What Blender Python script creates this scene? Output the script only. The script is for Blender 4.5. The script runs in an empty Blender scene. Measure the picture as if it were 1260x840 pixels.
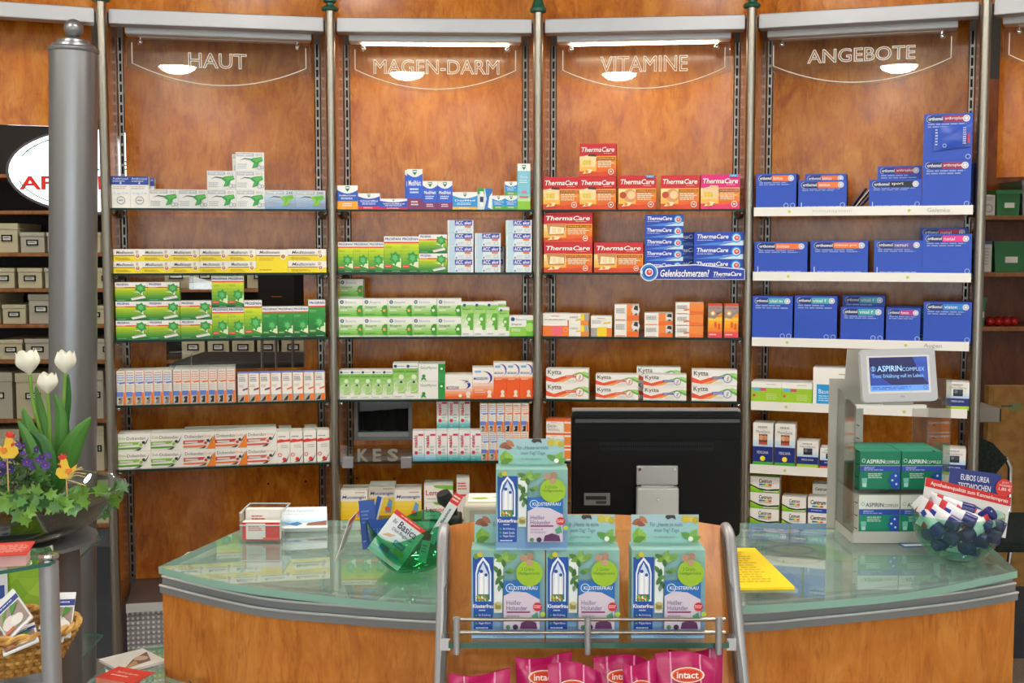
import bpy, math, random
from mathutils import Vector, Matrix
random.seed(11)
sc = bpy.context.scene
COL = sc.collection
PI = math.pi

# ------------------------------------------------------------------ camera
FOC = 1494.0                                   # focal length in pixels of the 1260 px wide frame
PITCH = math.atan(115.0 / FOC)
EYE = Vector((0, 0, 1.5))
cam = bpy.data.objects.new('camera', bpy.data.cameras.new('camera'))
COL.objects.link(cam)
cam.data.sensor_width = 36
cam.data.sensor_fit = 'HORIZONTAL'
cam.data.lens = 36 * FOC / 1260
cam.data.clip_start = 0.05
cam.location = EYE
cam.rotation_euler = (PI / 2 - PITCH, 0, 0)
sc.camera = cam

# ------------------------------------------------------------------ world and exposure
w = bpy.data.worlds.new('world')
sc.world = w
w.use_nodes = True
bg = w.node_tree.nodes['Background']
bg.inputs[0].default_value = (0.86, 0.93, 1.0, 1)
bg.inputs[1].default_value = 3.0
sc.view_settings.view_transform = 'Standard'
sc.view_settings.look = 'None'
sc.view_settings.gamma = 1
sc.view_settings.use_curve_mapping = False
sc.view_settings.exposure = 0.55
LAMP_POWER = 62.0                              # radiance of the ceiling lamps' diffusers
STRIP_POWER = 13.0                             # radiance of the fluorescent strips over the two middle bays

# ------------------------------------------------------------------ helpers
_f = Vector((0, math.cos(PITCH), -math.sin(PITCH)))
_u = Vector((0, math.sin(PITCH), math.cos(PITCH)))
def ray(x, y):
    return _f + _u * ((420 - y) / FOC) + Vector(((x - 630) / FOC, 0, 0))
def at_z(x, y, z):
    r = ray(x, y); return EYE + r * ((z - EYE.z) / r.z)
def at_y(x, y, Y):
    r = ray(x, y); return EYE + r * (Y / r.y)

def lin(h):
    if not isinstance(h, str): return tuple(h)
    h = h.lstrip('#')
    o = []
    for i in (0, 2, 4):
        c = int(h[i:i + 2], 16) / 255
        o.append(c / 12.92 if c <= 0.04045 else ((c + 0.055) / 1.055) ** 2.4)
    return tuple(o)

MATS = {}
def pm(name, col, rough=0.5, metal=0.0, coat=0.0, emit=0.0, trans=0.0, alpha=1.0, spec=0.5, sub=0.0):
    if name in MATS: return MATS[name]
    m = bpy.data.materials.new(name); m.use_nodes = True
    b = m.node_tree.nodes['Principled BSDF']
    c = lin(col) + (1,)
    b.inputs['Base Color'].default_value = c
    b.inputs['Roughness'].default_value = rough
    b.inputs['Metallic'].default_value = metal
    b.inputs['Coat Weight'].default_value = coat
    b.inputs['Coat Roughness'].default_value = 0.08
    b.inputs['Specular IOR Level'].default_value = spec
    b.inputs['Transmission Weight'].default_value = trans
    b.inputs['Alpha'].default_value = alpha
    if emit:
        b.inputs['Emission Color'].default_value = c
        b.inputs['Emission Strength'].default_value = emit
    MATS[name] = m
    return m
def card(h):
    return pm('card_' + h.lstrip('#'), h, 0.42, spec=0.4)

def nodes_of(name, rough=0.5, metal=0.0, coat=0.0):
    m = bpy.data.materials.new(name); m.use_nodes = True
    nt = m.node_tree; b = nt.nodes['Principled BSDF']
    b.inputs['Roughness'].default_value = rough
    b.inputs['Metallic'].default_value = metal
    b.inputs['Coat Weight'].default_value = coat
    MATS[name] = m
    return m, nt, b
def ramp(nt, stops):
    r = nt.nodes.new('ShaderNodeValToRGB')
    e = r.color_ramp.elements
    while len(e) < len(stops): e.new(0.5)
    for i, (p, c) in enumerate(stops):
        e[i].position = p; e[i].color = lin(c) + (1,)
    return r

def wood(name, dark, mid, light, rough=0.2, coat=0.35, scale=(5, 5, 1.6), streak=0.4):
    m, nt, b = nodes_of(name, rough, 0, coat)
    N = nt.nodes.new; L = nt.links.new
    tc = N('ShaderNodeTexCoord'); oi = N('ShaderNodeObjectInfo')
    mp = N('ShaderNodeMapping'); mp.inputs['Scale'].default_value = scale
    add = N('ShaderNodeVectorMath'); add.operation = 'ADD'
    mul = N('ShaderNodeMath'); mul.operation = 'MULTIPLY'; mul.inputs[1].default_value = 17.0
    L(oi.outputs['Random'], mul.inputs[0])
    L(tc.outputs['Object'], add.inputs[0]); L(mul.outputs[0], add.inputs[1])
    L(add.outputs[0], mp.inputs['Vector'])
    n1 = N('ShaderNodeTexNoise'); n1.inputs['Scale'].default_value = 3.0; n1.inputs['Detail'].default_value = 9
    n1.inputs['Roughness'].default_value = 0.68; n1.inputs['Distortion'].default_value = 0.7
    L(mp.outputs[0], n1.inputs['Vector'])
    r1 = ramp(nt, [(0.28, dark), (0.5, mid), (0.72, light)])
    L(n1.outputs['Fac'], r1.inputs['Fac'])
    mp2 = N('ShaderNodeMapping'); mp2.inputs['Scale'].default_value = (38, 38, 9)
    L(add.outputs[0], mp2.inputs['Vector'])
    n2 = N('ShaderNodeTexNoise'); n2.inputs['Scale'].default_value = 1.6; n2.inputs['Detail'].default_value = 4
    n2.inputs['Distortion'].default_value = 1.5
    L(mp2.outputs[0], n2.inputs['Vector'])
    r2 = ramp(nt, [(0.34, '#b07a52'), (0.48, '#ffffff')])
    L(n2.outputs['Fac'], r2.inputs['Fac'])
    mx = N('ShaderNodeMix'); mx.data_type = 'RGBA'; mx.blend_type = 'MULTIPLY'; mx.inputs['Factor'].default_value = streak
    L(r1.outputs[0], mx.inputs['A']); L(r2.outputs[0], mx.inputs['B'])
    L(mx.outputs['Result'], b.inputs['Base Color'])
    b.inputs['Coat Roughness'].default_value = 0.12
    b.inputs['Specular IOR Level'].default_value = 0.36
    return m

def arch_glass(name, tint=(0.9, 0.97, 0.94), rough=0.0, f0=0.04, gloss=(1, 1, 1), milk=0.0, milk_col=(0.5, 0.6, 0.56)):
    """thin architectural glass: straight-through transparency with a Schlick reflection"""
    m = bpy.data.materials.new(name); m.use_nodes = True
    nt = m.node_tree; N = nt.nodes.new; L = nt.links.new
    nt.nodes.remove(nt.nodes['Principled BSDF'])
    out = nt.nodes['Material Output']
    lw = N('ShaderNodeLayerWeight'); lw.inputs['Blend'].default_value = 0.5
    p = N('ShaderNodeMath'); p.operation = 'POWER'; p.inputs[1].default_value = 5
    a = N('ShaderNodeMath'); a.operation = 'MULTIPLY_ADD'; a.inputs[1].default_value = 1 - f0; a.inputs[2].default_value = f0
    L(lw.outputs['Facing'], p.inputs[0]); L(p.outputs[0], a.inputs[0])
    t = N('ShaderNodeBsdfTransparent'); t.inputs[0].default_value = tuple(tint) + (1,)
    g = N('ShaderNodeBsdfGlossy'); g.inputs['Roughness'].default_value = rough; g.inputs[0].default_value = tuple(gloss) + (1,)
    mx = N('ShaderNodeMixShader')
    if milk:
        df = N('ShaderNodeBsdfDiffuse'); df.inputs[0].default_value = tuple(milk_col) + (1,)
        m2 = N('ShaderNodeMixShader'); m2.inputs[0].default_value = milk
        L(t.outputs[0], m2.inputs[1]); L(df.outputs[0], m2.inputs[2]); t = m2
    L(a.outputs[0], mx.inputs[0]); L(t.outputs[0], mx.inputs[1]); L(g.outputs[0], mx.inputs[2])
    L(mx.outputs[0], out.inputs[0])
    MATS[name] = m
    return m

def noisy(name, c0, c1, scale, rough=0.6, lo=0.4, hi=0.6, metal=0, detail=2, bump=0):
    m, nt, b = nodes_of(name, rough, metal)
    N = nt.nodes.new; L = nt.links.new
    tc = N('ShaderNodeTexCoord'); n = N('ShaderNodeTexNoise')
    n.inputs['Scale'].default_value = scale; n.inputs['Detail'].default_value = detail
    L(tc.outputs['Object'], n.inputs['Vector'])
    r = ramp(nt, [(lo, c0), (hi, c1)])
    L(n.outputs['Fac'], r.inputs['Fac']); L(r.outputs[0], b.inputs['Base Color'])
    if bump:
        bp = N('ShaderNodeBump'); bp.inputs['Strength'].default_value = bump; bp.inputs['Distance'].default_value = 0.002
        L(n.outputs['Fac'], bp.inputs['Height']); L(bp.outputs[0], b.inputs['Normal'])
    return m

M_WOOD = wood('wood_laminate', '#994c0c', '#c17119', '#d89238', 0.17, 0.1, (6, 6, 2.6), 0.35)
M_WOODC = wood('wood_counter', '#ac6220', '#c77a2e', '#d69246', 0.42, 0.03, (7, 7, 2.2), 0.3)
M_WOODD = wood('wood_dark', '#4a1e04', '#6e330a', '#844614', 0.35, 0.2)
M_WOODS = wood('wood_shelf_board', '#7a4a24', '#9a6434', '#ad7742', 0.45, 0.1)
M_EDGE = pm('wood_edge', '#8a4a22', 0.4)
M_STEEL = pm('brushed_steel', '#98948a', 0.36, 1.0)
M_CHROME = pm('chrome', '#d8d8d8', 0.12, 1.0)
M_ALU = pm('grey_aluminium', '#a5a7ab', 0.45, 0.55)
M_GREYP = pm('grey_paint', '#7f8083', 0.42, 0.35)
M_COLUMN = pm('column_metal', '#86888b', 0.36, 0.75)
M_FASC = pm('fascia_grey', '#85878a', 0.45, 0.2)
M_DARK = pm('black_plastic', '#1a1a1c', 0.45)
M_SLOT = pm('slot_black', '#15120f', 0.8)
M_GREEN = pm('green_paint', '#1e5a46', 0.35)
M_WHITE = pm('white_plastic', '#e9e8e3', 0.35)
M_PAPER = card('#efeee8')
M_SHELF = arch_glass('shelf_glass', (0.86, 0.95, 0.92))
M_SHELFE = pm('glass_edge_dark', '#12302a', 0.35, spec=0.2)
M_CLEAR = arch_glass('clear_glass', (0.955, 0.975, 0.965))
M_ACRYL = arch_glass('acrylic', (0.96, 0.97, 0.97), f0=0.06)
M_ETCH = pm('etched_line', '#f2ead8', 0.6)

class MB:
    """collects faces; build() links them as ONE mesh object"""
    def __init__(s): s.v, s.f, s.m, s.mats = [], [], [], []
    def mi(s, mat):
        if mat not in s.mats: s.mats.append(mat)
        return s.mats.index(mat)
    def add(s, vs, fs, mat):
        o = len(s.v); k = s.mi(mat)
        s.v += [tuple(p) for p in vs]
        for f in fs: s.f.append([i + o for i in f]); s.m.append(k)
        return s
    def face(s, pts, mat): return s.add(pts, [list(range(len(pts)))], mat)
    def box(s, a, b, mat):
        x0, y0, z0 = a; x1, y1, z1 = b
        v = [(x0, y0, z0), (x1, y0, z0), (x1, y1, z0), (x0, y1, z0), (x0, y0, z1), (x1, y0, z1), (x1, y1, z1), (x0, y1, z1)]
        return s.add(v, [(3, 2, 1, 0), (4, 5, 6, 7), (0, 1, 5, 4), (1, 2, 6, 5), (2, 3, 7, 6), (3, 0, 4, 7)], mat)
    def prism(s, poly, z0, z1, mat, side=None):
        """plan polygon (counter-clockwise) extruded in z"""
        n = len(poly)
        v = [(p[0], p[1], z0) for p in poly] + [(p[0], p[1], z1) for p in poly]
        s.add(v, [list(range(n))[::-1], list(range(n, 2 * n))], mat)
        s.add(v, [(i, (i + 1) % n, n + (i + 1) % n, n + i) for i in range(n)], side or mat)
        return s
    def plate(s, poly, y0, y1, mat, side=None):
        """x-z polygon extruded in y (front face at y0)"""
        n = len(poly)
        v = [(p[0], y0, p[1]) for p in poly] + [(p[0], y1, p[1]) for p in poly]
        s.add(v, [list(range(n)), list(range(n, 2 * n))[::-1]], mat)
        s.add(v, [((i + 1) % n, i, n + i, n + (i + 1) % n) for i in range(n)], side or mat)
        return s
    def tube(s, pts, r, mat, n=10, cap=True, r2=None):
        pts = [Vector(p) for p in pts]; rings = []
        prev = None
        for i, p in enumerate(pts):
            t = (pts[min(i + 1, len(pts) - 1)] - pts[max(i - 1, 0)]).normalized()
            if prev is None:
                a = Vector((0, 0, 1)) if abs(t.z) < 0.9 else Vector((1, 0, 0))
                e1 = t.cross(a).normalized()
            else:
                e1 = (prev - t * prev.dot(t)).normalized()
            prev = e1; e2 = t.cross(e1)
            rr = r if not isinstance(r, (list, tuple)) else r[i]
            rb = rr if r2 is None else r2
            rings.append([p + e1 * (rr * math.cos(2 * PI * k / n)) + e2 * (rb * math.sin(2 * PI * k / n)) for k in range(n)])
        v = [q for rg in rings for q in rg]
        f = []
        for i in range(len(pts) - 1):
            for k in range(n):
                f.append((i * n + k, i * n + (k + 1) % n, (i + 1) * n + (k + 1) % n, (i + 1) * n + k))
        if cap: f += [list(range(n))[::-1], list(range((len(pts) - 1) * n, len(pts) * n))]
        return s.add(v, f, mat)
    def lathe(s, prof, mat, n=24, c=(0, 0, 0), cap=True):
        v = []
        for r, z in prof:
            v += [(c[0] + r * math.cos(2 * PI * k / n), c[1] + r * math.sin(2 * PI * k / n), c[2] + z) for k in range(n)]
        f = []
        for i in range(len(prof) - 1):
            for k in range(n):
                f.append((i * n + k, i * n + (k + 1) % n, (i + 1) * n + (k + 1) % n, (i + 1) * n + k))
        if cap: f += [list(range(n))[::-1], list(range((len(prof) - 1) * n, len(prof) * n))]
        return s.add(v, f, mat)
    def ball(s, c, r, mat, n=12, m=8, sq=(1, 1, 1)):
        v, f = [], []
        for i in range(m + 1):
            th = PI * i / m
            for k in range(n):
                ph = 2 * PI * k / n
                v.append((c[0] + sq[0] * r * math.sin(th) * math.cos(ph), c[1] + sq[1] * r * math.sin(th) * math.sin(ph), c[2] + sq[2] * r * math.cos(th)))
        for i in range(m):
            for k in range(n):
                f.append((i * n + k, (i + 1) * n + k, (i + 1) * n + (k + 1) % n, i * n + (k + 1) % n))
        return s.add(v, f, mat)
    def mesh(s, name, smooth=False):
        me = bpy.data.meshes.new(name)
        me.from_pydata(s.v, [], s.f)
        for mt in s.mats: me.materials.append(mt)
        me.polygons.foreach_set('material_index', s.m)
        if smooth:
            me.polygons.foreach_set('use_smooth', [True] * len(me.polygons))
            me.set_sharp_from_angle(angle=math.radians(40))
        me.update()
        return me
    def build(s, name, parent=None, loc=None, rot=None, smooth=False, **tags):
        return obj(name, s.mesh(name, smooth), parent, loc, rot, **tags)

def obj(name, data, parent=None, loc=None, rot=None, **tags):
    o = bpy.data.objects.new(name, data); COL.objects.link(o)
    if parent is not None: o.parent = parent
    if loc is not None: o.location = loc
    if rot is not None: o.rotation_euler = rot if isinstance(rot, (tuple, list)) else (0, 0, rot)
    for k, v in tags.items(): o[k] = v
    return o
def thing(name, label, cat, loc=(0, 0, 0), rz=0.0, group=None, rot=None):
    o = obj(name, None, None, loc, rot if rot is not None else rz)
    o.empty_display_size = 0.05
    o['label'] = label; o['category'] = cat
    if group: o['group'] = group
    return o
def tag(o, label, cat, group=None):
    o['label'] = label; o['category'] = cat
    if group: o['group'] = group
    return o
def struct(o):
    o['kind'] = 'structure'; return o
def bevel(o, wd=0.002, seg=2):
    m = o.modifiers.new('bevel', 'BEVEL'); m.width = wd; m.segments = seg; m.limit_method = 'ANGLE'; return o

# ------------------------------------------------------------------ lettering and flat print
_TXT = {}
def text_mesh(s, shear=0.0, bold=0.0):
    key = (s, shear, bold)
    if key in _TXT: return _TXT[key]
    cu = bpy.data.curves.new('lettering', 'FONT'); cu.body = s; cu.resolution_u = 2
    cu.shear = shear; cu.offset = bold; cu.align_x = 'LEFT'
    ob = bpy.data.objects.new('lettering', cu)
    me = ob.to_mesh()
    vs = [(v.co.x, v.co.y) for v in me.vertices]; fs = [list(p.vertices) for p in me.polygons]
    ob.to_mesh_clear(); bpy.data.objects.remove(ob); bpy.data.curves.remove(cu)
    if vs:
        x0 = min(v[0] for v in vs); x1 = max(v[0] for v in vs); y0 = min(v[1] for v in vs); y1 = max(v[1] for v in vs)
        asp = (x1 - x0) / max(1e-6, y1 - y0)
        vs = [((v[0] - x0) / (x1 - x0), (v[1] - y0) / (y1 - y0)) for v in vs]
    else: asp = 1
    _TXT[key] = (vs, fs, asp)
    return _TXT[key]

LAYER = 0.00035
def print_mb(w, h, prims, y=0.0, mb=None, step=LAYER, m=None):
    """flat print on the x-z rectangle 0..w, 0..h, in front of y (towards -y); coordinates are fractions of w and h"""
    mb = mb or MB(); yy = y - step
    card_ = m or card
    for p in prims:
        k = p[0]
        if k == 'r':
            _, x0, z0, x1, z1, c = p
            mb.face([(x0 * w, yy, z0 * h), (x1 * w, yy, z0 * h), (x1 * w, yy, z1 * h), (x0 * w, yy, z1 * h)], card_(c))
        elif k == 'p':
            mb.face([(a * w, yy, b * h) for a, b in p[1]], card_(p[2]))
        elif k == 'c':
            _, cx, cz, r, c = p[:5]; ax = p[5] if len(p) > 5 else 1.0
            mb.face([(cx * w + ax * r * h * math.cos(2 * PI * i / 18), yy, cz * h + r * h * math.sin(2 * PI * i / 18)) for i in range(18)], card_(c))
        elif k == 'f':          # leaf: centre, half length in heights, angle in degrees
            _, cx, cz, r, an, c = p
            ca, sa = math.cos(math.radians(an)), math.sin(math.radians(an))
            mb.face([(cx * w + h * r * (a * ca - b * sa), yy, cz * h + h * r * (a * sa + b * ca)) for a, b in ((-1, 0), (-0.55, -0.4), (0, -0.5), (0.55, -0.33), (1, 0), (0.55, 0.33), (0, 0.5), (-0.55, 0.4))], card_(c))
        elif k == 'o':          # ring
            _, cx, cz, r, t, c = p
            for i in range(20):
                a, b = 2 * PI * i / 20, 2 * PI * (i + 1) / 20
                mb.face([(cx * w + q * h * math.cos(an), yy, cz * h + q * h * math.sin(an)) for q, an in ((r, a), (r, b), (r - t, b), (r - t, a))], card_(c))
        elif k == 't':
            _, s, x0, z0, x1, z1, c = p[:7]
            vs, fs, asp = text_mesh(s, p[7] if len(p) > 7 else 0.0, p[8] if len(p) > 8 else 0.0)
            mb.add([((x0 + (x1 - x0) * a) * w, yy, (z0 + (z1 - z0) * b) * h) for a, b in vs], fs, card_(c))
        elif k == 'l':          # lines of small print
            _, x0, z0, x1, z1, n, c = p
            rnd = random.Random(int(x0 * 997 + z0 * 31 + n))
            for i in range(n):
                za = z1 - (z1 - z0) * (i + 0.15) / n; zb = za - (z1 - z0) * 0.5 / n
                xx = x0
                xe = x1 - (x1 - x0) * rnd.random() * 0.25
                while xx < xe - 1e-6:
                    xn = min(xe, xx + (x1 - x0) * rnd.uniform(0.08, 0.24))
                    mb.face([(xx * w, yy, zb * h), (xn * w, yy, zb * h), (xn * w, yy, za * h), (xx * w, yy, za * h)], card_(c))
                    xx = xn + (x1 - x0) * 0.03
        elif k == 'g':          # stepped print gradient, bottom to top
            _, x0, z0, x1, z1, c0, c1, n = p
            a, b = [int(c0.lstrip('#')[i:i + 2], 16) for i in (0, 2, 4)], [int(c1.lstrip('#')[i:i + 2], 16) for i in (0, 2, 4)]
            for i in range(n):
                t = i / (n - 1); c = '#%02x%02x%02x' % tuple(int(a[j] + (b[j] - a[j]) * t) for j in range(3))
                za = z0 + (z1 - z0) * i / n; zb = z0 + (z1 - z0) * (i + 1) / n
                mb.face([(x0 * w, yy, za * h), (x1 * w, yy, za * h), (x1 * w, yy, zb * h), (x0 * w, yy, zb * h)], card_(c))
        yy -= step
    return mb

# ------------------------------------------------------------------ bay frames
POSTS = [(-1.906, 3.567), (-1.27, 3.82), (-0.585, 3.97), (0.085, 4.0), (0.761, 3.92), (1.42, 3.70), (2.025, 3.378)]
class Bay:
    def __init__(s, i):
        s.p0 = Vector(POSTS[i] + (0,)); s.p1 = Vector(POSTS[i + 1] + (0,))
        s.w = (s.p1 - s.p0).length; s.ud = (s.p1 - s.p0) / s.w
        s.n = Vector((-s.ud.y, s.ud.x, 0)); s.rz = math.atan2(s.ud.y, s.ud.x)
        mid = (s.p0 + s.p1) / 2; s.pu = mid.y / FOC; s.pw = s.pu / (s.ud.x - s.ud.y * mid.x / mid.y)
    def W(s, u, d, z): return s.p0 + s.ud * u + s.n * d + Vector((0, 0, z))
    def hit(s, x, y, d=0.0):
        r = ray(x, y); t = (s.p0 + s.n * d - EYE).dot(s.n) / r.dot(s.n)
        p = EYE + r * t; q = p - s.p0
        return q.dot(s.ud), p.z
BAY = [Bay(i) for i in range(6)]
SHELF_Z6 = 0.60
SHELF_Z = [1.625, 1.42, 1.21, 1.003, 0.797]
# ================================================================== the room
M_GRAN = noisy('granite_floor', '#6d6258', '#9b9186', 180, 0.35, 0.35, 0.65, detail=4)
M_CARP = noisy('dark_carpet', '#20242c', '#4a5058', 260, 0.9, 0.42, 0.62, detail=3)
M_WALL = pm('wall_white', '#d9d6cf', 0.7)
M_CEIL = pm('ceiling_white', '#b8b5ae', 0.8)
M_BACKW = pm('back_room_wall', '#55504a', 0.8)
CZ = 2.75
struct(MB().box((-4, -6, -0.1), (4, 4.35, 0), M_GRAN).build('floor'))
struct(MB().box((-4, 4.35, -0.1), (4, 6.5, 0), M_CARP).build('floor_back_room'))
struct(MB().box((-4, -6, CZ), (4, 6.5, CZ + 0.1), M_CEIL).build('ceiling'))
struct(MB().box((-4.1, -6, 0), (-4, 6.5, CZ), M_WALL).build('wall_left'))
struct(MB().box((4, -6, 0), (4.1, 6.5, CZ), M_WALL).build('wall_right'))
struct(MB().box((-4.1, 6.5, 0), (4.1, 6.6, CZ), M_BACKW).build('wall_back'))
wf = MB().box((-4.1, -6.1, 0), (4.1, -6, 0.45), M_WALL)
wf.box((-4.1, -6.1, 2.45), (4.1, -6, CZ), M_WALL)
for x in (-4.05, 4.05): wf.box((x - 0.05, -6.1, 0.45), (x + 0.05, -6, 2.45), M_WALL)
struct(wf.build('wall_front'))
for i in range(4):
    x0 = -4 + 2 * i; g = MB()
    for a, b in (((x0, -6.07, 0.45), (x0 + 0.06, -6.02, 2.45)), ((x0 + 1.94, -6.07, 0.45), (x0 + 2, -6.02, 2.45)),
                 ((x0 + 0.06, -6.07, 0.45), (x0 + 1.94, -6.02, 0.52)), ((x0 + 0.06, -6.07, 2.38), (x0 + 1.94, -6.02, 2.45))): g.box(a, b, M_ALU)
    wo = struct(g.build('window_%d' % (i + 1)))
    MB().box((x0 + 0.06, -6.05, 0.52), (x0 + 1.94, -6.04, 2.38), M_CLEAR).build('pane', wo)

# ceiling lamps: ring and domed glass diffuser
M_LAMP = pm('lamp_diffuser', (1.0, 0.93, 0.83), 0.4, emit=LAMP_POWER)
def ceiling_lamp(x, y, label, r=0.125):
    t = thing('ceiling_lamp', label, 'ceiling lamp', (x, y, CZ), 0, 'round ceiling lamps')
    MB().lathe([(r + 0.03, 0), (r + 0.03, -0.02), (r + 0.005, -0.028), (r, -0.02), (r, 0)], M_WHITE, 28, cap=False).build('ring', t, smooth=True)
    pr = [(r * math.cos(a), -0.012 - 0.06 * math.sin(a)) for a in [PI / 2 * k / 6 for k in range(6)]] + [(0.002, -0.072)]
    MB().lathe(pr, M_LAMP, 24).build('diffuser', t, smooth=True)
LAMPS = [(-0.33, -0.5), (0.62, 0.43),
         (-1.06, -2.1), (0.22, -2.4), (1.5, -2.3), (-2.55, -2.2), (2.7, -2.3),
         (-2.59, -4.5), (-0.87, -4.65), (0.04, -4.75), (0.93, -4.25), (2.3, -4.5), (-1.6, 2.5), (-0.55, 2.6), (0.55, 2.6), (1.6, 2.5), (-2.9, 0.6), (2.9, 0.5), (-3.0, 2.3)]  # the row of four nearest the shelving is unseen, added to brighten it
for i, (x, y) in enumerate(LAMPS):
    nth = ['first', 'second', 'third', 'fourth', 'fifth', 'sixth', 'seventh', 'eighth', 'ninth', 'tenth', 'eleventh', 'twelfth', 'thirteenth', 'fourteenth',
           'fifteenth', 'sixteenth', 'seventeenth', 'eighteenth', 'nineteenth', 'twentieth', 'twenty first', 'twenty second'][i]
    ceiling_lamp(x, y, 'round domed ceiling lamp over the shop floor out of view, %s of its grid' % nth)
for i, x in enumerate((-2.6, -1.3, 0.2, 2.5)):  # unseen lamps added so the back room and its boxes are lit
    ceiling_lamp(x, 5.35, 'unseen domed lamp added to light the back room, %s from the left' % ['first', 'second', 'third', 'fourth'][i], 0.1)

# ================================================================== posts with green finials
PNAME = ['beyond the left edge', 'beside the grey column', 'between the HAUT and MAGEN-DARM bays', 'between the MAGEN-DARM and VITAMINE bays',
         'between the VITAMINE and ANGEBOTE bays', 'right of the ANGEBOTE bay', 'beyond the right edge']
for i, (x, y) in enumerate(POSTS):
    t = thing('steel_post', 'brushed steel tube post with green turned finial %s' % PNAME[i], 'post', (x, y, 0), 0, 'steel posts of the shelving wall')
    MB().lathe([(0.0155, 0), (0.0155, 2.258)], M_STEEL, 20).build('tube', t, smooth=True)
    MB().lathe([(0.024, 0), (0.024, 0.012), (0.0165, 0.02)], M_STEEL, 20).build('foot_ring', t, smooth=True)
    fz = 2.258
    if i == 3:
        pr = [(0.016, 0), (0.026, 0.003), (0.027, 0.012), (0.022, 0.018), (0.017, 0.034), (0.008, 0.06), (0.003, 0.085)]
    else:
        pr = [(0.016, 0), (0.026, 0.002), (0.028, 0.008), (0.024, 0.013), (0.012, 0.018), (0.012, 0.025), (0.021, 0.029), (0.021, 0.034), (0.011, 0.039), (0.011, 0.046),
              (0.018, 0.05), (0.018, 0.054), (0.009, 0.06), (0.009, 0.075), (0.014, 0.08), (0.003, 0.1)]
    MB().lathe([(r, z + fz) for r, z in pr], M_GREEN, 20).build('finial', t, smooth=True)

# ================================================================== shelving bays
BD = 0.30          # depth of the back panel behind the posts
M_RAIL = pm('rail_metal', '#8f8c86', 0.3, 0.9)
def rail_mesh(z0, z1):
    m = MB()
    for x in (0.0, 0.011):
        m.box((x, 0, z0), (x + 0.0035, 0.006, z1), M_RAIL)
    m.box((0.0, 0.004, z0), (0.0145, 0.006, z1), M_SLOT)
    z = z0 + 0.01
    while z < z1 - 0.02:                      # webs between the slots
        m.box((0.0035, 0.0005, z), (0.011, 0.005, z + 0.008), M_RAIL); z += 0.034
    return m
RAIL = rail_mesh(0.37, 2.2).mesh('slotted_rail')
BNAME = ['left passage', 'HAUT', 'MAGEN-DARM', 'VITAMINE', 'ANGEBOTE', 'right passage']
M_PERF, _nt, _b = nodes_of('perforated_metal', 0.4, 0.6)
_tc = _nt.nodes.new('ShaderNodeTexCoord'); _vo = _nt.nodes.new('ShaderNodeTexVoronoi'); _vo.inputs['Scale'].default_value = 62
_vo.inputs['Randomness'].default_value = 0.0
_nt.links.new(_tc.outputs['Object'], _vo.inputs['Vector'])
_r = ramp(_nt, [(0.30, '#e6e6e2'), (0.42, '#98989a')]); _nt.links.new(_vo.outputs['Distance'], _r.inputs['Fac']); _nt.links.new(_r.outputs[0], _b.inputs['Base Color'])
_bp = _nt.nodes.new('ShaderNodeBump'); _bp.inputs['Strength'].default_value = 0.6; _bp.inputs['Distance'].default_value = 0.004; _bp.invert = True
_nt.links.new(_vo.outputs['Distance'], _bp.inputs['Height']); _nt.links.new(_bp.outputs[0], _b.inputs['Normal'])

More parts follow.
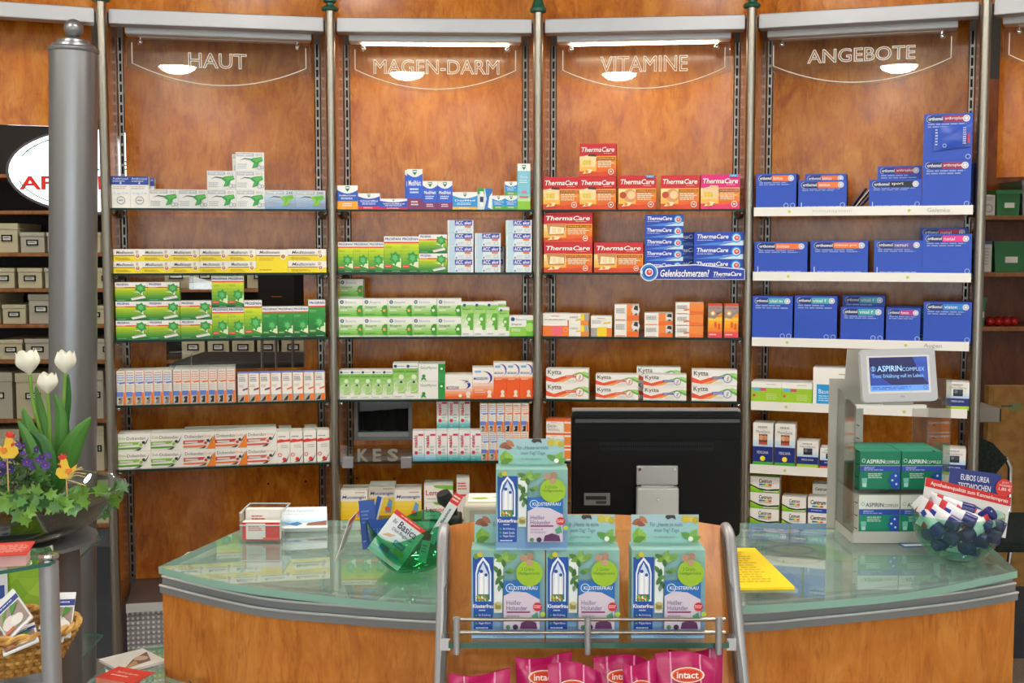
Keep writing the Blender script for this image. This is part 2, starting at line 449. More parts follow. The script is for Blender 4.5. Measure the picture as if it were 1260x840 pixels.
def panel_with_hole(w0, w1, z0, z1, hole, d, mat, th=0.016):
    m = MB()
    if hole is None: return m.box((w0, d, z0), (w1, d + th, z1), mat)
    a, b, c, e = hole
    m.box((w0, d, z0), (a, d + th, z1), mat); m.box((b, d, z0), (w1, d + th, z1), mat)
    m.box((a, d, z0), (b, d + th, c), mat); m.box((a, d, e), (b, d + th, z1), mat)
    return m
BAYOBJ = {}
for bi in range(6):
    B = BAY[bi]; W_ = B.w
    lab = {0: 'open passage with wooden upper panel left of the grey column', 5: 'open passage with wooden upper panel right of the ANGEBOTE bay'}.get(
        bi, 'orange wood shelf bay with glass shelves under the %s sign' % BNAME[bi])
    T = thing('shelf_bay', lab, 'shelving', B.p0, B.rz, 'bays of the curved shelving wall')
    BAYOBJ[bi] = T
    bevel(MB().box((0.018, 0.02, 2.196), (W_ - 0.018, 0.075, 2.243), M_ALU).build('header_beam', T), 0.003)
    MB().box((0.03, 0.075, 2.236), (W_ - 0.03, 0.32, 2.25), M_WOODD).build('canopy_board', T)
    MB().box((0.0, 0.13, 2.25), (W_, 0.15, CZ), M_WOOD).build('upper_fascia', T)
    if bi in (0, 5):
        zb = BAY[0].hit(60, 155, 0.2)[1] if bi == 0 else BAY[5].hit(1235, 218, 0.2)[1]
        MB().box((0.02, 0.2, zb), (W_ - 0.02, 0.218, 2.236), M_WOOD).build('upper_panel', T)
        continue
    hole = None
    if bi == 1:
        a, zt = B.hit(202, 330, BD); b, zb = B.hit(375, 452, BD); hole = (a, b, zb, zt)
    if bi == 2:
        a, zt = B.hit(438, 488, BD); b, zb = B.hit(505, 540, BD); hole = (a, b, zb, zt)
    panel_with_hole(0.036, W_ - 0.036, 0.36, 2.236, hole, BD, M_WOOD).build('back_panel', T)
    for x0, x1 in ((0.003, 0.0145), (W_ - 0.0145, W_ - 0.003)):
        MB().box((x0, 0.0175, 0.02), (x1, 0.33, 2.236), M_WOOD).build('side_panel', T)
    for x0 in (0.018, W_ - 0.0325):
        obj('slotted_rail', RAIL, T, (x0, BD - 0.006, 0))
    MB().box((0.03, 0.0, 0.34), (W_ - 0.03, 0.33, 0.358), pm('sill_dark', '#5a5552', 0.35, 0.2)).build('sill', T)
    MB().box((0.03, -0.006, 0.332), (W_ - 0.03, 0.0, 0.36), pm('sill_silver', '#c2c4c4', 0.35, 0.25)).build('sill_edge', T)
    MB().box((0.03, 0.012, 0.06), (W_ - 0.03, 0.03, 0.332), M_PERF).build('drawer_front', T)
    MB().box((0.03, 0.05, 0.0), (W_ - 0.03, 0.3, 0.06), M_DARK).build('plinth', T)
    # glass shelves on black brackets
    for k, z in enumerate(SHELF_Z + ([SHELF_Z6] if bi > 1 else [])):
        white = bi == 4 and k < 5
        g = MB(); x0, x1, y0, y1 = 0.0165, W_ - 0.0165, -0.012, 0.27
        v = [(x0, y0), (x1, y0), (x1, y1), (x0, y1)]
        g.prism(v, z - 0.007, z, M_SHELF, M_SHELFE)
        s = g.build('glass_shelf', T)
        for xs in (0.026, W_ - 0.02):
            b0 = 0.12 if xs < 0.1 else 0.0
            MB().plate([(b0, 0.0), (0.27, 0.0), (0.27, -0.02), (0.24, -0.02), (b0 + 0.02, -0.012), (b0, -0.010)], 0, 0.006, M_DARK).build('bracket', s, (xs, 0, z - 0.007), (0, 0, PI / 2))
            MB().ball((0, 0, 0), 0.006, M_CHROME, 8, 6).build('clip', s, (xs - 0.003, 0.002, z - 0.012))
        if white:
            xr = (0.018, W_ - 0.022)
            ps = MB()
            ps.plate([(xr[0], z - 0.024), (xr[1], z - 0.024), (xr[1], z + 0.004), (xr[0], z + 0.004)], -0.02, -0.0125, M_WHITE)
            po = ps.build('price_strip', s)
            pr = [('c', 0.17, 0.5, 0.16, '#b9cf3a'), ('c', 0.72, 0.5, 0.16, '#b9cf3a')]
            if k == 0: pr += [('t', 'Immunsystem', 0.28, 0.3, 0.46, 0.7, '#c3c3c0'), ('t', 'Gelenke', 0.80, 0.3, 0.90, 0.75, '#b5b5b2')]
            if k == 2: pr += [('t', 'Augen', 0.80, 0.2, 0.88, 0.75, '#9a9a98')]
            pp = print_mb(xr[1] - xr[0], 0.028, pr)
            pp.build('strip_print', po, (xr[0], -0.0205, z - 0.024))
    if bi == 1:
        for x, y in ((330, 595), (376, 592)):
            u, z = B.hit(x, y, BD)
            MB().lathe([(0.004, 0), (0.004, 0.002)], M_SLOT, 10).build('screw_hole', T, (u, BD - 0.001, z), (PI / 2, 0, 0))
    if bi == 2:
        for x, y in ((439, 588), (485, 588)):
            u, z = B.hit(x, y, BD)
            MB().lathe([(0.004, 0), (0.004, 0.002)], M_SLOT, 10).build('screw_hole', T, (u, BD - 0.001, z), (PI / 2, 0, 0))

# ================================================================== strip lamps and etched glass signs
M_STRIPON = pm('fluorescent_on', (1.0, 0.90, 0.70), 0.4, emit=STRIP_POWER)
M_STRIPOFF = pm('fluorescent_off', '#c9c6bd', 0.4)
SIGNS = {1: ('HAUT', 155, 383, 232, 303, 66, 84), 2: ('MAGEN-DARM', 430, 642, 460, 614, 74, 91), 3: ('VITAMINE', 686, 899, 739, 846, 69, 88),
         4: ('ANGEBOTE', 945, 1178, 994, 1126, 52, 77), 5: ('', 1234, 1440, 0, 0, 0, 0)}
SD = 0.115
def outline_text(s, hh, wd, thick):
    cu = bpy.data.curves.new('lettering', 'FONT'); cu.body = s; cu.resolution_u = 3; cu.fill_mode = 'NONE'; cu.bevel_depth = 0.0001
    cu.bevel_resolution = 0; cu.offset = 0.0
    ob = bpy.data.objects.new('lettering', cu); me = ob.to_mesh()
    xs = [v.co.x for v in me.vertices]; ys = [v.co.y for v in me.vertices]
    x0, x1, y0, y1 = min(xs), max(xs), min(ys), max(ys)
    ob.to_mesh_clear()
    cu.bevel_depth = thick * (y1 - y0) / hh
    me = ob.to_mesh(); sx = wd / (x1 - x0); sy = hh / (y1 - y0)
    mb = MB(); mb.add([((v.co.x - x0) * sx, v.co.z * sy * 0.6, (v.co.y - y0) * sy) for v in me.vertices], [list(p.vertices) for p in me.polygons], M_ETCH)
    ob.to_mesh_clear(); bpy.data.objects.remove(ob); bpy.data.curves.remove(cu)
    return mb
for bi, (txt, xa, xb, ta, tb, ty0, ty1) in SIGNS.items():
    B = BAY[bi]
    on = bi in (2, 3)
    yl = 300
    u0 = B.hit(xa, 60, SD)[0]; u1 = B.hit(xb, 60, SD)[0]
    u1 = min(u1, B.w - 0.05)
    wl = u1 - u0
    nm = BNAME[bi] if txt else 'rightmost blank'
    L = thing('strip_lamp', 'slim grey strip lamp, %s, above the %s glass sign' % ('switched on' if on else 'switched off', nm), 'strip lamp', B.W(u0, SD - 0.03, 2.176), B.rz, 'strip lamps under the header')
    bevel(MB().box((0, 0, 0.002), (wl, 0.07, 0.03), M_ALU if False else pm('lamp_housing', '#c9cacb', 0.45, 0.2)).build('housing', L), 0.003)
    MB().box((0.04, 0.035, -0.0015), (wl - 0.04, 0.066, 0.0015), M_STRIPON if on else M_STRIPOFF).build('tube_cover', L)
    zt, zs, zb = 2.168, 2.085, 2.022
    S = thing('glass_sign', 'arched clear glass sign etched %s hanging below the strip lamp' % (txt if txt else 'with a plain border'), 'sign', B.W(u0, SD, 0), B.rz, 'etched glass signs')
    def arc(ins, n=20):
        x0, x1 = ins, wl - ins
        return [(x0 + (x1 - x0) * k / n, (zs if ins else zs - 0.004) - (zs - zb) * (1 - ((2 * k / n) - 1) ** 2) + ins * 0.3) for k in range(n + 1)]
    poly = arc(0) + [(wl, zt), (0, zt)]
    MB().plate(poly, 0, 0.004, M_CLEAR, pm('glass_edge_pale', '#cfe0d6', 0.2)).build('pane', S)
    a = arc(0.018)
    path = [(0.018, zt - 0.012)] + a + [(wl - 0.018, zt - 0.012)]
    MB().tube([(p[0], -0.001, p[1]) for p in path], 0.0016, M_ETCH, 6).build('etched_border', S)
    for x in (0.045, wl - 0.045):
        k = MB().ball((x, -0.007, zt - 0.012), 0.0095, M_CHROME, 14, 10)
        k.tube([(x, 0, zt - 0.012), (x, 0, zt + 0.0055)], 0.003, M_CHROME, 8)
        k.build('knob', S, smooth=True)
    if txt:
        ul, z1 = B.hit(ta, (ty0 + ty1) / 2 + (7 if bi == 4 else 0), SD); ur, _ = B.hit(tb, (ty0 + ty1) / 2, SD)
        zz0 = B.hit((ta + tb) / 2, ty1 + (2 if bi == 4 else 0), SD)[1]; zz1 = B.hit((ta + tb) / 2, ty0 + (2 if bi == 4 else 0), SD)[1]
        if bi == 4: zz0 += 0.01; zz1 -= 0.012
        outline_text(txt, zz1 - zz0, ur - ul, 0.0013).build('lettering', S, (ul - u0, -0.001, zz0))

# ================================================================== grey round column
c = at_y(90, 420, 3.4)
T = thing('round_column', 'tall grey metal column with stepped cap and ball top', 'column', (c.x - 0.036, c.y, 0), rot=(0, math.radians(1.66), 0))
zt = at_y(90, 62, 3.4).z
MB().lathe([(0.0645, 0.0), (0.0645, zt)], M_COLUMN, 40).build('shaft', T, smooth=True)
MB().lathe([(0.072, 0), (0.072, 0.03), (0.066, 0.04)], M_COLUMN, 40).build('base_ring', T, smooth=True)
MB().lathe([(0.0655, zt - 0.006), (0.068, zt - 0.003), (0.068, zt + 0.004), (0.059, zt + 0.009), (0.057, zt + 0.016), (0.044, zt + 0.02), (0.042, zt + 0.027), (0.022, zt + 0.033), (0.012, zt + 0.038)], M_COLUMN, 40).build('cap', T, smooth=True)
MB().ball((0, 0, zt + 0.06), 0.026, M_COLUMN, 24, 16).build('ball', T, smooth=True)

# ================================================================== back room: storage shelves left and behind the hatch
M_CREAM = pm('storage_cream', '#c9c3a2', 0.55)
M_CREAM2 = pm('storage_grey', '#b7b4a2', 0.55)
M_DARKBOARD = pm('shelf_back_dark', '#2b2724', 0.8)  # even dark brown of the back and side boards
SHY = 6.0
LEFT_ROWS = [214, 259, 311, 355, 399, 443, 516, 580, 645]       # shelf board heights in the picture
U = thing('storage_shelf', 'dark wooden storage shelf with cream boxes in the back room', 'shelving', (-2.6, SHY, 0))
x_l, x_r = -2.9, -0.55
zs_ = [at_y(60, y, SHY).z for y in LEFT_ROWS]
for z in zs_:
    bevel(MB().box((x_l + 2.6, 0, z - 0.018), (x_r + 2.6, 0.38, z), M_WOODS).build('shelf_board', U), 0.002)
MB().box((x_l + 2.6, 0.38, 0.0), (x_r + 2.6, 0.4, 2.3), M_DARKBOARD).build('back_board', U)
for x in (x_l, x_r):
    MB().box((x + 2.6 - 0.01, 0.0, 0), (x + 2.6 + 0.01, 0.38, 2.3), M_DARKBOARD).build('side_board', U)
MB().box((x_l + 2.6, 0.02, 0.0), (x_r + 2.6, 0.05, zs_[-1] - 0.02), pm('kick_board', '#5d6064', 0.5)).build('kick_board', U)
BOXN = [0]
ORD = ['first', 'second', 'third', 'fourth', 'fifth', 'sixth', 'seventh', 'eighth', 'ninth', 'tenth', 'eleventh', 'twelfth', 'thirteenth', 'fourteenth', 'fifteenth',
       'sixteenth', 'seventeenth', 'eighteenth', 'nineteenth', 'twentieth', 'twenty first', 'twenty second', 'twenty third', 'twenty fourth']
def storage_box(x, z, w_, h_, mat, label, dep=0.3, y=SHY + 0.02, group='cream storage boxes in the back room'):
    t = thing('storage_box', label, 'box', (x, y, z), 0, group)
    bevel(MB().box((0, 0, 0), (w_, dep, h_ * 0.80), mat).build('body', t), 0.002)
    bevel(MB().box((-0.003, -0.003, h_ * 0.80), (w_ + 0.003, dep + 0.003, h_), mat).build('lid', t), 0.002)
    lw, lh = min(0.075, w_ * 0.5), min(0.032, h_ * 0.28); lx = (w_ - lw) / 2; lz = h_ * 0.5 - lh / 2
    hd = MB()
    fr = 0.006
    hd.box((lx, -0.005, lz), (lx + lw, 0, lz + fr), M_SLOT); hd.box((lx, -0.005, lz + lh - fr), (lx + lw, 0, lz + lh), M_SLOT)
    hd.box((lx, -0.005, lz), (lx + fr, 0, lz + lh), M_SLOT); hd.box((lx + lw - fr, -0.005, lz), (lx + lw, 0, lz + lh), M_SLOT)
    h = hd.build('label_holder', t)
    p2 = MB().box((lx + fr, -0.002, lz + fr), (lx + lw - fr, -0.0005, lz + lh - fr), M_PAPER)
    q = print_mb(lw, lh, [('l', 0.2, 0.35, 0.8, 0.65, 1, '#6a6a68')])
    p2.add([(a + lx, b - 0.0025, c_ + lz) for a, b, c_ in q.v], q.f, card('#6a6a68'))
    p2.build('paper_label', h)
SB = [  # board index, [(x0, x1, y_top)], boards listed from the top
    (2, [(-6, 22, 275), (24, 55, 286), (57, 93, 286), (96, 124, 286)]),
    (3, [(-30, -12, 330), (-10, 18, 330), (21, 52, 330), (54, 84, 330), (88, 114, 330), (117, 146, 330)]),
    (4, [(-25, 0, 361), (2, 32, 375), (34, 66, 362), (70, 100, 372), (104, 130, 376)]),
    (5, [(-2, 28, 418), (30, 62, 417), (64, 94, 417), (97, 116, 417), (118, 150, 417)]),
    (6, [(-25, 15, 458), (18, 62, 459), (66, 108, 459), (112, 127, 456)]),
    (7, [(-10, 24, 528), (26, 62, 528), (66, 112, 528), (116, 128, 524)]),
    (8, [(-8, 30, 590), (34, 76, 590), (80, 108, 590), (112, 134, 590)]),
]
for bi_, lst in SB:
    for n, (x0, x1, yt) in enumerate(lst):
        a = at_y(x0, yt, SHY + 0.02); b = at_y(x1, yt, SHY + 0.02); z = zs_[bi_]
        storage_box(a.x + 0.004, z + 0.001, b.x - a.x - 0.008, max(0.06, a.z - z), M_CREAM if (n + bi_) % 3 else M_CREAM2,
                    'cream storage box with framed label, %s from left, back room shelf %s from top' % (ORD[n], ORD[bi_]))
# boxes seen through the hatch of the HAUT bay
hz1 = zs_[3]; hz2 = zs_[5]
for n, (x0, x1) in enumerate(((200, 236), (238, 269), (271, 302), (304, 340), (342, 372))):
    a = at_y(x0, 400, SHY + 0.02); b = at_y(x1, 400, SHY + 0.02)
    storage_box(a.x + 0.004, hz1 + 0.001, b.x - a.x - 0.008, 0.125, M_CREAM, 'cream storage box, %s from left on the upper shelf seen through the hatch' % ORD[n])
for n, (x0, x1) in enumerate(((222, 252), (254, 282), (284, 313), (315, 343), (345, 376))):
    a = at_y(x0, 400, SHY + 0.02); b = at_y(x1, 400, SHY + 0.02)
    storage_box(a.x + 0.004, hz2 + 0.001, b.x - a.x - 0.008, 0.125, M_CREAM, 'cream storage box, %s from left on the lower shelf seen through the hatch' % ORD[n])
# ================================================================== cartons: kinds
KINDS = {}
def kind(key, name, desc, w, h, dep, base, prims, side=None, top=None, cat='medicine box'):
    KINDS[key] = dict(name=name, desc=desc, w=w, h=h, dep=dep, base=base, prims=prims, side=side or base, top=top or base, cat=cat)

IVY = [(0.05, -0.5), (0.2, -0.25), (0.5, -0.2), (0.42, 0.05), (0.5, 0.3), (0.25, 0.3), (0.1, 0.52), (-0.15, 0.36), (-0.42, 0.4), (-0.36, 0.12), (-0.5, -0.08), (-0.2, -0.18)]
def ivy(cx, cz, s, c, asp=1.0, c2=None):
    o = [('p', [(cx + a * s * asp, cz + b * s) for a, b in IVY], c)]
    if c2: o.append(('p', [(cx + a * s * asp * 0.55, cz + (b + 0.05) * s * 0.55) for a, b in IVY], c2))
    return o
def shield(cx, cz, r, asp):
    return [('p', [(cx - r * asp, cz + r), (cx + r * asp, cz + r), (cx + r * asp * 0.95, cz), (cx, cz - r * 1.25), (cx - r * asp * 0.95, cz)], '#1c7a5a'),
            ('r', cx - r * asp * 0.8, cz + r * 0.1, cx + r * asp * 0.8, cz + r * 0.65, '#dfeee6')]

# --- HAUT, first shelf
def ginkgo(blue):
    p = []
    if blue: p.append(('g', 0, 0, 1, 0.8, '#7f9fcc', '#c3d3e2', 5))
    p += [('r', 0.03, 0.77, 0.64, 0.96, '#b4bac0'), ('t', 'Gingium', 0.07, 0.80, 0.58, 0.94, '#f4f4f2', 0, 0.01), ('t', '240' if blue else '80', 0.70, 0.79, 0.93, 0.94, '#4a4a66' if blue else '#b4b6b8'),
          ('l', 0.05, 0.1, 0.4, 0.4, 3, '#b5bcc0'),
          ('p', [(0.12, 0.55), (0.3, 0.64), (0.52, 0.6), (0.52, 0.66), (0.3, 0.69)], '#3d4a40'),
          ('p', [(0.48, 0.62), (0.62, 0.7), (0.92, 0.76), (0.96, 0.55), (0.82, 0.47), (0.78, 0.22), (0.56, 0.14), (0.64, 0.42)], '#8cc63a' if blue else '#2c9a52'),
          ('p', [(0.6, 0.64), (0.9, 0.72), (0.93, 0.6), (0.74, 0.5), (0.68, 0.26), (0.62, 0.2), (0.7, 0.46)], '#5cb84a'),
          ('o', 0.82, 0.2, 0.12, 0.03, '#9aa0a4'), ('o', 0.93, 0.2, 0.09, 0.03, '#9aa0a4')]
    return p
kind('ging', 'ginkgo_tablet_box', 'white carton with green ginkgo leaf', 35, 22.8, 0.085, '#e9eae8', ginkgo(False), '#d5d6d2')
kind('ging240', 'ginkgo_tablet_box', 'pale blue carton with ginkgo leaf', 38, 23, 0.085, '#cfdbe4', ginkgo(True))
kind('ambro', 'cough_syrup_box', 'white carton with navy top band', 22, 38, 0.06, '#ecebe7',
     [('r', 0, 0.73, 1, 1, '#27479c'), ('t', 'Ambroxol', 0.08, 0.89, 0.9, 0.96, '#dfe6f4'), ('l', 0.08, 0.8, 0.9, 0.87, 1, '#a8b8e0'), ('c', 0.5, 0.78, 0.03, '#cfd8ee'),
      ('l', 0.08, 0.58, 0.9, 0.7, 2, '#b9bcc0'), ('t', '15 mg / 5 ml', 0.12, 0.42, 0.88, 0.5, '#69b7dc'), ('o', 0.5, 0.24, 0.13, 0.025, '#9da2a6'), ('r', 0.38, 0.22, 0.62, 0.26, '#9da2a6')], top='#27479c')
# --- HAUT, second shelf
MEDI = [('r', 0, 0, 1, 0.44, '#f3dc1e'), ('r', 0, 0.44, 0.86, 0.5, '#6b3a4a'), ('t', 'Meditonsin', 0.1, 0.6, 0.7, 0.86, '#4c3a44', 0.25, 0.01), ('r', 0.78, 0.6, 0.86, 0.9, '#c9b9a0'),
        ('c', 0.84, 0.42, 0.22, '#f4f0e4'), ('c', 0.84, 0.42, 0.15, '#c4763a'), ('c', 0.84, 0.45, 0.06, '#ecd2a0'), ('l', 0.08, 0.1, 0.6, 0.32, 2, '#c0a41a')]
kind('medi', 'cold_drops_box', 'yellow and white cold-drops carton', 34.5, 14.4, 0.07, '#f0efe9', MEDI)
kind('mediw', 'cold_drops_box', 'wide yellow and white carton', 48.5, 14.4, 0.07, '#f0efe9', MEDI)
kind('medib', 'cold_drops_box', 'large mostly yellow carton', 39.5, 28.5, 0.07, '#f0efe9',
     [('r', 0, 0, 1, 0.72, '#f3dc1e'), ('r', 0, 0.72, 0.84, 0.76, '#6b3a4a'), ('t', 'Meditonsin', 0.1, 0.82, 0.74, 0.95, '#4c3a44', 0.25, 0.01), ('c', 0.85, 0.7, 0.13, '#f4f0e4'), ('c', 0.85, 0.7, 0.09, '#c4763a'),
      ('l', 0.1, 0.08, 0.6, 0.16, 1, '#c0a41a'), ('l', 0.1, 0.5, 0.6, 0.66, 2, '#d0b41a')])
# --- ivy cough syrup
kind('prow', 'cough_remedy_box', 'wide green ivy-leaf carton', 38.5, 23, 0.075, '#f2f2ee',
     [('g', 0, 0, 1, 0.72, '#1f7a38', '#cfe01c', 7), ('t', 'PROSPAN', 0.05, 0.83, 0.42, 0.95, '#1d3f96', 0, 0.02), ('r', 0, 0.70, 1, 0.76, '#e0322e'), ('r', 0.03, 0.71, 0.3, 0.75, '#f3a8a2'),
      ('l', 0.05, 0.5, 0.5, 0.58, 1, '#a9bf1a'), ('p', [(0.55, 0.5), (0.74, 0.44), (0.86, 0.30), (0.86, 0.5)], '#e4efc4')] + ivy(0.78, 0.66, 0.56, '#2a9a48', 0.62, '#66c067') +
     [('p', [(0.48, 0.16), (0.9, 0.3), (0.95, 0.18), (0.52, 0.05)], '#e8ebe6'), ('p', [(0.55, 0.22), (0.8, 0.31), (0.82, 0.26), (0.57, 0.17)], '#9aa59a'), ('l', 0.05, 0.04, 0.4, 0.09, 1, '#8fd0a0')], '#8cb82a', '#f2f2ee')
def prot(dark):
    return [('g', 0, 0, 1, 0.82, '#17692f' if dark else '#2c8c36', '#2f9a3c' if dark else '#d2e21c', 8), ('t', 'PROSPAN', 0.06, 0.89, 0.95, 0.965, '#1d3f96', 0, 0.02), ('r', 0, 0.81, 1, 0.85, '#e0322e'),
            ('l', 0.08, 0.66, 0.5, 0.74, 2, '#9fb51a' if not dark else '#7fc070'), ('p', [(0.45, 0.22), (0.98, 0.12), (0.98, 0.4)], '#e4efc4')] + ivy(0.62, 0.38, 0.4, '#2a9a48', 1.55, '#66c067') + \
           [('r', 0.04, 0.13, 0.44, 0.2, '#e0423c' if not dark else '#4cae3a'), ('l', 0.08, 0.15, 0.4, 0.18, 1, '#f6c0ba'), ('r', 0, 0, 1, 0.07, '#0f5a2a'), ('l', 0.45, 0.02, 0.9, 0.05, 1, '#b8dcb8')]
kind('prot', 'cough_remedy_box', 'tall lime ivy-leaf carton', 19.7, 38, 0.06, '#f2f2ee', prot(False), '#8cb82a')
kind('protb', 'cough_remedy_box', 'taller lime ivy-leaf carton', 22, 46, 0.065, '#f2f2ee', prot(False), '#8cb82a')
kind('prod', 'cough_remedy_box', 'dark green ivy-leaf carton', 19.2, 38, 0.06, '#f2f2ee', prot(True), '#2f8a3c')
kind('prodb', 'cough_remedy_box', 'tall dark green ivy-leaf carton', 21.5, 46, 0.065, '#f2f2ee', prot(True), '#2f8a3c')
kind('prow2', 'cough_remedy_box', 'wide green ivy-leaf carton', 34.5, 23, 0.075, '#f2f2ee', KINDS['prow']['prims'], '#8cb82a', '#f2f2ee')
kind('prot2', 'cough_remedy_box', 'tall lime ivy-leaf carton', 18.6, 37, 0.06, '#f2f2ee', prot(False), '#8cb82a')
kind('prot3', 'cough_remedy_box', 'taller lime ivy-leaf carton', 21.2, 44, 0.06, '#f2f2ee', prot(False), '#8cb82a')
# --- nasal sprays
def spray(tx, mid, photo='#8a8680'):
    return [('r', 0.1, 0.93, 0.8, 0.955, '#c8948a'), ('l', 0.06, 0.62, 0.92, 0.9, 4, tx), ('p', [(0.3, 0.61), (0.95, 0.64), (0.95, 0.68), (0.3, 0.65)], mid), ('l', 0.06, 0.4, 0.8, 0.58, 3, '#d2cfc8'),
            ('r', 0.0, 0.24, 0.7, 0.38, '#5f86dc'), ('r', 0.0, 0.0, 0.7, 0.24, '#c9c6be'), ('p', [(0.1, 0.02), (0.55, 0.02), (0.6, 0.2), (0.4, 0.23), (0.3, 0.12)], photo), ('c', 0.3, 0.17, 0.035, '#3a3836'),
            ('r', 0.68, 0, 1, 0.36, '#f07a2a'), ('r', 0.92, 0, 1, 1, '#eda27a')]
kind('sprb', 'nasal_spray_box', 'slim white-blue spray carton', 11, 41, 0.055, '#efede6', spray('#8fa6dc', '#5a7cd8'))
kind('spro', 'nasal_spray_box', 'slim white-orange spray carton', 10.7, 41, 0.055, '#efede6', spray('#e8a48a', '#ee7a3a', '#1e1e20'))
def spray2(mid):
    return [('l', 0.1, 0.9, 0.85, 0.95, 1, '#d09a8a'), ('l', 0.1, 0.7, 0.85, 0.87, 3, '#7d7a78'), ('l', 0.1, 0.5, 0.6, 0.6, 2, '#d7b0a0'), ('p', [(0.45, 0.38), (0.95, 0.44), (0.95, 0.5), (0.45, 0.44)], mid),
            ('r', 0, 0, 0.62, 0.24, '#b9b4ac'), ('p', [(0.1, 0.0), (0.5, 0.03), (0.58, 0.2), (0.35, 0.14)], '#2c2826'), ('r', 0.6, 0, 1, 0.24, '#f0782a'), ('r', 0.93, 0, 1, 1, '#f0a070')]
kind('sprc', 'nasal_spray_box', 'white spray carton with purple stripe', 13.3, 35, 0.07, '#eeede9', spray2('#7a3848'), None, '#6f86dc')
kind('sprd', 'nasal_spray_box', 'white spray carton with orange stripe', 13.1, 35, 0.07, '#eeede9', spray2('#ec7a40'), None, '#6f86dc')
# --- throat lozenges
def dob(c1, c2, txt, tcol, pref=None):
    p = [('t', txt, 0.05 if not pref else 0.27, 0.66, 0.62 if not pref else 0.84, 0.84, '#5a5854')]
    if pref: p.append(('t', pref, 0.04, 0.68, 0.26, 0.84, '#8fbf4a'))
    else: p.append(('t', 'Direkt', 0.65, 0.69, 0.88, 0.83, '#e8a08a'))
    p += [('p', [(0.0, 0.3), (0.62, 0.38), (0.7, 0.54), (0.0, 0.52)], c1), ('r', 0.05, 0.36, 0.45, 0.46, '#d9dad4'), ('p', [(0, 0.12), (0.68, 0.14), (0.72, 0.24), (0, 0.22)], c2),
          ('p', [(0.48, 0.03), (0.66, 0.05), (0.8, 0.3), (0.96, 0.84), (0.88, 0.5), (0.74, 0.2)], '#35383c'), ('c', 0.72, 0.38, 0.17, '#e8e6dc'), ('c', 0.7, 0.36, 0.09, c1), ('c', 0.78, 0.5, 0.09, '#3a3c40')]
    return p
kind('dobg', 'lozenge_box', 'white-green lozenge carton', 39.5, 21.2, 0.09, '#efeee8', dob('#8cc04a', '#5aa82a', 'Dobendan', '#555', 'Dolo-'))
kind('dobo', 'lozenge_box', 'white-red-orange lozenge carton', 39.2, 21.2, 0.13, '#efeee8', [('p', [(0.72, 0), (1, 0), (1, 0.85)], '#f0882e')] + dob('#cc4a44', '#f07a3a', 'Dobendan', '#555'))
kind('dobr', 'lozenge_box', 'white-red lozenge carton', 37.8, 21.2, 0.13, '#efeee8', dob('#d86a62', '#d85a50', 'Dobendan', '#555'))
kind('dobs', 'throat_spray_box', 'slim white carton with red wave', 16, 40, 0.07, '#efeee8',
     [('l', 0.1, 0.8, 0.85, 0.86, 1, '#8a8884'), ('p', [(0, 0.64), (1, 0.68), (1, 0.76), (0.6, 0.73), (0.3, 0.76), (0, 0.72)], '#e04438'), ('l', 0.3, 0.46, 0.9, 0.58, 2, '#c4c2bc'), ('o', 0.2, 0.26, 0.06, 0.02, '#d84a42'),
      ('p', [(0.3, 0.02), (0.7, 0.1), (1.0, 0.3), (0.72, 0.04)], '#35383c'), ('c', 0.55, 0.12, 0.06, '#e0382e')])
# --- MAGEN-DARM, first shelf (white arc with a green shield)
def cold(body, foot, txt, fh=0.3, top=0.3, sub='#dfe8fa'):
    arcp = [(0, 1), (0, 1 - top * 0.55)] + [(0.1 * k, 1 - top * 0.55 - top * 0.45 * math.sin(PI * k / 10)) for k in range(1, 10)] + [(1, 1 - top * 0.55), (1, 1)]
    return [('r', 0, 0, 1, fh, foot), ('r', 0, fh, 1, 1, body), ('p', arcp[::-1], '#f3f3f0'), ('t', txt, 0.1, fh + (1 - fh - top) * 0.6, 0.9, fh + (1 - fh - top) * 0.85, '#f6f6f6', 0, 0.015),
            ('l', 0.18, fh + (1 - fh - top) * 0.2, 0.82, fh + (1 - fh - top) * 0.5, 2, sub), ('l', 0.25, fh * 0.3, 0.75, fh * 0.8, 2, '#f2e4e0')]
def with_shield(p, w, h, top): return p + shield(0.5, 1 - top * 0.42, top * 0.3, h / w * 0.9)
kind('vday', 'cold_capsule_box', 'blue-orange cold capsule carton', 25, 29, 0.06, '#f0f0ec', with_shield(cold('#2b5fc4', '#f4a92a', 'DayMed Kombi', 0.34, 0.34), 25, 29, 0.34), '#e89a28')
kind('vsch', 'pain_tablet_box', 'small blue-red pain tablet carton', 26.5, 19.5, 0.06, '#f0f0ec', with_shield(cold('#2b52c0', '#d8304a', 'SchmerzMed', 0.18, 0.34), 26.5, 19.5, 0.34))
kind('vlow', 'pain_tablet_box', 'flat blue-red tablet carton', 33, 13, 0.06, '#f0f0ec', with_shield(cold('#2b52c0', '#d8304a', 'WickMed', 0.2, 0.34), 33, 13, 0.34))
kind('vnit', 'night_syrup_box', 'tall blue-purple syrup carton', 18.8, 49, 0.05, '#f0f0ec', with_shield(cold('#2f62d8', '#843a6c', 'MediNait', 0.27, 0.2), 18.8, 49, 0.2))
kind('vnis', 'night_syrup_box', 'short blue-purple syrup carton', 18, 34.5, 0.05, '#f0f0ec', with_shield(cold('#2f62d8', '#843a6c', 'MediNait', 0.25, 0.27), 18, 34.5, 0.27))
kind('vdml', 'cold_drink_box', 'light blue cold drink carton', 30.5, 21.2, 0.06, '#f0f0ec', with_shield(cold('#2f9adf', '#f4c12a', 'DayMed', 0.15, 0.36), 30.5, 21.2, 0.36))
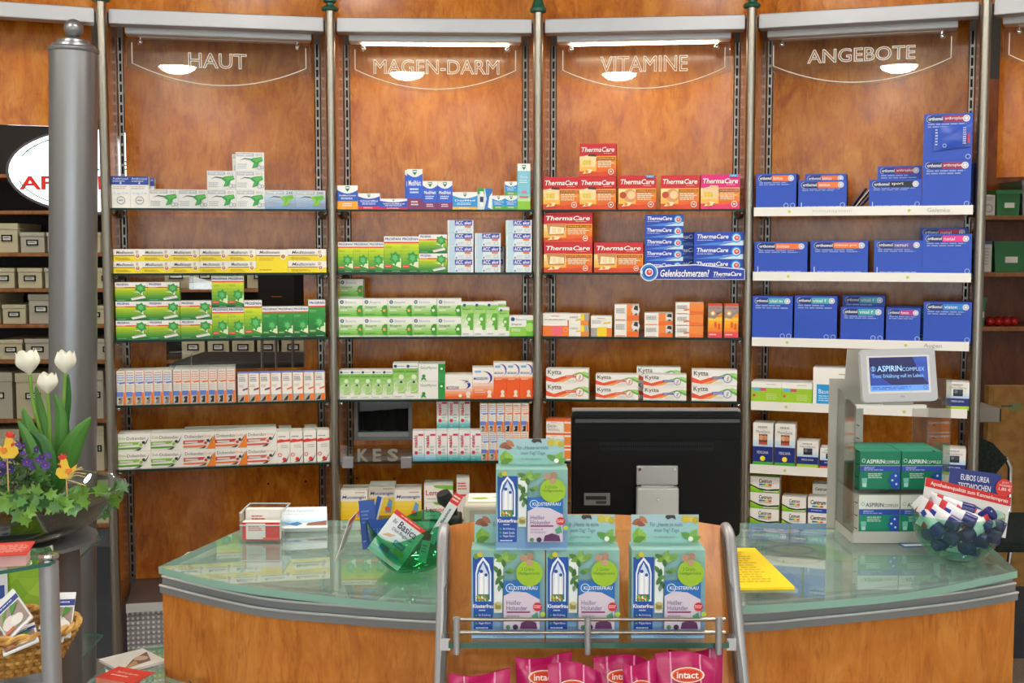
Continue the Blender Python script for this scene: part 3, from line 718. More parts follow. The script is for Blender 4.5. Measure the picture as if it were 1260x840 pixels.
kind('vinh', 'inhaler_pack', 'blister pack with white inhaler stick', 18, 26, 0.03, '#d7e4e6',
     [('r', 0.0, 0.72, 0.45, 1, '#3aa04a'), ('p', [(0.45, 0), (1, 0), (1, 1), (0.5, 1), (0.62, 0.5)], '#2f7ac8'), ('p', [(0.7, 0.1), (1, 0), (1, 0.8), (0.8, 0.6)], '#eef2f2'), ('r', 0.16, 0.12, 0.4, 0.85, '#f2f2f0'), ('r', 0.16, 0.35, 0.4, 0.6, '#2a3f70')])
kind('vsml', 'balm_box', 'small sky-blue and green balm carton', 15.2, 17, 0.05, '#f0f0ec', with_shield(cold('#2f9adf', '#5cb04a', 'VapoRub', 0.26, 0.36), 15.2, 17, 0.36))
kind('vspr', 'nasal_spray_box', 'tall pale blue spray carton', 15.8, 56, 0.045, '#7ec8de',
     [('r', 0, 0, 1, 0.18, '#8cc63a'), ('g', 0, 0.18, 1, 0.4, '#bfe3a0', '#6fc4e0', 4), ('r', 0, 0.84, 1, 1, '#f2f4f2'), ('t', 'Sinex', 0.2, 0.68, 0.8, 0.74, '#eef6fa'), ('l', 0.15, 0.56, 0.85, 0.66, 2, '#d6eef6'),
      ('r', 0.35, 0.36, 0.7, 0.41, '#e87a9a'), ('r', 0.15, 0.26, 0.85, 0.29, '#e0506a')] + shield(0.5, 0.92, 0.05, 3.2))
kind('acc', 'effervescent_box', 'white-blue effervescent tablet carton', 31.6, 15.8, 0.08, '#e3edf2',
     [('p', [(0.04, 0.02), (0.25, 0.02), (0.42, 0.98), (0.06, 0.98)], '#bcd8e8'), ('r', 0.28, 0.58, 0.95, 0.98, '#2440a8'), ('t', 'ACC', 0.31, 0.64, 0.6, 0.94, '#f4f6fa', 0, 0.03), ('t', 'akut', 0.65, 0.66, 0.92, 0.92, '#f4f6fa', 0.2, 0.02), ('r', 0.66, 0.44, 0.9, 0.56, '#e8744a'), ('o', 0.82, 0.24, 0.17, 0.04, '#b6c2c8'), ('l', 0.4, 0.12, 0.66, 0.32, 2, '#c4ced4'), ('c', 0.34, 0.12, 0.07, '#5a9ad0')], '#d3dde2')
def sinu(face=True, tall=False, w=30, h=23):
    if tall:
        p = [('g', 0, 0.12, 1, 0.9, '#eef4e6', '#8fcb5a', 6), ('c', 0.25, 0.91, 0.045, '#1f4f7a'), ('l', 0.4, 0.89, 0.95, 0.93, 1, '#a9b4ba'), ('t', 'Sinupret', 0.12, 0.76, 0.75, 0.82, '#3a5a3a'),
             ('p', [(0.95, 0.18), (0.95, 0.68), (0.55, 0.66), (0.4, 0.52), (0.5, 0.42), (0.45, 0.34), (0.68, 0.3), (0.7, 0.18)], '#5cb02e'), ('c', 0.62, 0.5, 0.05, '#e4f2d8'), ('c', 0.4, 0.4, 0.06, '#e4f2d8'), ('l', 0.1, 0.03, 0.7, 0.09, 1, '#b0b4b0')]
        return p
    p = [('g', 0, 0.05, 1, 0.75, '#6fc03a', '#e6f0dc', 6), ('c', 0.14, 0.83, 0.1, '#1f4f8a'), ('c', 0.14, 0.83, 0.045, '#bcd8c0'), ('t', 'Bionorica', 0.28, 0.76, 0.72, 0.89, '#9aa6b8'),
         ('t', 'Sinupret', 0.08, 0.48, 0.55, 0.64, '#33502e'), ('r', 0.08, 0.36, 0.36, 0.42, '#e4eedc'), ('l', 0.08, 0.14, 0.5, 0.2, 1, '#4a7a3a'),
         ('p', [(0.98, 0.05), (0.98, 0.66), (0.86, 0.66), (0.76, 0.52), (0.78, 0.44), (0.72, 0.36), (0.78, 0.3), (0.78, 0.16), (0.9, 0.05)], '#3c9a1e'), ('c', 0.86, 0.38, 0.08, '#f0a060' if face else '#f0f4ea')]
    return p
kind('sinu', 'sinus_tablet_box', 'white-green sinus tablet carton', 30, 23, 0.08, '#eef0ec', sinu(True), '#dfe2dc')
kind('sinv', 'sinus_tablet_box', 'white-green sinus carton with pale dot', 30, 23, 0.08, '#eef0ec', sinu(False), '#dfe2dc')
kind('sint', 'sinus_drops_box', 'tall white-green drops carton', 15, 42, 0.06, '#eef0ec', sinu(tall=True))
kind('sins', 'sinus_drops_box', 'shorter green drops carton', 13.5, 35, 0.06, '#eef0ec', sinu(tall=True))
kind('sinx', 'sinus_extract_box', 'green-white extract carton', 30, 25, 0.07, '#eef0ec', [('r', 0, 0.0, 0.75, 0.45, '#8fd04a'), ('r', 0.7, 0, 1, 0.78, '#6fc02e'), ('c', 0.84, 0.42, 0.22, '#a8dc6a'), ('c', 0.14, 0.83, 0.1, '#1f4f8a'), ('t', 'Bionorica', 0.28, 0.77, 0.72, 0.88, '#9aa6b8'), ('t', 'Sinupret', 0.08, 0.5, 0.5, 0.64, '#33502e'), ('l', 0.08, 0.2, 0.5, 0.36, 2, '#eef6e4')])
BRON = [('g', 0, 0.22, 1, 0.86, '#cfe6b4', '#7cc04a', 5), ('c', 0.2, 0.92, 0.045, '#1f4f8a'), ('l', 0.35, 0.89, 0.95, 0.94, 1, '#9aa6b8'), ('t', 'Bronchipret', 0.08, 0.74, 0.9, 0.8, '#33502e'),
        ('c', 0.66, 0.62, 0.07, '#dff0d0'), ('p', [(0.4, 0.16), (0.95, 0.16), (0.95, 0.5), (0.75, 0.56), (0.5, 0.5)], '#a6d67e'), ('o', 0.55, 0.36, 0.16, 0.012, '#eef6e4'), ('c', 0.66, 0.48, 0.035, '#26407a'), ('l', 0.1, 0.04, 0.8, 0.09, 1, '#b8bcb4')]
kind('bron', 'bronchial_syrup_box', 'slim green-white bronchial carton', 13, 36, 0.06, '#eef0ea', BRON)
kind('brob', 'bronchial_syrup_box', 'taller green-white bronchial carton', 15.4, 44, 0.08, '#eef0ea', BRON)
kind('gelo', 'capsule_box', 'white carton with green stripe', 33, 21.5, 0.1, '#f0f0ec',
     [('r', 0.74, 0, 1, 1, '#2c9a44'), ('r', 0.8, 0.58, 0.94, 0.86, '#1f8038'), ('c', 0.87, 0.72, 0.07, '#e8f2e6'), ('t', 'GeloMyrtol', 0.08, 0.66, 0.68, 0.86, '#6a9a6a'), ('c', 0.2, 0.3, 0.1, '#2c9a44'), ('p', [(0.1, 0.02), (0.2, 0.14), (0.3, 0.02), (0.26, 0.2), (0.12, 0.22)], '#2c9a44')], '#2c8a40')
def muco(tall=False, flat=False):
    if flat: return [('g', 0, 0, 1, 0.5, '#f0662a', '#f6e8dc', 5)] + _swoop(0.62, 0.52, 0.62, 0.4, 0.72) + [('t', 'MUCOSOLVAN', 0.04, 0.38, 0.5, 0.52, '#2a3a8c', 0.2, 0.01), ('c', 0.84, 0.2, 0.1, '#f2e2d4'), ('p', [(0.76, 0.03), (0.92, 0.03), (0.84, 0.3)], '#f2e2d4'), ('c', 0.55, 0.12, 0.07, '#f6efe6'), ('l', 0.68, 0.6, 0.92, 0.8, 2, '#d8d2cc')]
    if tall: return [('r', 0, 0, 1, 0.6, '#ee5f22'), ('g', 0, 0.5, 1, 0.66, '#ee5f22', '#f6ece4', 4)] + _swoop(0.55, 0.74, 0.9, 0.34, 0.62) + [('t', 'MUCOSOLVAN', 0.06, 0.68, 0.75, 0.74, '#2a3a8c', 0.2, 0.01), ('r', 0.1, 0.86, 0.5, 0.92, '#78b4e8'), ('c', 0.68, 0.18, 0.05, '#f6e2d2'), ('p', [(0.5, 0.04), (0.86, 0.04), (0.68, 0.24)], '#f6e2d2'), ('l', 0.12, 0.5, 0.7, 0.56, 1, '#f6c8b0')]
    return [('g', 0, 0, 1, 0.6, '#ee5f22', '#f6ece4', 6)] + _swoop(0.55, 0.62, 0.78, 0.42, 0.7) + [('t', 'MUCOSOLVAN', 0.05, 0.6, 0.72, 0.69, '#2a3a8c', 0.2, 0.01), ('r', 0.1, 0.84, 0.4, 0.9, '#78b4e8'), ('c', 0.8, 0.2, 0.07, '#f6e2d2'), ('p', [(0.68, 0.03), (0.92, 0.03), (0.8, 0.26)], '#f6e2d2'), ('l', 0.1, 0.16, 0.6, 0.3, 2, '#f8cdb4')]
def _swoop(cx, cz, rx, rz, k):
    o, i = [], []
    for j in range(13):
        a = math.radians(115 - 200 * j / 12); t = math.sin(PI * j / 12)
        o.append((min(0.97, cx + rx * 0.5 * math.cos(a)), cz + rz * math.sin(a) * 0.5 + 0.05)); i.append((min(0.95, cx + rx * 0.5 * math.cos(a) - 0.10 * t - 0.005), cz + rz * 0.5 * math.sin(a) + 0.05 - 0.02 * t))
    return [('p', o + i[::-1], '#2a2f9a')]
kind('mucf', 'cough_tablet_box', 'wide white-orange carton with blue swoosh', 34, 30, 0.07, '#f2efe9', muco(flat=True))
kind('muco', 'cough_tablet_box', 'squarish orange carton with blue swoosh', 26, 38.5, 0.07, '#f2efe9', muco())
kind('muct', 'cough_syrup_box', 'tall orange carton with blue swoosh', 16, 44.5, 0.06, '#f2efe9', muco(True))
def nasic(foot): return [('g', 0, 0, 1, 0.3, foot, '#eef0ee', 5), ('r', 0.5, 0.83, 0.95, 0.9, '#d8386a'), ('c', 0.3, 0.26, 0.06, '#cf2f5e'), ('r', 0.22, 0.05, 0.38, 0.09, '#9ad0d8'), ('l', 0.5, 0.2, 0.9, 0.5, 3, '#b8c8cc'), ('NASIC',)]
def fix_nasic(p):                    # the word runs upwards
    q = [x for x in p if x[0] != 'NASIC']; q.append(('tv', 'nasic', 0.1, 0.44, 0.42, 0.86, '#cf2f5e')); return q
kind('nasb', 'nasal_spray_box', 'white-blue carton with pink vertical lettering', 14.2, 37, 0.05, '#eff0ee', fix_nasic(nasic('#6ab8dc')))
kind('nast', 'nasal_spray_box', 'white-teal carton with pink vertical lettering', 13.6, 37, 0.05, '#eff0ee', fix_nasic(nasic('#3ca8b0')))
kind('sprb2', 'nasal_spray_box', 'slim white-blue spray carton', 9.7, 35, 0.05, '#efede6', spray('#8fa6dc', '#5a7cd8'))
kind('spro2', 'nasal_spray_box', 'slim white-orange spray carton', 9.7, 35, 0.05, '#efede6', spray('#e8a48a', '#ee7a3a', '#1e1e20'))
kind('mang', 'lozenge_box', 'yellow-white lozenge carton', 33, 37, 0.1, '#f0efe8', [('g', 0, 0, 1, 0.62, '#f2c81c', '#f6dc5a', 4), ('t', 'Mucoangin', 0.06, 0.68, 0.94, 0.82, '#2a3f8c', 0.2, 0.01), ('p', [(0.6, 0.1), (0.78, 0.6), (0.9, 0.5), (0.85, 0.1)], '#6aa6dc'), ('c', 0.72, 0.22, 0.09, '#e8622a'), ('l', 0.55, 0.9, 0.95, 0.94, 1, '#c43a4a')])
kind('lemo', 'throat_lozenge_box', 'white-green carton with red lettering', 36, 21, 0.1, '#f0f1ec', [('p', [(0.4, 0.85), (1, 0.7), (1, 1), (0.3, 1)], '#7cc04a'), ('t', 'Lemocin', 0.06, 0.4, 0.9, 0.72, '#c8283a', 0, 0.01), ('c', 0.8, 0.2, 0.14, '#e8d24a'), ('l', 0.1, 0.14, 0.5, 0.24, 1, '#a8aca4')])
kind('gri', 'medicine_carton', 'tall pale grey carton with red print', 16, 51, 0.07, '#e4e2dc', [('l', 0.1, 0.7, 0.9, 0.9, 3, '#c8403a'), ('r', 0, 0.55, 1, 0.6, '#c8403a')])
# --- VITAMINE, heat wraps
def heat(w, h, pink=False, back=False, hand=False):
    r0 = '#e0187e' if pink else '#cc1f2c'
    p = [('r', 0, 0, 1, 1, r0), ('g', 0, 0.1, 1, 0.62, '#e8641e', '#f0a92e', 4), ('g', 0.0, 0.16, 0.46, 0.6, '#f4b94a', '#fbe2a0', 4), ('p', [(0, 0), (1, 0), (1, 0.2), (0.55, 0.12), (0, 0.16)], '#d8481e' if not pink else '#e83a6a')]
    if hand: p += [('c', 0.3, 0.4, 0.2, '#d89a62'), ('c', 0.12, 0.42, 0.1, '#c04a2a'), ('c', 0.34, 0.42, 0.12, '#f0cc98')]
    elif back: p += [('p', [(0.1, 0.24), (0.42, 0.24), (0.46, 0.64), (0.06, 0.64)], '#c98a50'), ('p', [(0.12, 0.28), (0.42, 0.3), (0.42, 0.5), (0.14, 0.54)], '#f6ecd2'), ('r', 0.18, 0.32, 0.26, 0.5, '#eed9a0'), ('r', 0.29, 0.32, 0.37, 0.5, '#eed9a0')]
    else: p += [('p', [(0.06, 0.3), (0.42, 0.3), (0.46, 0.6), (0.26, 0.66), (0.04, 0.6)], '#f2d8a4' if not pink else '#f0c8a0'), ('p', [(0.22, 0.62), (0.46, 0.6), (0.44, 0.68), (0.24, 0.69)], '#5a2a1c' if not pink else '#e8b890')] + \
              [('c', 0.12 + 0.08 * (i % 3), 0.38 + 0.08 * (i // 3), 0.04, '#e8cc30') for i in range(6)]
    p += [('t', 'ThermaCare', 0.05, 0.74, 0.95, 0.89, '#fbf3ee', 0.2, 0.02), ('l', 0.66, 0.68, 0.92, 0.71, 1, '#f4c8b4'), ('r', 0.46, 0.5, 0.98, 0.58, '#a81c28' if not pink else '#9a1a60'), ('t', 'WÄRMEAUFLAGEN', 0.48, 0.51, 0.96, 0.57, '#f2e23a'),
          ('l', 0.5, 0.26, 0.95, 0.48, 4, '#fbe6c8'), ('p', [(0.08, 0.08), (0.3, 0.1), (0.36, 0.2), (0.2, 0.22)], '#f4e0b8'), ('c', 0.2, 0.15, 0.05, '#f08a1a'), ('o', 0.86, 0.14, 0.09, 0.02, '#f6e8dc'), ('r', 0.83, 0.12, 0.89, 0.16, '#f6e8dc')]
    return p
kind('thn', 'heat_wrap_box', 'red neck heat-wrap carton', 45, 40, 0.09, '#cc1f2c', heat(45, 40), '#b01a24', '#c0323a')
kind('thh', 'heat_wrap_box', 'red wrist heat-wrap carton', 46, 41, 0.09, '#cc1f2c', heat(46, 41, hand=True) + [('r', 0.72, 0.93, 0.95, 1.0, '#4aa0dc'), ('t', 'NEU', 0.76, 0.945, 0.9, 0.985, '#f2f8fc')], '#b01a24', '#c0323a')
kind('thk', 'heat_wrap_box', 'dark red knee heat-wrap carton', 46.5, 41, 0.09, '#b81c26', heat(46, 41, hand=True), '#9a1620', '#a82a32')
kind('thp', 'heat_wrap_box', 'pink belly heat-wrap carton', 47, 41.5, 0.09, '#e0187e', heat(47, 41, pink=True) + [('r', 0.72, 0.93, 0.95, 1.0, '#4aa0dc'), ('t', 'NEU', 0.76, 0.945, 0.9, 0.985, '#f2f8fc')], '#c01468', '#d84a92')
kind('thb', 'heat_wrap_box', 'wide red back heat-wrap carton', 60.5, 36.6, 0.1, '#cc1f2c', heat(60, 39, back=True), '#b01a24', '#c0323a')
def blue_th(): return [('p', [(0.35, 0), (1, 0), (1, 0.36), (0.6, 0.26)], '#cfe4f4'), ('p', [(0.0, 0.0), (0.5, 0.0), (0.9, 0.3), (0.4, 0.2)], '#4a8ae0'), ('t', 'ThermaCare', 0.06, 0.5, 0.7, 0.82, '#f4f6fb', 0.2, 0.02), ('l', 0.06, 0.32, 0.5, 0.42, 1, '#b8ccf0'),
                       ('c', 0.86, 0.55, 0.36, '#2aa0e0'), ('c', 0.86, 0.55, 0.27, '#cfe6f6'), ('c', 0.87, 0.55, 0.19, '#d8405a'), ('c', 0.87, 0.57, 0.09, '#f6b8a8')]
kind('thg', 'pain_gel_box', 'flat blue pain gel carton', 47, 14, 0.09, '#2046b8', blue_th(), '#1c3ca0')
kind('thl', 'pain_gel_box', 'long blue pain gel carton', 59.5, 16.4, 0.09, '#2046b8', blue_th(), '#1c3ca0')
# --- VITAMINE, third shelf: generics
kind('gna', 'tablet_box', 'white-orange carton with pink square', 32.5, 28, 0.07, '#efeee9', [('r', 0, 0, 1, 0.46, '#ee7a2e'), ('r', 0.34, 0.02, 0.74, 0.46, '#f06a7a'), ('o', 0.87, 0.28, 0.1, 0.02, '#f6b88a'), ('r', 0.95, 0.46, 1, 0.72, '#ee7a2e'), ('l', 0.06, 0.7, 0.9, 0.76, 1, '#9a9894'), ('l', 0.34, 0.86, 0.64, 0.92, 1, '#d88a7a')])
kind('gnb', 'tablet_box', 'small white-yellow tablet carton', 24.5, 13.7, 0.07, '#efeee9', [('r', 0.6, 0, 0.78, 1, '#f4d422'), ('r', 0.6, 0, 1, 0.4, '#ee8a2e'), ('r', 0.78, 0.4, 1, 1, '#a5a4a0'), ('p', [(0.35, 0.38), (0.62, 0.46), (0.62, 0.58), (0.35, 0.5)], '#e8c42a'), ('l', 0.06, 0.6, 0.5, 0.8, 2, '#aaa8a2')])
kind('gnc', 'tablet_box', 'white-yellow-orange tablet carton', 26, 25, 0.07, '#efeee9', [('r', 0, 0, 0.3, 0.42, '#a5a4a0'), ('r', 0.3, 0, 0.76, 0.46, '#f4d422'), ('r', 0.76, 0, 1, 0.42, '#ee7a2e'), ('p', [(0.6, 0.6), (0.95, 0.68), (0.95, 0.76), (0.6, 0.68)], '#f0d02a'), ('l', 0.06, 0.62, 0.55, 0.8, 2, '#b4b2ac'), ('l', 0.3, 0.86, 0.7, 0.92, 1, '#d88a7a')])
def gen(face): return [('r', 0.5, 0, 0.75, 1, '#f0883a'), ('r', 0.75, 0.32, 1, 1, '#c9c6c0'), ('r', 0.5, 0, 1, 0.32, '#ee6f22')] + ([('c', 0.87, 0.66, 0.26, '#e4e2de'), ('p', [(0.78, 0.7), (0.97, 0.62), (0.96, 0.92), (0.84, 0.94)], '#2a2826'), ('p', [(0.8, 0.34), (0.95, 0.34), (0.9, 0.5)], '#3a3836')] if face else [('p', [(0.5, 0.32), (1, 0.2), (1, 1), (0.5, 1)], '#f08a3a'), ('p', [(0.3, 0.28), (0.5, 0.36), (0.5, 0.46), (0.3, 0.4)], '#ee6f22')]) + \
    [('l', 0.06, 0.42, 0.46, 0.78, 3, '#a4a29c'), ('r', 0.05, 0.03, 0.45, 0.08, '#ee8a4a')]
kind('gnd', 'tablet_box', 'white-orange carton with dark portrait', 30, 19.7, 0.08, '#efeee9', gen(True), '#9a9890')
kind('gne', 'tablet_box', 'flat white-orange carton with portrait', 34.5, 14.6, 0.08, '#efeee9', gen(True), '#bab7ae')
kind('gnf', 'tablet_box', 'flat white-orange tablet carton', 34, 14, 0.08, '#efeee9', gen(False))
kind('nur', 'fever_syrup_box', 'slim orange-yellow children syrup carton', 17, 41, 0.05, '#f08a1e', [('g', 0, 0, 1, 0.6, '#ee6a1e', '#f8c422', 6), ('r', 0, 0.74, 1, 0.94, '#9a9a98'), ('p', [(0, 0.74), (1, 0.74), (1, 0.82), (0.5, 0.56), (0, 0.6)], '#8d8c8a'), ('r', 0, 0.94, 1, 1, '#e0402e'), ('t', 'NUROFEN', 0.08, 0.84, 0.9, 0.9, '#d83a30'), ('c', 0.34, 0.72, 0.08, '#f6a43a'), ('c', 0.34, 0.72, 0.045, '#f8f0dc'), ('t', 'Junior', 0.08, 0.5, 0.55, 0.56, '#fbf2dc'), ('r', 0.45, 0.3, 0.6, 0.46, '#e8541e'), ('r', 0.72, 0.24, 0.86, 0.42, '#e8541e'), ('r', 0, 0, 1, 0.16, '#e8485a'), ('l', 0.08, 0.05, 0.6, 0.11, 1, '#fbe0dc')], '#e8941e')
def kyt(bl): return [('p', [(0, 0.18), (0.2, 0.08), (0.42, 0.26), (0.58, 0.56), (0.4, 0.5), (0.18, 0.3), (0, 0.52)], '#ec5a3a'), ('p', [(0.2, 0.08), (0.42, 0.12), (0.62, 0.44), (0.66, 0.64), (0.42, 0.3)], '#f6a85a'),
                     ('p', [(0.6, 0.6), (0.78, 0.8), (1, 0.6), (1, 0.34), (0.86, 0.56), (0.7, 0.62)], '#6cb83c'), ('p', [(0.8, 0.78), (1, 0.5), (1, 0.76), (0.9, 0.84)], '#a8d888'), ('t', 'Kytta', 0.04, 0.54, 0.36, 0.94, '#2a2a2e', 0, 0.0),
                     ('r', 0.45, 0.42, 0.7, 0.58, '#3a62b8' if bl else '#e0483a'), ('t', 'Schmerzsalbe' if bl else 'Balsam f', 0.47, 0.45, 0.68, 0.55, '#f6f2ee'), ('c', 0.79, 0.46, 0.28, '#5a86c8' if bl else '#e87a52'), ('c', 0.79, 0.46, 0.235, '#f4f2ee'), ('p', [(0.76, 0.3), (0.8, 0.3), (0.83, 0.58), (0.79, 0.6)], '#b9b6b2'), ('l', 0.5, 0.12, 0.75, 0.3, 2, '#d4d0c8')]
kind('kya', 'ointment_box', 'white ointment carton with red tag', 53.3, 18.4, 0.06, '#f3f2ee', kyt(False))
kind('kyb', 'ointment_box', 'flatter white ointment carton with red tag', 53, 15.3, 0.06, '#f3f2ee', kyt(False))
kind('kyc', 'ointment_box', 'flatter white ointment carton with blue tag', 53, 15.6, 0.06, '#f3f2ee', kyt(True), '#9a9cc4')
kind('kyd', 'ointment_box', 'white ointment carton with blue tag', 55, 18.8, 0.06, '#f3f2ee', kyt(True))
kind('dic', 'pain_gel_box', 'white-orange carton seen beside the monitor', 50, 16.8, 0.07, '#efeee9', [('r', 0, 0.86, 1, 1, '#ee6a22'), ('r', 0.46, 0.1, 1, 0.72, '#f0883a'), ('r', 0.44, 0.1, 0.46, 0.86, '#c4c0ba'), ('t', 'Diclo-', 0.04, 0.42, 0.28, 0.66, '#5a5a6a'), ('l', 0.04, 0.16, 0.4, 0.34, 2, '#b8b6b0'), ('l', 0.12, 0.74, 0.3, 0.82, 1, '#e8a890')], None, '#e8682a')
# --- ANGEBOTE, vitamin sachets
def ortho(w, h, txt, col, lh=7.2, icons=2, foot=False, brown=False):
    a = h / w; lz = 1 - 0.055 * 40 / h - lh / h; l1 = lz + lh / h; x0, x1 = 0.06, 0.94
    r = lh / h / 2; cz = (lz + l1) / 2
    p = [('c', x0 + r * a, cz, r * 1.06, '#c8d2e8'), ('c', x0 + r * a, cz, r * 0.92, '#1b2f6c'), ('r', x0 + r * a, lz, 0.4, l1, '#1b2f6c'), ('r', 0.4, lz, x1 - r * a, l1, col), ('c', x1 - r * a, cz, r, '#e6e6ee'), ('o', x1 - r * a, cz, r * 0.7, r * 0.2, '#9aa2b8'),
         ('t', 'orthomol', x0 + 0.035, cz - r * 0.45, 0.385, cz + r * 0.6, '#eef0f8', 0, 0.02), ('t', txt, 0.43, cz - r * 0.5, 0.43 + min(0.045 * len(txt), 0.37), cz + r * 0.55, '#f4ecf0', 0, 0.01),
         ('l', 0.08, lz - 0.13, 0.9, lz - 0.02, 2, '#8fa8e4')]
    for i in range(icons): p.append(('o', 0.92 - 0.16 * i, 3.6 / h, 3.0 / h, 0.8 / h, '#a8bce8'))
    if foot: p += [('r', 0.06, 0.02, 0.08, 0.2, '#b8c8ee'), ('l', 0.12, 0.03, 0.9, 0.07, 1, '#9fb4e8')]
    return p
OB = '#2a50bc'
def ok(key, w, h, txt, col, dep=0.1, desc='', **k):
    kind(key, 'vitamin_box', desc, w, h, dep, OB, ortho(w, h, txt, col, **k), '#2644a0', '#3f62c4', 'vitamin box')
ok('o1', 51, 43, 'immun', '#ee7a3a', desc='squarish blue carton with orange tab')
ok('o2', 60, 34, 'immun', '#ee7a3a', icons=1, foot=True, desc='low blue carton with orange tab')
ok('o3', 52, 44, 'immun', '#ee7a3a', desc='blue carton with orange tab')
ok('o4', 63, 33.5, 'sport', '#20232c', icons=1, foot=True, desc='low blue carton with black tab')
ok('o5', 54, 52, 'arthroplus', '#9a2a58', desc='blue carton with maroon tab')
ok('o6', 57, 55, 'arthroplus', '#9a2a58', icons=1, lh=8, desc='big blue carton with maroon tab')
ok('o7', 67.5, 39, 'immun', '#ee7a3a', icons=0, foot=True, desc='wide blue carton with orange tab')
ok('o8', 71, 40, 'immun pro', '#ee7a3a', icons=0, foot=True, desc='widest blue carton with orange tab')
ok('o9', 58, 40.5, 'nemuri', '#5a52a8', icons=0, foot=True, desc='blue carton with violet tab')
ok('o10', 57.5, 48, 'natal', '#e83a92', icons=1, desc='blue carton with pink tab')
ok('o11', 57.5, 56, 'natal', '#c82a52', icons=1, desc='taller blue carton with crimson tab')
ok('o12', 51.5, 53, 'vital m', '#4ab0b8', icons=2, desc='tall blue carton with teal tab')
ok('o13', 53.5, 54, 'vital f', '#4ab0b8', icons=2, desc='tall blue carton with turquoise tab')
ok('o14', 53, 41, 'vital f', '#4ab0b8', icons=2, desc='shorter blue carton with turquoise tab')
ok('o15', 41, 40.5, 'femin', '#b83a8c', icons=1, lh=6.5, desc='small blue carton with magenta tab')
ok('o16', 56.5, 48.5, 'vision', '#2a8ad0', icons=1, desc='blue carton with sky blue tab')
kind('lin', 'supplement_box', 'low lime-green and white carton', 39, 26, 0.1, '#efefea', [('r', 0, 0, 1, 0.72, '#9cc82e'), ('r', 0.05, 0.56, 0.3, 0.7, '#5ab4dc'), ('r', 0.3, 0.56, 0.5, 0.7, '#d8507a'), ('c', 0.1, 0.34, 0.07, '#d8405a'), ('l', 0.5, 0.12, 0.9, 0.45, 4, '#c4de80'), ('l', 0.5, 0.84, 0.9, 0.92, 1, '#c8c6c0')], '#dcdcd4')
kind('bas', 'supplement_box', 'white carton with sky-blue square', 46, 46, 0.1, '#eeede9', [('r', 0.1, 0.02, 1, 0.55, '#1f96dc'), ('t', 'Basen', 0.16, 0.3, 0.5, 0.42, '#eaf4fa'), ('l', 0.16, 0.08, 0.6, 0.26, 3, '#a8d8f2'), ('l', 0.7, 0.8, 0.95, 0.86, 1, '#aaa8a2')])
def mena(foot, tall): return [('r', 0, 0.0, 1, 0.09 if tall else 0.14, foot), ('r', 0, 0.09 if tall else 0.14, 1, 0.45 if tall else 0.42, '#1c2c7a'), ('g', 0, 0.45 if tall else 0.42, 1, 0.68, '#b8d4ea', '#e2e8ea', 3), ('r', 0.3, 0.5, 0.72, 0.74, '#6a3a2a' if tall else '#2a3038'), ('c', 0.42, 0.66, 0.06, '#d8a078' if tall else '#6a7a8a'), ('c', 0.6, 0.66, 0.06, '#c88a62' if tall else '#3a4450'), ('r', 0.32, 0.5, 0.7, 0.56, '#c04a3a' if tall else '#1a2028'),
    ('t', 'MensSana', 0.14, 0.77, 0.86, 0.84, '#8a8884'), ('l', 0.25, 0.86, 0.75, 0.95, 1, '#aaa8a2'), ('t', 'MENS-SANA', 0.22, 0.28, 0.78, 0.35, '#d8dcec')] + ([('c', 0.5, 0.17, 0.06, '#f0dc2a')] if tall else [])
kind('mst', 'supplement_box', 'tall white-navy carton with photo', 26, 54, 0.07, '#e9e9e4', mena('#4aa83a', True))
kind('mss', 'supplement_box', 'short white-navy carton with photo', 27, 33.5, 0.07, '#e9e9e4', mena('#a8cc2e', False))
kind('msr', 'supplement_box', 'small white-navy carton with red foot', 24, 26, 0.07, '#e9e9e4', mena('#e05a4a', False))
CENT = [('g', 0, 0, 1, 0.42, '#7cc02a', '#a4d430', 3), ('p', [(0, 0.42), (0.3, 0.18), (0.6, 0.1), (1, 0.2), (1, 0.28), (0.6, 0.2), (0.3, 0.28), (0, 0.5)], '#20301c'), ('p', [(0, 0.5), (0.3, 0.28), (0.6, 0.2), (1, 0.3), (1, 1), (0, 1)], '#ecebe6'), ('t', 'Centrum', 0.3, 0.6, 0.74, 0.86, '#1c1c1e', 0.15, 0.02)] + \
       [('r', 0.3 + 0.11 * i, 0.46, 0.41 + 0.11 * i, 0.56, c) for i, c in enumerate(('#2a7ac8', '#4ab04a', '#f0d02a', '#e83a2a'))] + [('l', 0.3, 0.34, 0.8, 0.42, 1, '#9a9892'), ('r', 0.45, 0.08, 0.95, 0.13, '#e8eee0')]
kind('cen', 'vitamin_box', 'white-lime multivitamin carton', 38, 20.5, 0.06, '#ecebe6', CENT, '#d8d8ce', '#a4d430', 'vitamin box')
kind('cens', 'vitamin_box', 'small white-lime multivitamin carton', 31, 19, 0.06, '#ecebe6', CENT, '#d8d8ce', '#dcdcd2', 'vitamin box')
kind('cenb', 'vitamin_box', 'white-blue multivitamin carton', 27, 19.5, 0.06, '#ecebe6', [('r', 0, 0, 1, 0.3, '#2348a8'), ('t', 'Centrum', 0.12, 0.55, 0.84, 0.84, '#1c1c1e', 0.15, 0.02), ('l', 0.15, 0.1, 0.85, 0.2, 1, '#b8c8e8')] + [('r', 0.2 + 0.13 * i, 0.38, 0.33 + 0.13 * i, 0.48, c) for i, c in enumerate(('#2a7ac8', '#4ab04a', '#f0d02a', '#e83a2a'))], None, None, 'vitamin box')
kind('cenc', 'vitamin_box', 'white multivitamin carton with colour swatches', 24, 26, 0.06, '#ecebe6', [('t', 'Centrum', 0.15, 0.66, 0.8, 0.82, '#1c1c1e', 0.15, 0.02)] + [('r', 0.04 + 0.235 * i, 0.1, 0.25 + 0.235 * i, 0.46, c) for i, c in enumerate(('#3a7ac0', '#a8c83a', '#f0c83a', '#e0603a'))], None, None, 'vitamin box')

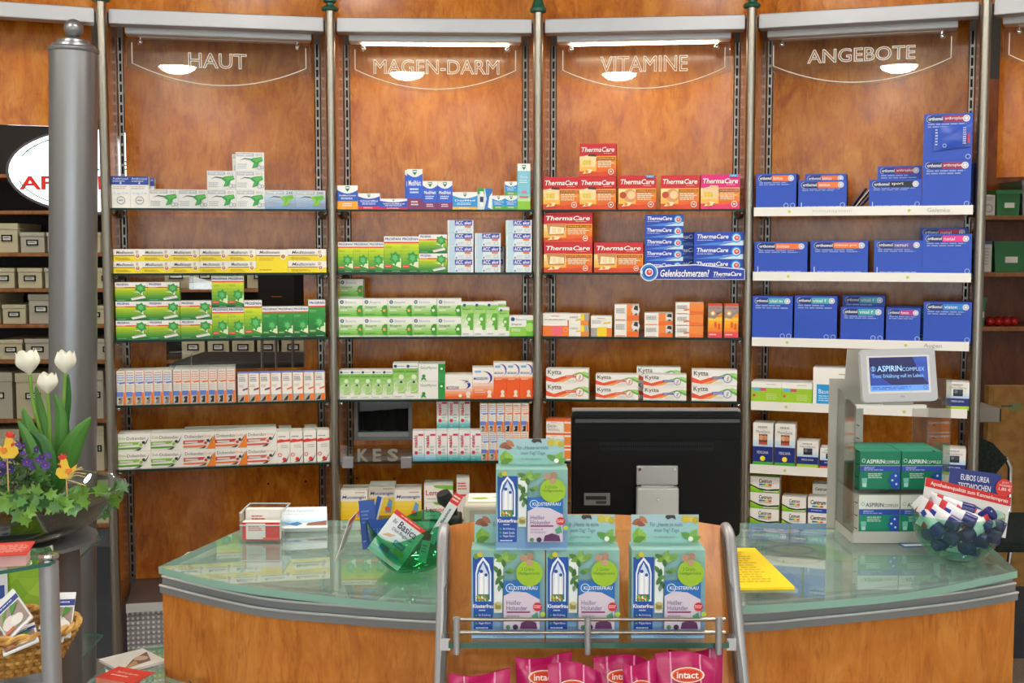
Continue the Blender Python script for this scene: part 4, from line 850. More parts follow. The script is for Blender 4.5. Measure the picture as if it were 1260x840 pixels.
# vertical lettering
_pm0 = print_mb
def print_mb(w, h, prims, y=0.0, mb=None, step=LAYER, m=None):
    std = [p for p in prims if p[0] != 'tv']
    mb = _pm0(w, h, std, y, mb, step, m)
    for p in prims:
        if p[0] == 'tv':
            _, s, x0, z0, x1, z1, c = p
            vs, fs, asp = text_mesh(s, 0, 0.02); yy = y - step * (len(std) + 1)
            mb.add([((x1 - (x1 - x0) * b) * w, yy, (z0 + (z1 - z0) * a) * h) for a, b in vs], fs, card(c))
    return mb

_meshes = {}
def kind_meshes(key, B):
    if key in _meshes: return _meshes[key]
    K = KINDS[key]; w_ = K['w'] * B.pw; h_ = K['h'] * B.pu; d_ = K['dep']
    b = MB(); e = 0.0006
    b.box((0, 0, 0), (w_, d_, h_), card(K['base']))
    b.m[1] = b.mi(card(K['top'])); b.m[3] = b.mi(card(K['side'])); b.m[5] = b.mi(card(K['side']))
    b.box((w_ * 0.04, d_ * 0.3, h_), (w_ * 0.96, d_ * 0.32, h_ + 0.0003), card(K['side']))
    p = print_mb(w_, h_, K['prims'])
    _meshes[key] = (b.mesh(K['name']), p.mesh('front_print'), w_, h_, d_)
    return _meshes[key]

SHN = ['top', 'second', 'third', 'fourth', 'fifth', 'lowest']
LABELS = {}
def put_box(key, bi, u, d, z, label, group, turn=0.0):
    B = BAY[bi]; K = KINDS[key]
    body, pr, w_, h_, d_ = kind_meshes(key, B)
    n = LABELS.get(label, 0); LABELS[label] = n + 1
    o = obj(K['name'], body, None, B.W(u, d, z), B.rz + turn)
    tag(o, label, K['cat'], group)
    obj('front_print', pr, o)
    return o
def row(bi, si, entries, z=None, front=0.004):
    """entries: (kind, left pixel[, stacked n[, options]]); options: d = set back, rows = rows one behind the other, base = starts at this height"""
    B = BAY[bi]; z = SHELF_Z[si] if z is None else z
    prev = 0.0168; col = 0
    ncol = 0
    cols = []
    yy = None
    for en in entries:
        key, x = en[0], en[1]; n = en[2] if len(en) > 2 else 1; op = en[3] if len(en) > 3 else {}
        behind = op.get('behind')
        d = front + op.get('d', 0.0)
        _, _, w_, h_, d_ = kind_meshes(key, B)
        u = B.hit(x, op.get('y', [256, 336, 416, 494, 573, 640][si]), d)[0]
        if not behind:
            if u < prev: u = prev
            u = max(prev, min(u, B.w - 0.0168 - w_))
            prev = u + w_ + 0.0006
            col += 1
        for k in range(n):
            zz = z + op.get('base', 0.0) + k * (h_ + 0.0006) + 0.0005
            for r in range(op.get('rows', 1)):
                desc = KINDS[key]['desc']
                lev = ''
                if n > 1: lev = ' at the bottom,' if k == 0 else (' on top,' if k == n - 1 else ' in the middle,' if n == 3 else ' %s from below,' % ORD[k])
                if op.get('lev'): lev = ' ' + op['lev'] + ','
                if behind: pos = 'behind the %s' % ORD[col - 1]
                else: pos = ('' if r == 0 else 'row %s, ' % ['one', 'two', 'three'][r]) + '%s from left' % ORD[col - 1]
                lab = '%s,%s %s, %s shelf, %s' % (desc, lev, pos, SHN[si], BNAME[bi])
                jit = (random.random() - 0.5) * 0.0012
                put_box(key, bi, u + (jit if n > 1 and k else 0), d + r * (d_ + 0.002) + abs(jit), zz, lab, '%s on the %s shelf of the %s bay' % (KINDS[key]['name'].replace('_', ' ') + 'es', SHN[si], BNAME[bi]), op.get('turn', 0.0))

# ------------------------------------------------------------------ HAUT bay
row(1, 0, [('ambro', 130), ('ambro', 153), ('ambro', 168, 1, {'behind': 1, 'd': 0.07, 'y': 240}), ('ging', 175), ('ging', 211.5), ('ging', 247, 2), ('ging', 283, 3), ('ging', 287, 3, {'behind': 1, 'd': 0.092}), ('ging240', 319), ('ging240', 358)])
row(1, 1, [('medi', 133, 2), ('medi', 169.5, 2), ('medi', 205, 2), ('medi', 240, 2), ('medi', 274.5, 2), ('medib', 309), ('mediw', 349, 2)])
row(1, 2, [('prow', 143, 3), ('prow', 182, 3), ('prow', 222.5, 2), ('prot', 261, 2), ('prot', 280.5, 2), ('protb', 300), ('prod', 322.5), ('prod', 342), ('prod', 361), ('prodb', 380)])
row(1, 3, [('sprb', 144 + 11.5 * i, 1, {'rows': 2}) for i in range(6)] + [('spro', 213.5 + 11 * i, 1, {'rows': 3}) for i in range(7)] + [('sprc', 293 + 13.6 * i) for i in range(4)] + [('sprd', 347.5 + 13.4 * i) for i in range(4)])
row(1, 4, [('dobg', 143, 2), ('dobg', 183, 2), ('dobo', 222.5, 2), ('dobo', 263, 2), ('dobr', 303, 2), ('dobs', 341), ('dobs', 344, 1, {'behind': 1, 'd': 0.075}), ('dobs', 357.5), ('dobs', 374), ('dobs', 376, 1, {'behind': 1, 'd': 0.075}), ('dobs', 391)])
# ------------------------------------------------------------------ MAGEN-DARM bay
row(2, 0, [('vday', 406), ('vday', 411, 1, {'behind': 1, 'd': 0.07}), ('vsch', 434), ('vlow', 462), ('vnit', 495.5), ('vnit', 498.5, 1, {'behind': 1, 'd': 0.055}), ('vnis', 515), ('vnis', 533.7), ('vdml', 552.5), ('vinh', 584), ('vsml', 602.5), ('vsml', 618, 2), ('vspr', 635.5)])
row(2, 1, [('prot2', 413), ('prot2', 432.3), ('prot2', 451), ('prot3', 470), ('prot3', 491.3), ('prow2', 513, 2), ('acc', 551, 4), ('acc', 584.5, 3), ('acc', 589.5, 2, {'behind': 1, 'd': 0.085}), ('acc', 622.8, 4)])
row(2, 2, [('sinu', 410, 2), ('sinu', 418, 3, {'behind': 1, 'd': 0.085}), ('sinu', 441, 2), ('sinu', 471, 2), ('sinv', 501, 2), ('sinv', 531, 2), ('sint', 561.5), ('sint', 577), ('sint', 592), ('sins', 607), ('sint', 608, 1, {'behind': 1, 'd': 0.065}), ('sinx', 630)])
row(2, 3, [('bron', 416.5), ('bron', 430), ('bron', 443), ('bron', 455.5), ('bron', 468), ('brob', 481), ('brob', 496.5), ('gelo', 512, 2), ('mucf', 544.5), ('muco', 579), ('muct', 605), ('muct', 621.5), ('muct', 638)])
row(2, 4, [('nasb', 508), ('nasb', 522.5)] + [('nast', 537 + 13.9 * i) for i in range(4)] + [('sprb2', 591 + 9.8 * i, 1, {'lev': 'at the bottom'}) for i in range(3)] + [('spro2', 620.5 + 9.8 * i, 1, {'lev': 'at the bottom'}) for i in range(3)])
zz_ = kind_meshes('nast', BAY[2])[3]; zs2 = kind_meshes('sprb2', BAY[2])[3]
for i in range(3):       # second layer: on a back row of spray cartons
    for lv in range(2):
        u = BAY[2].hit(537 + 13.9 * i, 500, 0.06)[0]
        put_box('nast', 2, u + 0.001, 0.06, SHELF_Z[4] + 0.0005 + lv * (zz_ + 0.0006), 'white-teal carton with pink vertical lettering, back row %s, %s from left, MAGEN-DARM bay' % ('on top' if lv else 'at the bottom', ORD[i]), 'back row of nasal spray boxes')
for i in range(6):
    u = BAY[2].hit(591 + 9.85 * i, 573, 0.004)[0]
    put_box('sprb2' if i < 3 else 'spro2', 2, u + 0.0006 * i, 0.005, SHELF_Z[4] + zs2 + 0.001, 'slim white spray carton in the upper layer, %s from left, fifth shelf, MAGEN-DARM bay' % ORD[i], 'upper layer of slim spray boxes')
row(2, 5, [('mang', 417), ('mang', 452, 1, {'d': 0.06}), ('mang', 486), ('lemo', 522, 2), ('gri', 562)], z=SHELF_Z6)
# ------------------------------------------------------------------ VITAMINE bay
row(3, 0, [('thn', 667), ('thn', 713, 2), ('thh', 761), ('thk', 813), ('thp', 862)])
row(3, 1, [('thb', 669, 2), ('thb', 731), ('thg', 793, 5), ('thl', 854, 3), ('thl', 820, 3, {'behind': 1, 'd': 0.1})])
row(3, 2, [('gna', 666), ('gnb', 700, 2), ('gnc', 727), ('gnd', 756, 2), ('gne', 793, 2), ('gnf', 831, 3), ('nur', 871), ('nur', 891)])
row(3, 3, [('kya', 672, 2), ('kyb', 733, 2), ('kyc', 791.5, 2), ('kyd', 783, 2, {'behind': 1, 'd': 0.075}), ('kyd', 851, 2)])
row(3, 4, [('dic', 672, 3)])
# ------------------------------------------------------------------ ANGEBOTE bay
row(4, 0, [('o1', 930), ('o2', 982), ('o3', 990, 1, {'behind': 1, 'd': 0.105}), ('o4', 1069), ('o5', 1079, 1, {'behind': 1, 'd': 0.105}), ('o6', 1134, 2, {'fit': False}), ('o6', 1139, 1, {'behind': 1, 'd': 0.105, 'fit': False})], front=-0.008)
row(4, 1, [('o7', 928), ('o8', 997), ('o9', 1075), ('o10', 1133, 1, {'fit': False}), ('o11', 1131, 1, {'behind': 1, 'd': 0.105})], front=-0.008)
row(4, 2, [('o12', 924), ('o13', 977), ('o14', 1034), ('o13', 1036, 1, {'behind': 1, 'd': 0.105}), ('o15', 1090), ('o14', 1093, 1, {'behind': 1, 'd': 0.105}), ('o16', 1140, 1, {'fit': False})], front=-0.008)
row(4, 3, [('lin', 920), ('lin', 960), ('bas', 1000), ('mss', 1166)], front=-0.008)
row(4, 4, [('mst', 926), ('mst', 953), ('mss', 980.5), ('msr', 1009), ('mss', 1160)], front=-0.008)
row(4, 5, [('cen', 920, 3), ('cens', 962, 2), ('cenb', 994, 2), ('cenc', 999, 2, {'behind': 1, 'd': 0.065})], z=SHELF_Z6)
# ================================================================== things on and in the shelving wall
B2, B3, B4 = BAY[2], BAY[3], BAY[4]
# advertising strip on the second shelf of the VITAMINE bay
u0, z0 = B3.hit(797, 343, -0.03); u1, z1 = B3.hit(916, 327, -0.03)
T = thing('shelf_banner', 'blue shelf-edge banner asking Gelenkschmerzen? with round target emblem', 'sign', B3.W(u0, -0.03, z0), B3.rz)
wB, hB = u1 - u0, z1 - z0
MB().plate([(-0.01, -0.002), (wB + 0.002, -0.002), (wB + 0.002, hB * 0.75), (wB * 0.5, hB * 1.12), (wB * 0.25, hB * 1.05), (-0.01, hB * 0.8)], 0.0, 0.004, card('#dfe6f4')).build('white_border', T)
MB().plate([(-0.008, 0.0), (wB, 0.0), (wB, hB * 0.7), (wB * 0.5, hB * 1.04), (wB * 0.25, hB * 0.97), (-0.008, hB * 0.74)], -0.001, 0.0, card('#1b3aa8')).build('blue_field', T)
print_mb(wB, hB, [('t', 'Gelenkschmerzen?', 0.13, 0.16, 0.64, 0.72, '#f2f4fb', 0.2, 0.02), ('t', 'ThermaCare', 0.68, 0.24, 0.97, 0.56, '#f2f4fb', 0.2, 0.02), ('l', 0.68, 0.12, 0.82, 0.18, 1, '#cfd8f0')], -0.0012).build('lettering', T)
em = print_mb(hB, hB, [('c', 0.1, 0.5, 0.68, '#e6ecf6'), ('c', 0.1, 0.5, 0.6, '#2a8ad8'), ('c', 0.1, 0.5, 0.44, '#1b3aa8'), ('c', 0.1, 0.5, 0.32, '#d8ecf8'), ('c', 0.12, 0.5, 0.22, '#d8385a'), ('c', 0.14, 0.55, 0.1, '#f6b0a0'), ('p', [(-0.62, 0.5), (-0.4, 0.66), (-0.4, 0.34)], '#e6ecf6')], -0.0016)
em.build('emblem', T)
MB().box((0.02, 0.004, hB * 0.2), (wB - 0.02, 0.018, hB * 0.35), M_ACRYL).build('clip', T)

# leaning brochures on the ANGEBOTE top shelf
for i, x in enumerate((1046, 1051, 1056)):
    u, z = B4.hit(x, 246, 0.03)
    o = MB().plate([(0, 0), (0.003, 0), (0.048 + 0.004 * i, 0.062), (0.045 + 0.004 * i, 0.063)], 0, 0.1, card(['#1b2f6c', '#d8d6d0', '#24387c'][i])).build('brochure', None, B4.W(u, 0.03, SHELF_Z[0] + 0.001), B4.rz)
    tag(o, ['navy brochure leaning leftmost on the ANGEBOTE top shelf', 'white brochure leaning between two navy ones on the ANGEBOTE top shelf', 'navy brochure leaning rightmost of three on the ANGEBOTE top shelf'][i], 'brochure', 'leaning brochures')
# sachet fixed on the topmost vitamin carton
u, z = B4.hit(1148, 186, -0.012)
S = thing('sample_sachet', 'blue sample sachet stuck on the topmost vitamin carton', 'sachet', B4.W(u, -0.0125, z), B4.rz, None)
sv = []; n = 8
g = MB()
for j in range(n + 1):
    for i in range(n + 1):
        a, b = i / n, j / n
        sv.append((a * 0.108, -0.007 * math.sin(PI * a) * math.sin(PI * b), b * 0.07 + a * 0.012))
g.add(sv, [(j * (n + 1) + i, j * (n + 1) + i + 1, (j + 1) * (n + 1) + i + 1, (j + 1) * (n + 1) + i) for j in range(n) for i in range(n)], pm('sachet_blue', '#2a50bc', 0.25))
g.build('pouch', S, smooth=True)
print_mb(0.108, 0.07, [('l', 0.05, 0.2, 0.12, 0.95, 6, '#c8d4f0'), ('l', 0.78, 0.25, 0.88, 1.0, 8, '#c8d4f0'), ('r', 0.9, 0.3, 0.96, 0.75, '#b83a5a'), ('o', 0.3, 0.22, 0.08, 0.02, '#c8d4f0')], -0.0085).build('print', S)
# small glass bottle in the MAGEN-DARM third shelf
u, z = B2.hit(624.5, 412, 0.03)
T = thing('dropper_bottle', 'small green dropper bottle beside the shorter drops carton', 'bottle', B2.W(u, 0.03, SHELF_Z[2] + 0.001), B2.rz)
MB().lathe([(0.010, 0), (0.0105, 0.002), (0.0105, 0.036), (0.006, 0.044), (0.006, 0.048)], pm('bottle_green', '#7cc43a', 0.3), 16).build('body', T, smooth=True)
MB().lathe([(0.0075, 0.048), (0.0075, 0.062), (0.006, 0.064)], pm('bottle_cap', '#2a5a6a', 0.3), 16).build('cap', T, smooth=True)

# ---- hatch and acrylic plate with letters in the MAGEN-DARM bay
a, zt = B2.hit(436, 487, BD); b, zb = B2.hit(507, 541, BD)
T = thing('wall_hatch', 'grey framed wall hatch with dark curtain inside', 'hatch', B2.W(a, BD, zb), B2.rz)
wH, hH = b - a, zt - zb
fr = MB(); t_ = 0.012
for q in (((0, -0.006, 0), (t_, 0.085, hH)), ((wH - t_, -0.006, 0), (wH, 0.085, hH)), ((t_, -0.006, hH - t_), (wH - t_, 0.085, hH)), ((t_, -0.006, 0), (wH - t_, 0.085, t_))): fr.box(q[0], q[1], pm('hatch_grey', '#8d9096', 0.5, 0.2))
fr.build('frame', T)
MB().box((t_, 0.075, t_), (wH - t_, 0.085, hH - t_), pm('hatch_back', '#c2c6ca', 0.6)).build('back_plate', T)
cz_ = MB(); n = 12; vs = []
for j in range(7):
    for i in range(n + 1):
        a_ = i / n
        vs.append((t_ + 0.002 + (wH - 2 * t_ - 0.004) * a_, 0.03 + 0.008 * math.sin(a_ * 19) + 0.02 * j / 6, 0.03 + (hH * 0.55 - 0.01) * j / 6 - (0.012 * (1 - a_) if j == 6 else 0)))
cz_.add(vs, [(j * (n + 1) + i, j * (n + 1) + i + 1, (j + 1) * (n + 1) + i + 1, (j + 1) * (n + 1) + i) for j in range(6) for i in range(n)], pm('black_cloth', '#141417', 0.9))
cz_.build('curtain', T, smooth=True)
MB().box((t_, 0.0, t_), (wH - t_, 0.02, t_ + 0.016), pm('ledge_grey', '#b4b6b6', 0.4)).build('ledge', T)
u0, zb = B2.hit(419, 571, -0.016); u1, zt = B2.hit(506, 547, -0.016)
T = thing('acrylic_letter_plate', 'clear acrylic plate with frosted letters KES clipped to the shelf', 'sign', B2.W(u0, -0.02, zb), B2.rz)
MB().box((0, 0, 0), (u1 - u0, 0.004, zt - zb), M_ACRYL).build('plate', T)
lx0 = B2.hit(440, 560, -0.02)[0] - u0; lx1 = B2.hit(490, 560, -0.02)[0] - u0
for ch, q0, q1 in (('K', 0.0, 0.27), ('E', 0.38, 0.58), ('S', 0.74, 1.0)):
    vs, fs, _ = text_mesh(ch, 0, 0.03)
    m = MB(); hh = (zt - zb) * 0.66; z_ = (zt - zb) * 0.16
    xa, xb = lx0 + (lx1 - lx0) * q0, lx0 + (lx1 - lx0) * q1
    k = len(vs)
    V = [(xa + (xb - xa) * p, -0.005, z_ + hh * q) for p, q in vs] + [(xa + (xb - xa) * p, 0.0, z_ + hh * q) for p, q in vs]
    ed = {}
    for f in fs:
        for i in range(len(f)):
            e_ = (f[i], f[(i + 1) % len(f)]); ed[e_] = 1
    sides = [(e_[1], e_[0], e_[0] + k, e_[1] + k) for e_ in ed if (e_[1], e_[0]) not in ed]
    m.add(V, fs + [[i + k for i in f][::-1] for f in fs] + sides, pm('frosted_letter', '#86847a', 0.6))
    m.build('letter_' + ch.lower(), T)
for x in (421, 493):
    u, z = B2.hit(x, 572, -0.03)
    bevel(MB().box((0, -0.008, -0.002), (0.036, 0.02, 0.036), pm('clip_grey', '#9a9ca2', 0.35, 0.5)).build('clip', T, (u - u0, 0, z - zb - 0.01)), 0.003)

# ---- acrylic leaflet pocket seen in the hatch of the HAUT bay
B1 = BAY[1]
for (xa, ya, xb, yb, lab) in ((203, 420, 236, 452, 'empty clear leaflet pocket in the lower hatch opening of the HAUT bay'), (202, 340, 262, 356, 'clear acrylic tray in the upper hatch opening of the HAUT bay')):
    u0, zt = B1.hit(xa, ya, BD + 0.05); u1, zb = B1.hit(xb, yb, BD + 0.05); wv, hv = u1 - u0, zt - zb
    T = thing('acrylic_holder', lab, 'holder', B1.W(u0, BD + 0.05, zb), B1.rz)
    MB().plate([(0, 0), (wv, 0), (wv, hv * 0.55), (wv * 0.6, hv), (0, hv)], 0.03, 0.033, M_ACRYL, pm('acrylic_edge', '#c4ced2', 0.2)).build('back', T)
    MB().plate([(0, 0), (wv, 0), (wv, hv * 0.5), (0, hv * 0.5)], 0.0, 0.003, M_ACRYL, pm('acrylic_edge', '#c4ced2', 0.2)).build('front', T)
    for x in (0, wv - 0.002): MB().box((x, 0.003, 0), (x + 0.002, 0.03, hv * 0.5), pm('acrylic_edge', '#c4ced2', 0.2)).build('side', T)
    MB().box((0.002, 0.003, 0), (wv - 0.002, 0.03, 0.003), M_ACRYL).build('base', T)
# black office machine behind the hatch
c = at_y(300, 480, 5.2)
T = thing('office_printer', 'black office machine standing in the back room behind the hatch', 'printer', (c.x - 0.36, 5.2, 0))
zt = at_y(300, 444, 5.2).z
MB().box((0, 0, 0), (0.72, 0.5, zt - 0.06), M_DARK).build('body', T)
bevel(MB().box((0.06, -0.02, zt - 0.06), (0.70, 0.48, zt), pm('printer_lid', '#2c2c30', 0.4)).build('lid', T), 0.012)
MB().box((0.1, -0.01, zt - 0.05), (0.3, -0.021, zt - 0.02), pm('printer_panel', '#55585c', 0.3)).build('control_panel', T)
c = at_y(343, 366, 4.72)
T = thing('black_cabinet', 'black cabinet with small silver handle on thin legs behind the hatch', 'cabinet', (c.x - 0.08, 4.72, 0))
z_b, z_t = at_y(340, 412, 4.72).z, at_y(340, 334, 4.72).z
MB().box((0, 0, z_b), (0.14, 0.3, z_t), M_DARK).build('body', T)
MB().tube([(0.05, -0.002, c.z), (0.055, -0.014, c.z + 0.004), (0.095, -0.014, c.z + 0.004), (0.1, -0.002, c.z)], 0.003, M_CHROME, 8).build('handle', T)
for x, y in ((0.01, 0.01), (0.13, 0.01), (0.01, 0.29), (0.13, 0.29)): MB().lathe([(0.006, 0), (0.006, z_b)], M_GREYP, 8).build('leg', T, (x, y, 0))

# ---- lit oval sign in the back room
SY = 4.75
cL = at_y(10, 210, SY); cR = at_y(220, 210, SY); cT = at_y(115, 159, SY); cB = at_y(115, 261, SY)
cx, czc = (cL.x + cR.x) / 2, (cT.z + cB.z) / 2; ra, rb = (cR.x - cL.x) / 2, (cT.z - cB.z) / 2
T = thing('lit_oval_sign', 'glowing white oval sign with red pharmacy lettering behind the column', 'sign', (cx, SY, czc))
M_LIT = pm('lit_white', (0.95, 0.98, 1.0), 0.4, emit=1.6)
def ell(k=1.0, dz=0.0): return [(ra * k * math.cos(2 * PI * i / 48), rb * (k - dz) * math.sin(2 * PI * i / 48)) for i in range(48)]
MB().plate(ell(1.03, -0.02), 0.0, 0.1, pm('sign_rim', '#5a5c60', 0.4, 0.4)).build('housing', T)
MB().plate(ell(0.99), -0.004, 0.0, M_LIT).build('lit_face', T)
for zz, nm in ((0.93, 1),):
    m = MB(); e = ell(0.90)
    m.tube([(p[0], -0.006, p[1]) for p in e[14:22]], 0.0022, pm('sign_green', '#1f9a5a', 0.5), 6); m.tube([(p[0], -0.006, p[1]) for p in e[26:34]], 0.0022, pm('sign_green', '#1f9a5a', 0.5), 6)
    m.build('green_line', T)
pr = print_mb(2 * ra, 2 * rb, [('t', 'APOTHEKE', 0.065, 0.27, 0.93, 0.44, '#e0281e', 0, 0.03), ('t', 'Linden', 0.5, 0.5, 0.75, 0.68, '#1f9a5a', 0.3)], 0, None, 0.0006, lambda c: pm('litprint_' + c.lstrip('#'), c, 0.5, emit=0.35))
pr.build('lettering', T, (-ra, -0.005, -rb))
m = MB()
for dx, dz in ((0.0, 0.0), (-0.03, 0.015), (-0.045, -0.01), (-0.015, 0.028)):
    m.tube([(-ra * 0.64 + dx + 0.02 * math.cos(t * PI / 6), -0.006, rb * 0.3 + dz + 0.02 * math.sin(t * PI / 6)) for t in range(13)], 0.0008, pm('sign_grey', '#9aa09c', 0.5), 5)
m.build('tree_emblem', T)
for sx in (-0.5, 0.5):
    MB().tube([(ra * sx, 0.05, rb * 0.85), (ra * sx, 0.05, CZ - czc)], 0.004, M_STEEL, 8).build('hanger', T)

# ---- right passage: board shelves with bins, cardboard, chair
RY = 5.5
U = thing('side_shelf', 'brown wooden shelf unit with bins in the right passage', 'shelving', (0, RY, 0))
xl, xr = 1.95, 3.4
rz_ = [at_y(1240, y, RY).z for y in (265, 335, 402)]
for z in rz_: bevel(MB().box((xl, 0, z - 0.02), (xr, 0.35, z), M_WOODS).build('shelf_board', U), 0.002)
MB().box((xl, 0.35, 0), (xr, 0.37, 2.3), M_WOODD).build('back_board', U)
MB().box((xl - 0.02, 0, 0), (xl, 0.37, 2.3), M_WOODD).build('side_board', U)
def bin_(x0, x1, yb, yt, lab, z, mat=None):
    a = at_y(x0, yt, RY + 0.03); b = at_y(x1, yt, RY + 0.03); h_ = a.z - z; w_ = b.x - a.x
    t = thing('storage_bin', lab, 'bin', (a.x, RY + 0.03, z + 0.001), 0, 'green plastic bins')
    m = mat or pm('bin_green', '#1f7a3a', 0.4)
    body = MB()
    body.plate([(0.006, 0), (w_ - 0.006, 0), (w_, h_ * 0.85), (0, h_ * 0.85)], 0, 0.25, m)
    body.build('body', t)
    MB().box((-0.004, -0.006, h_ * 0.85), (w_ + 0.004, 0.256, h_), m).build('rim', t)
    MB().box((w_ * 0.35, -0.004, h_ * 0.3), (w_ * 0.75, 0.0, h_ * 0.5), M_PAPER).build('paper_label', t)
bin_(1226, 1256, 262, 234, 'green plastic bin with paper label on the upper side shelf', rz_[0])
bin_(1224, 1262, 331, 297, 'larger green plastic bin on the middle side shelf', rz_[1])
bin_(1205, 1213, 399, 366, 'narrow green bin on the lower side shelf', rz_[2])
bin_(1258, 1290, 262, 222, 'grey bin at the right edge of the upper side shelf', rz_[0], pm('bin_grey', '#8a8c92', 0.5))
def plain_box(nm, x0, x1, yt, z, label, cat, col, Y=RY + 0.03, dep=0.16, prims=()):
    a = at_y(x0, yt, Y); b = at_y(x1, yt, Y)
    t = thing(nm, label, cat, (a.x, Y, z + 0.001))
    bevel(MB().box((0, 0, 0), (b.x - a.x, dep, a.z - z), card(col)).build('body', t), 0.002)
    if prims: print_mb(b.x - a.x, a.z - z, prims).build('print', t)
    return t
plain_box('medicine_carton', 1209, 1225, 240, rz_[0], 'pale grey carton beside the green bin on the upper side shelf', 'box', '#d5d3cc', prims=[('o', 0.5, 0.35, 0.2, 0.04, '#8a8c90'), ('l', 0.15, 0.7, 0.85, 0.9, 2, '#a8a6a0')])
plain_box('medicine_carton', 1208, 1221, 297, rz_[1], 'white upright carton beside the larger green bin', 'box', '#dcdad2', prims=[('r', 0, 0.9, 1, 1, '#4a5a8a'), ('l', 0.2, 0.2, 0.8, 0.8, 6, '#b4b2ac')])
for i, x in enumerate((1218, 1228, 1238, 1247)):
    a = at_y(x, 390, RY + 0.06)
    t = thing('red_ball', 'red shiny ball, %s from left on the lower side shelf' % ORD[i], 'ball', (a.x, RY + 0.06, rz_[2]), 0, 'red balls on the side shelf')
    MB().ball((0, 0, 0.022), 0.022, pm('red_plastic', '#b8201a', 0.25), 16, 12).build('body', t, smooth=True)
    MB().lathe([(0.004, 0.043), (0.004, 0.047)], M_DARK, 8).build('stopper', t)
CY = 5.3
a = at_y(1217, 475, CY); b = at_y(1262, 690, CY)
T = thing('cardboard_panel', 'tall tan cardboard package leaning in the right passage', 'package', (a.x, CY, 0))
MB().box((0, 0, 0), (0.22, 0.05, a.z), noisy('cardboard', '#a8783a', '#b88a4a', 20, 0.8)).build('body', T)
print_mb(0.22, a.z, [('r', 0.09, 0.02, 0.10, 0.98, '#7a6a3a'), ('r', 0.84, 0.02, 0.85, 0.98, '#7a6a3a'), ('r', 0.4, 0.88, 0.66, 0.92, '#8a8a5a'), ('l', 0.25, 0.89, 0.55, 0.91, 1, '#4a5a4a')]).build('print', T)
a = at_y(1205, 502, 4.6)
T = thing('grey_rail_box', 'short grey metal box fixed behind the rightmost post', 'box', (a.x, 4.6, a.z - 0.055))
bevel(MB().box((0, 0, 0), (0.08, 0.2, 0.055), pm('box_taupe', '#8d867c', 0.5)).build('body', T), 0.003)
MB().box((0.08, 0.005, 0.004), (0.086, 0.195, 0.051), M_DARK).build('end_cap', T)
MB().box((0.01, 0.18, -(a.z - 0.055)), (0.04, 0.2, 0), M_GREYP).build('support', T)
# chair
CH = 4.5
T = thing('office_chair', 'dark green upholstered chair with chrome frame behind the counter', 'chair', (at_y(1216, 600, CH).x, CH, 0))
cx0 = at_y(1216, 600, CH).x
def L_(x, y, dY=0.0):
    p = at_y(x, y, CH + dY); return Vector((p.x - cx0, dY, p.z))
M_UPH = noisy('dark_green_fabric', '#0f1c18', '#1a2a24', 90, 0.9)
bk = MB(); pts = [L_(1180, 545), L_(1192, 537), L_(1206, 538), L_(1222, 545), L_(1240, 565), L_(1218, 592, 0.0), L_(1180, 592)]
bk.plate([(p.x, p.z) for p in pts][::-1], 0.0, 0.05, M_UPH)
bevel(bk.build('backrest', T), 0.012, 3)
zs3 = 0.45
st = MB(); st.box((-0.16, -0.38, zs3), (0.2, 0.06, zs3 + 0.05), M_UPH); bevel(st.build('seat', T), 0.015, 3)
p1, p2, p3 = L_(1237, 562, 0.06), L_(1243, 575, 0.06), L_(1240, 690, 0.06)
for sx in (0, -1):
    off = Vector((sx * 0.36 + (0.0), 0, 0))
    MB().tube([p1 + off, p2 + off, Vector((p3.x, 0.06, 0.5)) + off, Vector((p3.x, 0.02, 0.43)) + off, Vector((p3.x - 0.01, 0.1, 0.005)) + off], 0.009, M_CHROME, 10).build('rear_leg', T, smooth=True)
    MB().tube([Vector((p3.x - 0.01, -0.34, 0.45)) + off, Vector((p3.x, -0.36, 0.4)) + off, Vector((p3.x, -0.38, 0.005)) + off], 0.009, M_CHROME, 10).build('front_leg', T, smooth=True)
MB().tube([(p3.x, 0.02, 0.44), (p3.x, -0.34, 0.44)], 0.009, M_CHROME, 10).build('seat_rail', T, smooth=True)
MB().tube([(p3.x - 0.36, 0.02, 0.44), (p3.x - 0.36, -0.34, 0.44)], 0.009, M_CHROME, 10).build('seat_rail', T, smooth=True)
# ================================================================== the counter
ZC = 0.95
def spline(pts, n=6):
    P = [Vector(p) for p in pts]; out = []
    for i in range(len(P) - 1):
        p0 = P[max(i - 1, 0)]; p1 = P[i]; p2 = P[i + 1]; p3 = P[min(i + 2, len(P) - 1)]
        for k in range(n):
            t = k / n
            out.append(0.5 * ((2 * p1) + (p2 - p0) * t + (2 * p0 - 5 * p1 + 4 * p2 - p3) * t * t + (3 * p1 - p0 - 3 * p2 + p3) * t ** 3))
    out.append(P[-1]); return out
def zpath(pts, z): return [tuple(at_z(x, y, z).xy) for x, y in pts]
front = spline([Vector(p).to_3d() for p in zpath([(195, 697), (280, 717), (413, 734), (535, 744), (720, 750), (913, 745), (1040, 737), (1136, 726), (1252, 702)], ZC)])
front = [(p.x, p.y) for p in front]
back = zpath([(1205, 660), (1150, 645), (905, 643), (640, 642), (410, 640), (318, 641)], ZC)
C = thing('pharmacy_counter', 'curved orange wood counter with grey stepped edge and green glass top', 'counter', (0, 0, 0))
M_CTOP = arch_glass('counter_glass', (0.86, 0.94, 0.91), 0.015, 0.07, milk=0.22, milk_col=(0.42, 0.56, 0.51))
M_CEDGE = pm('counter_glass_edge', '#8ab5a6', 0.15, spec=0.6)
MB().prism(front + back, ZC - 0.012, ZC, M_CTOP, M_CEDGE).build('glass_top', C)
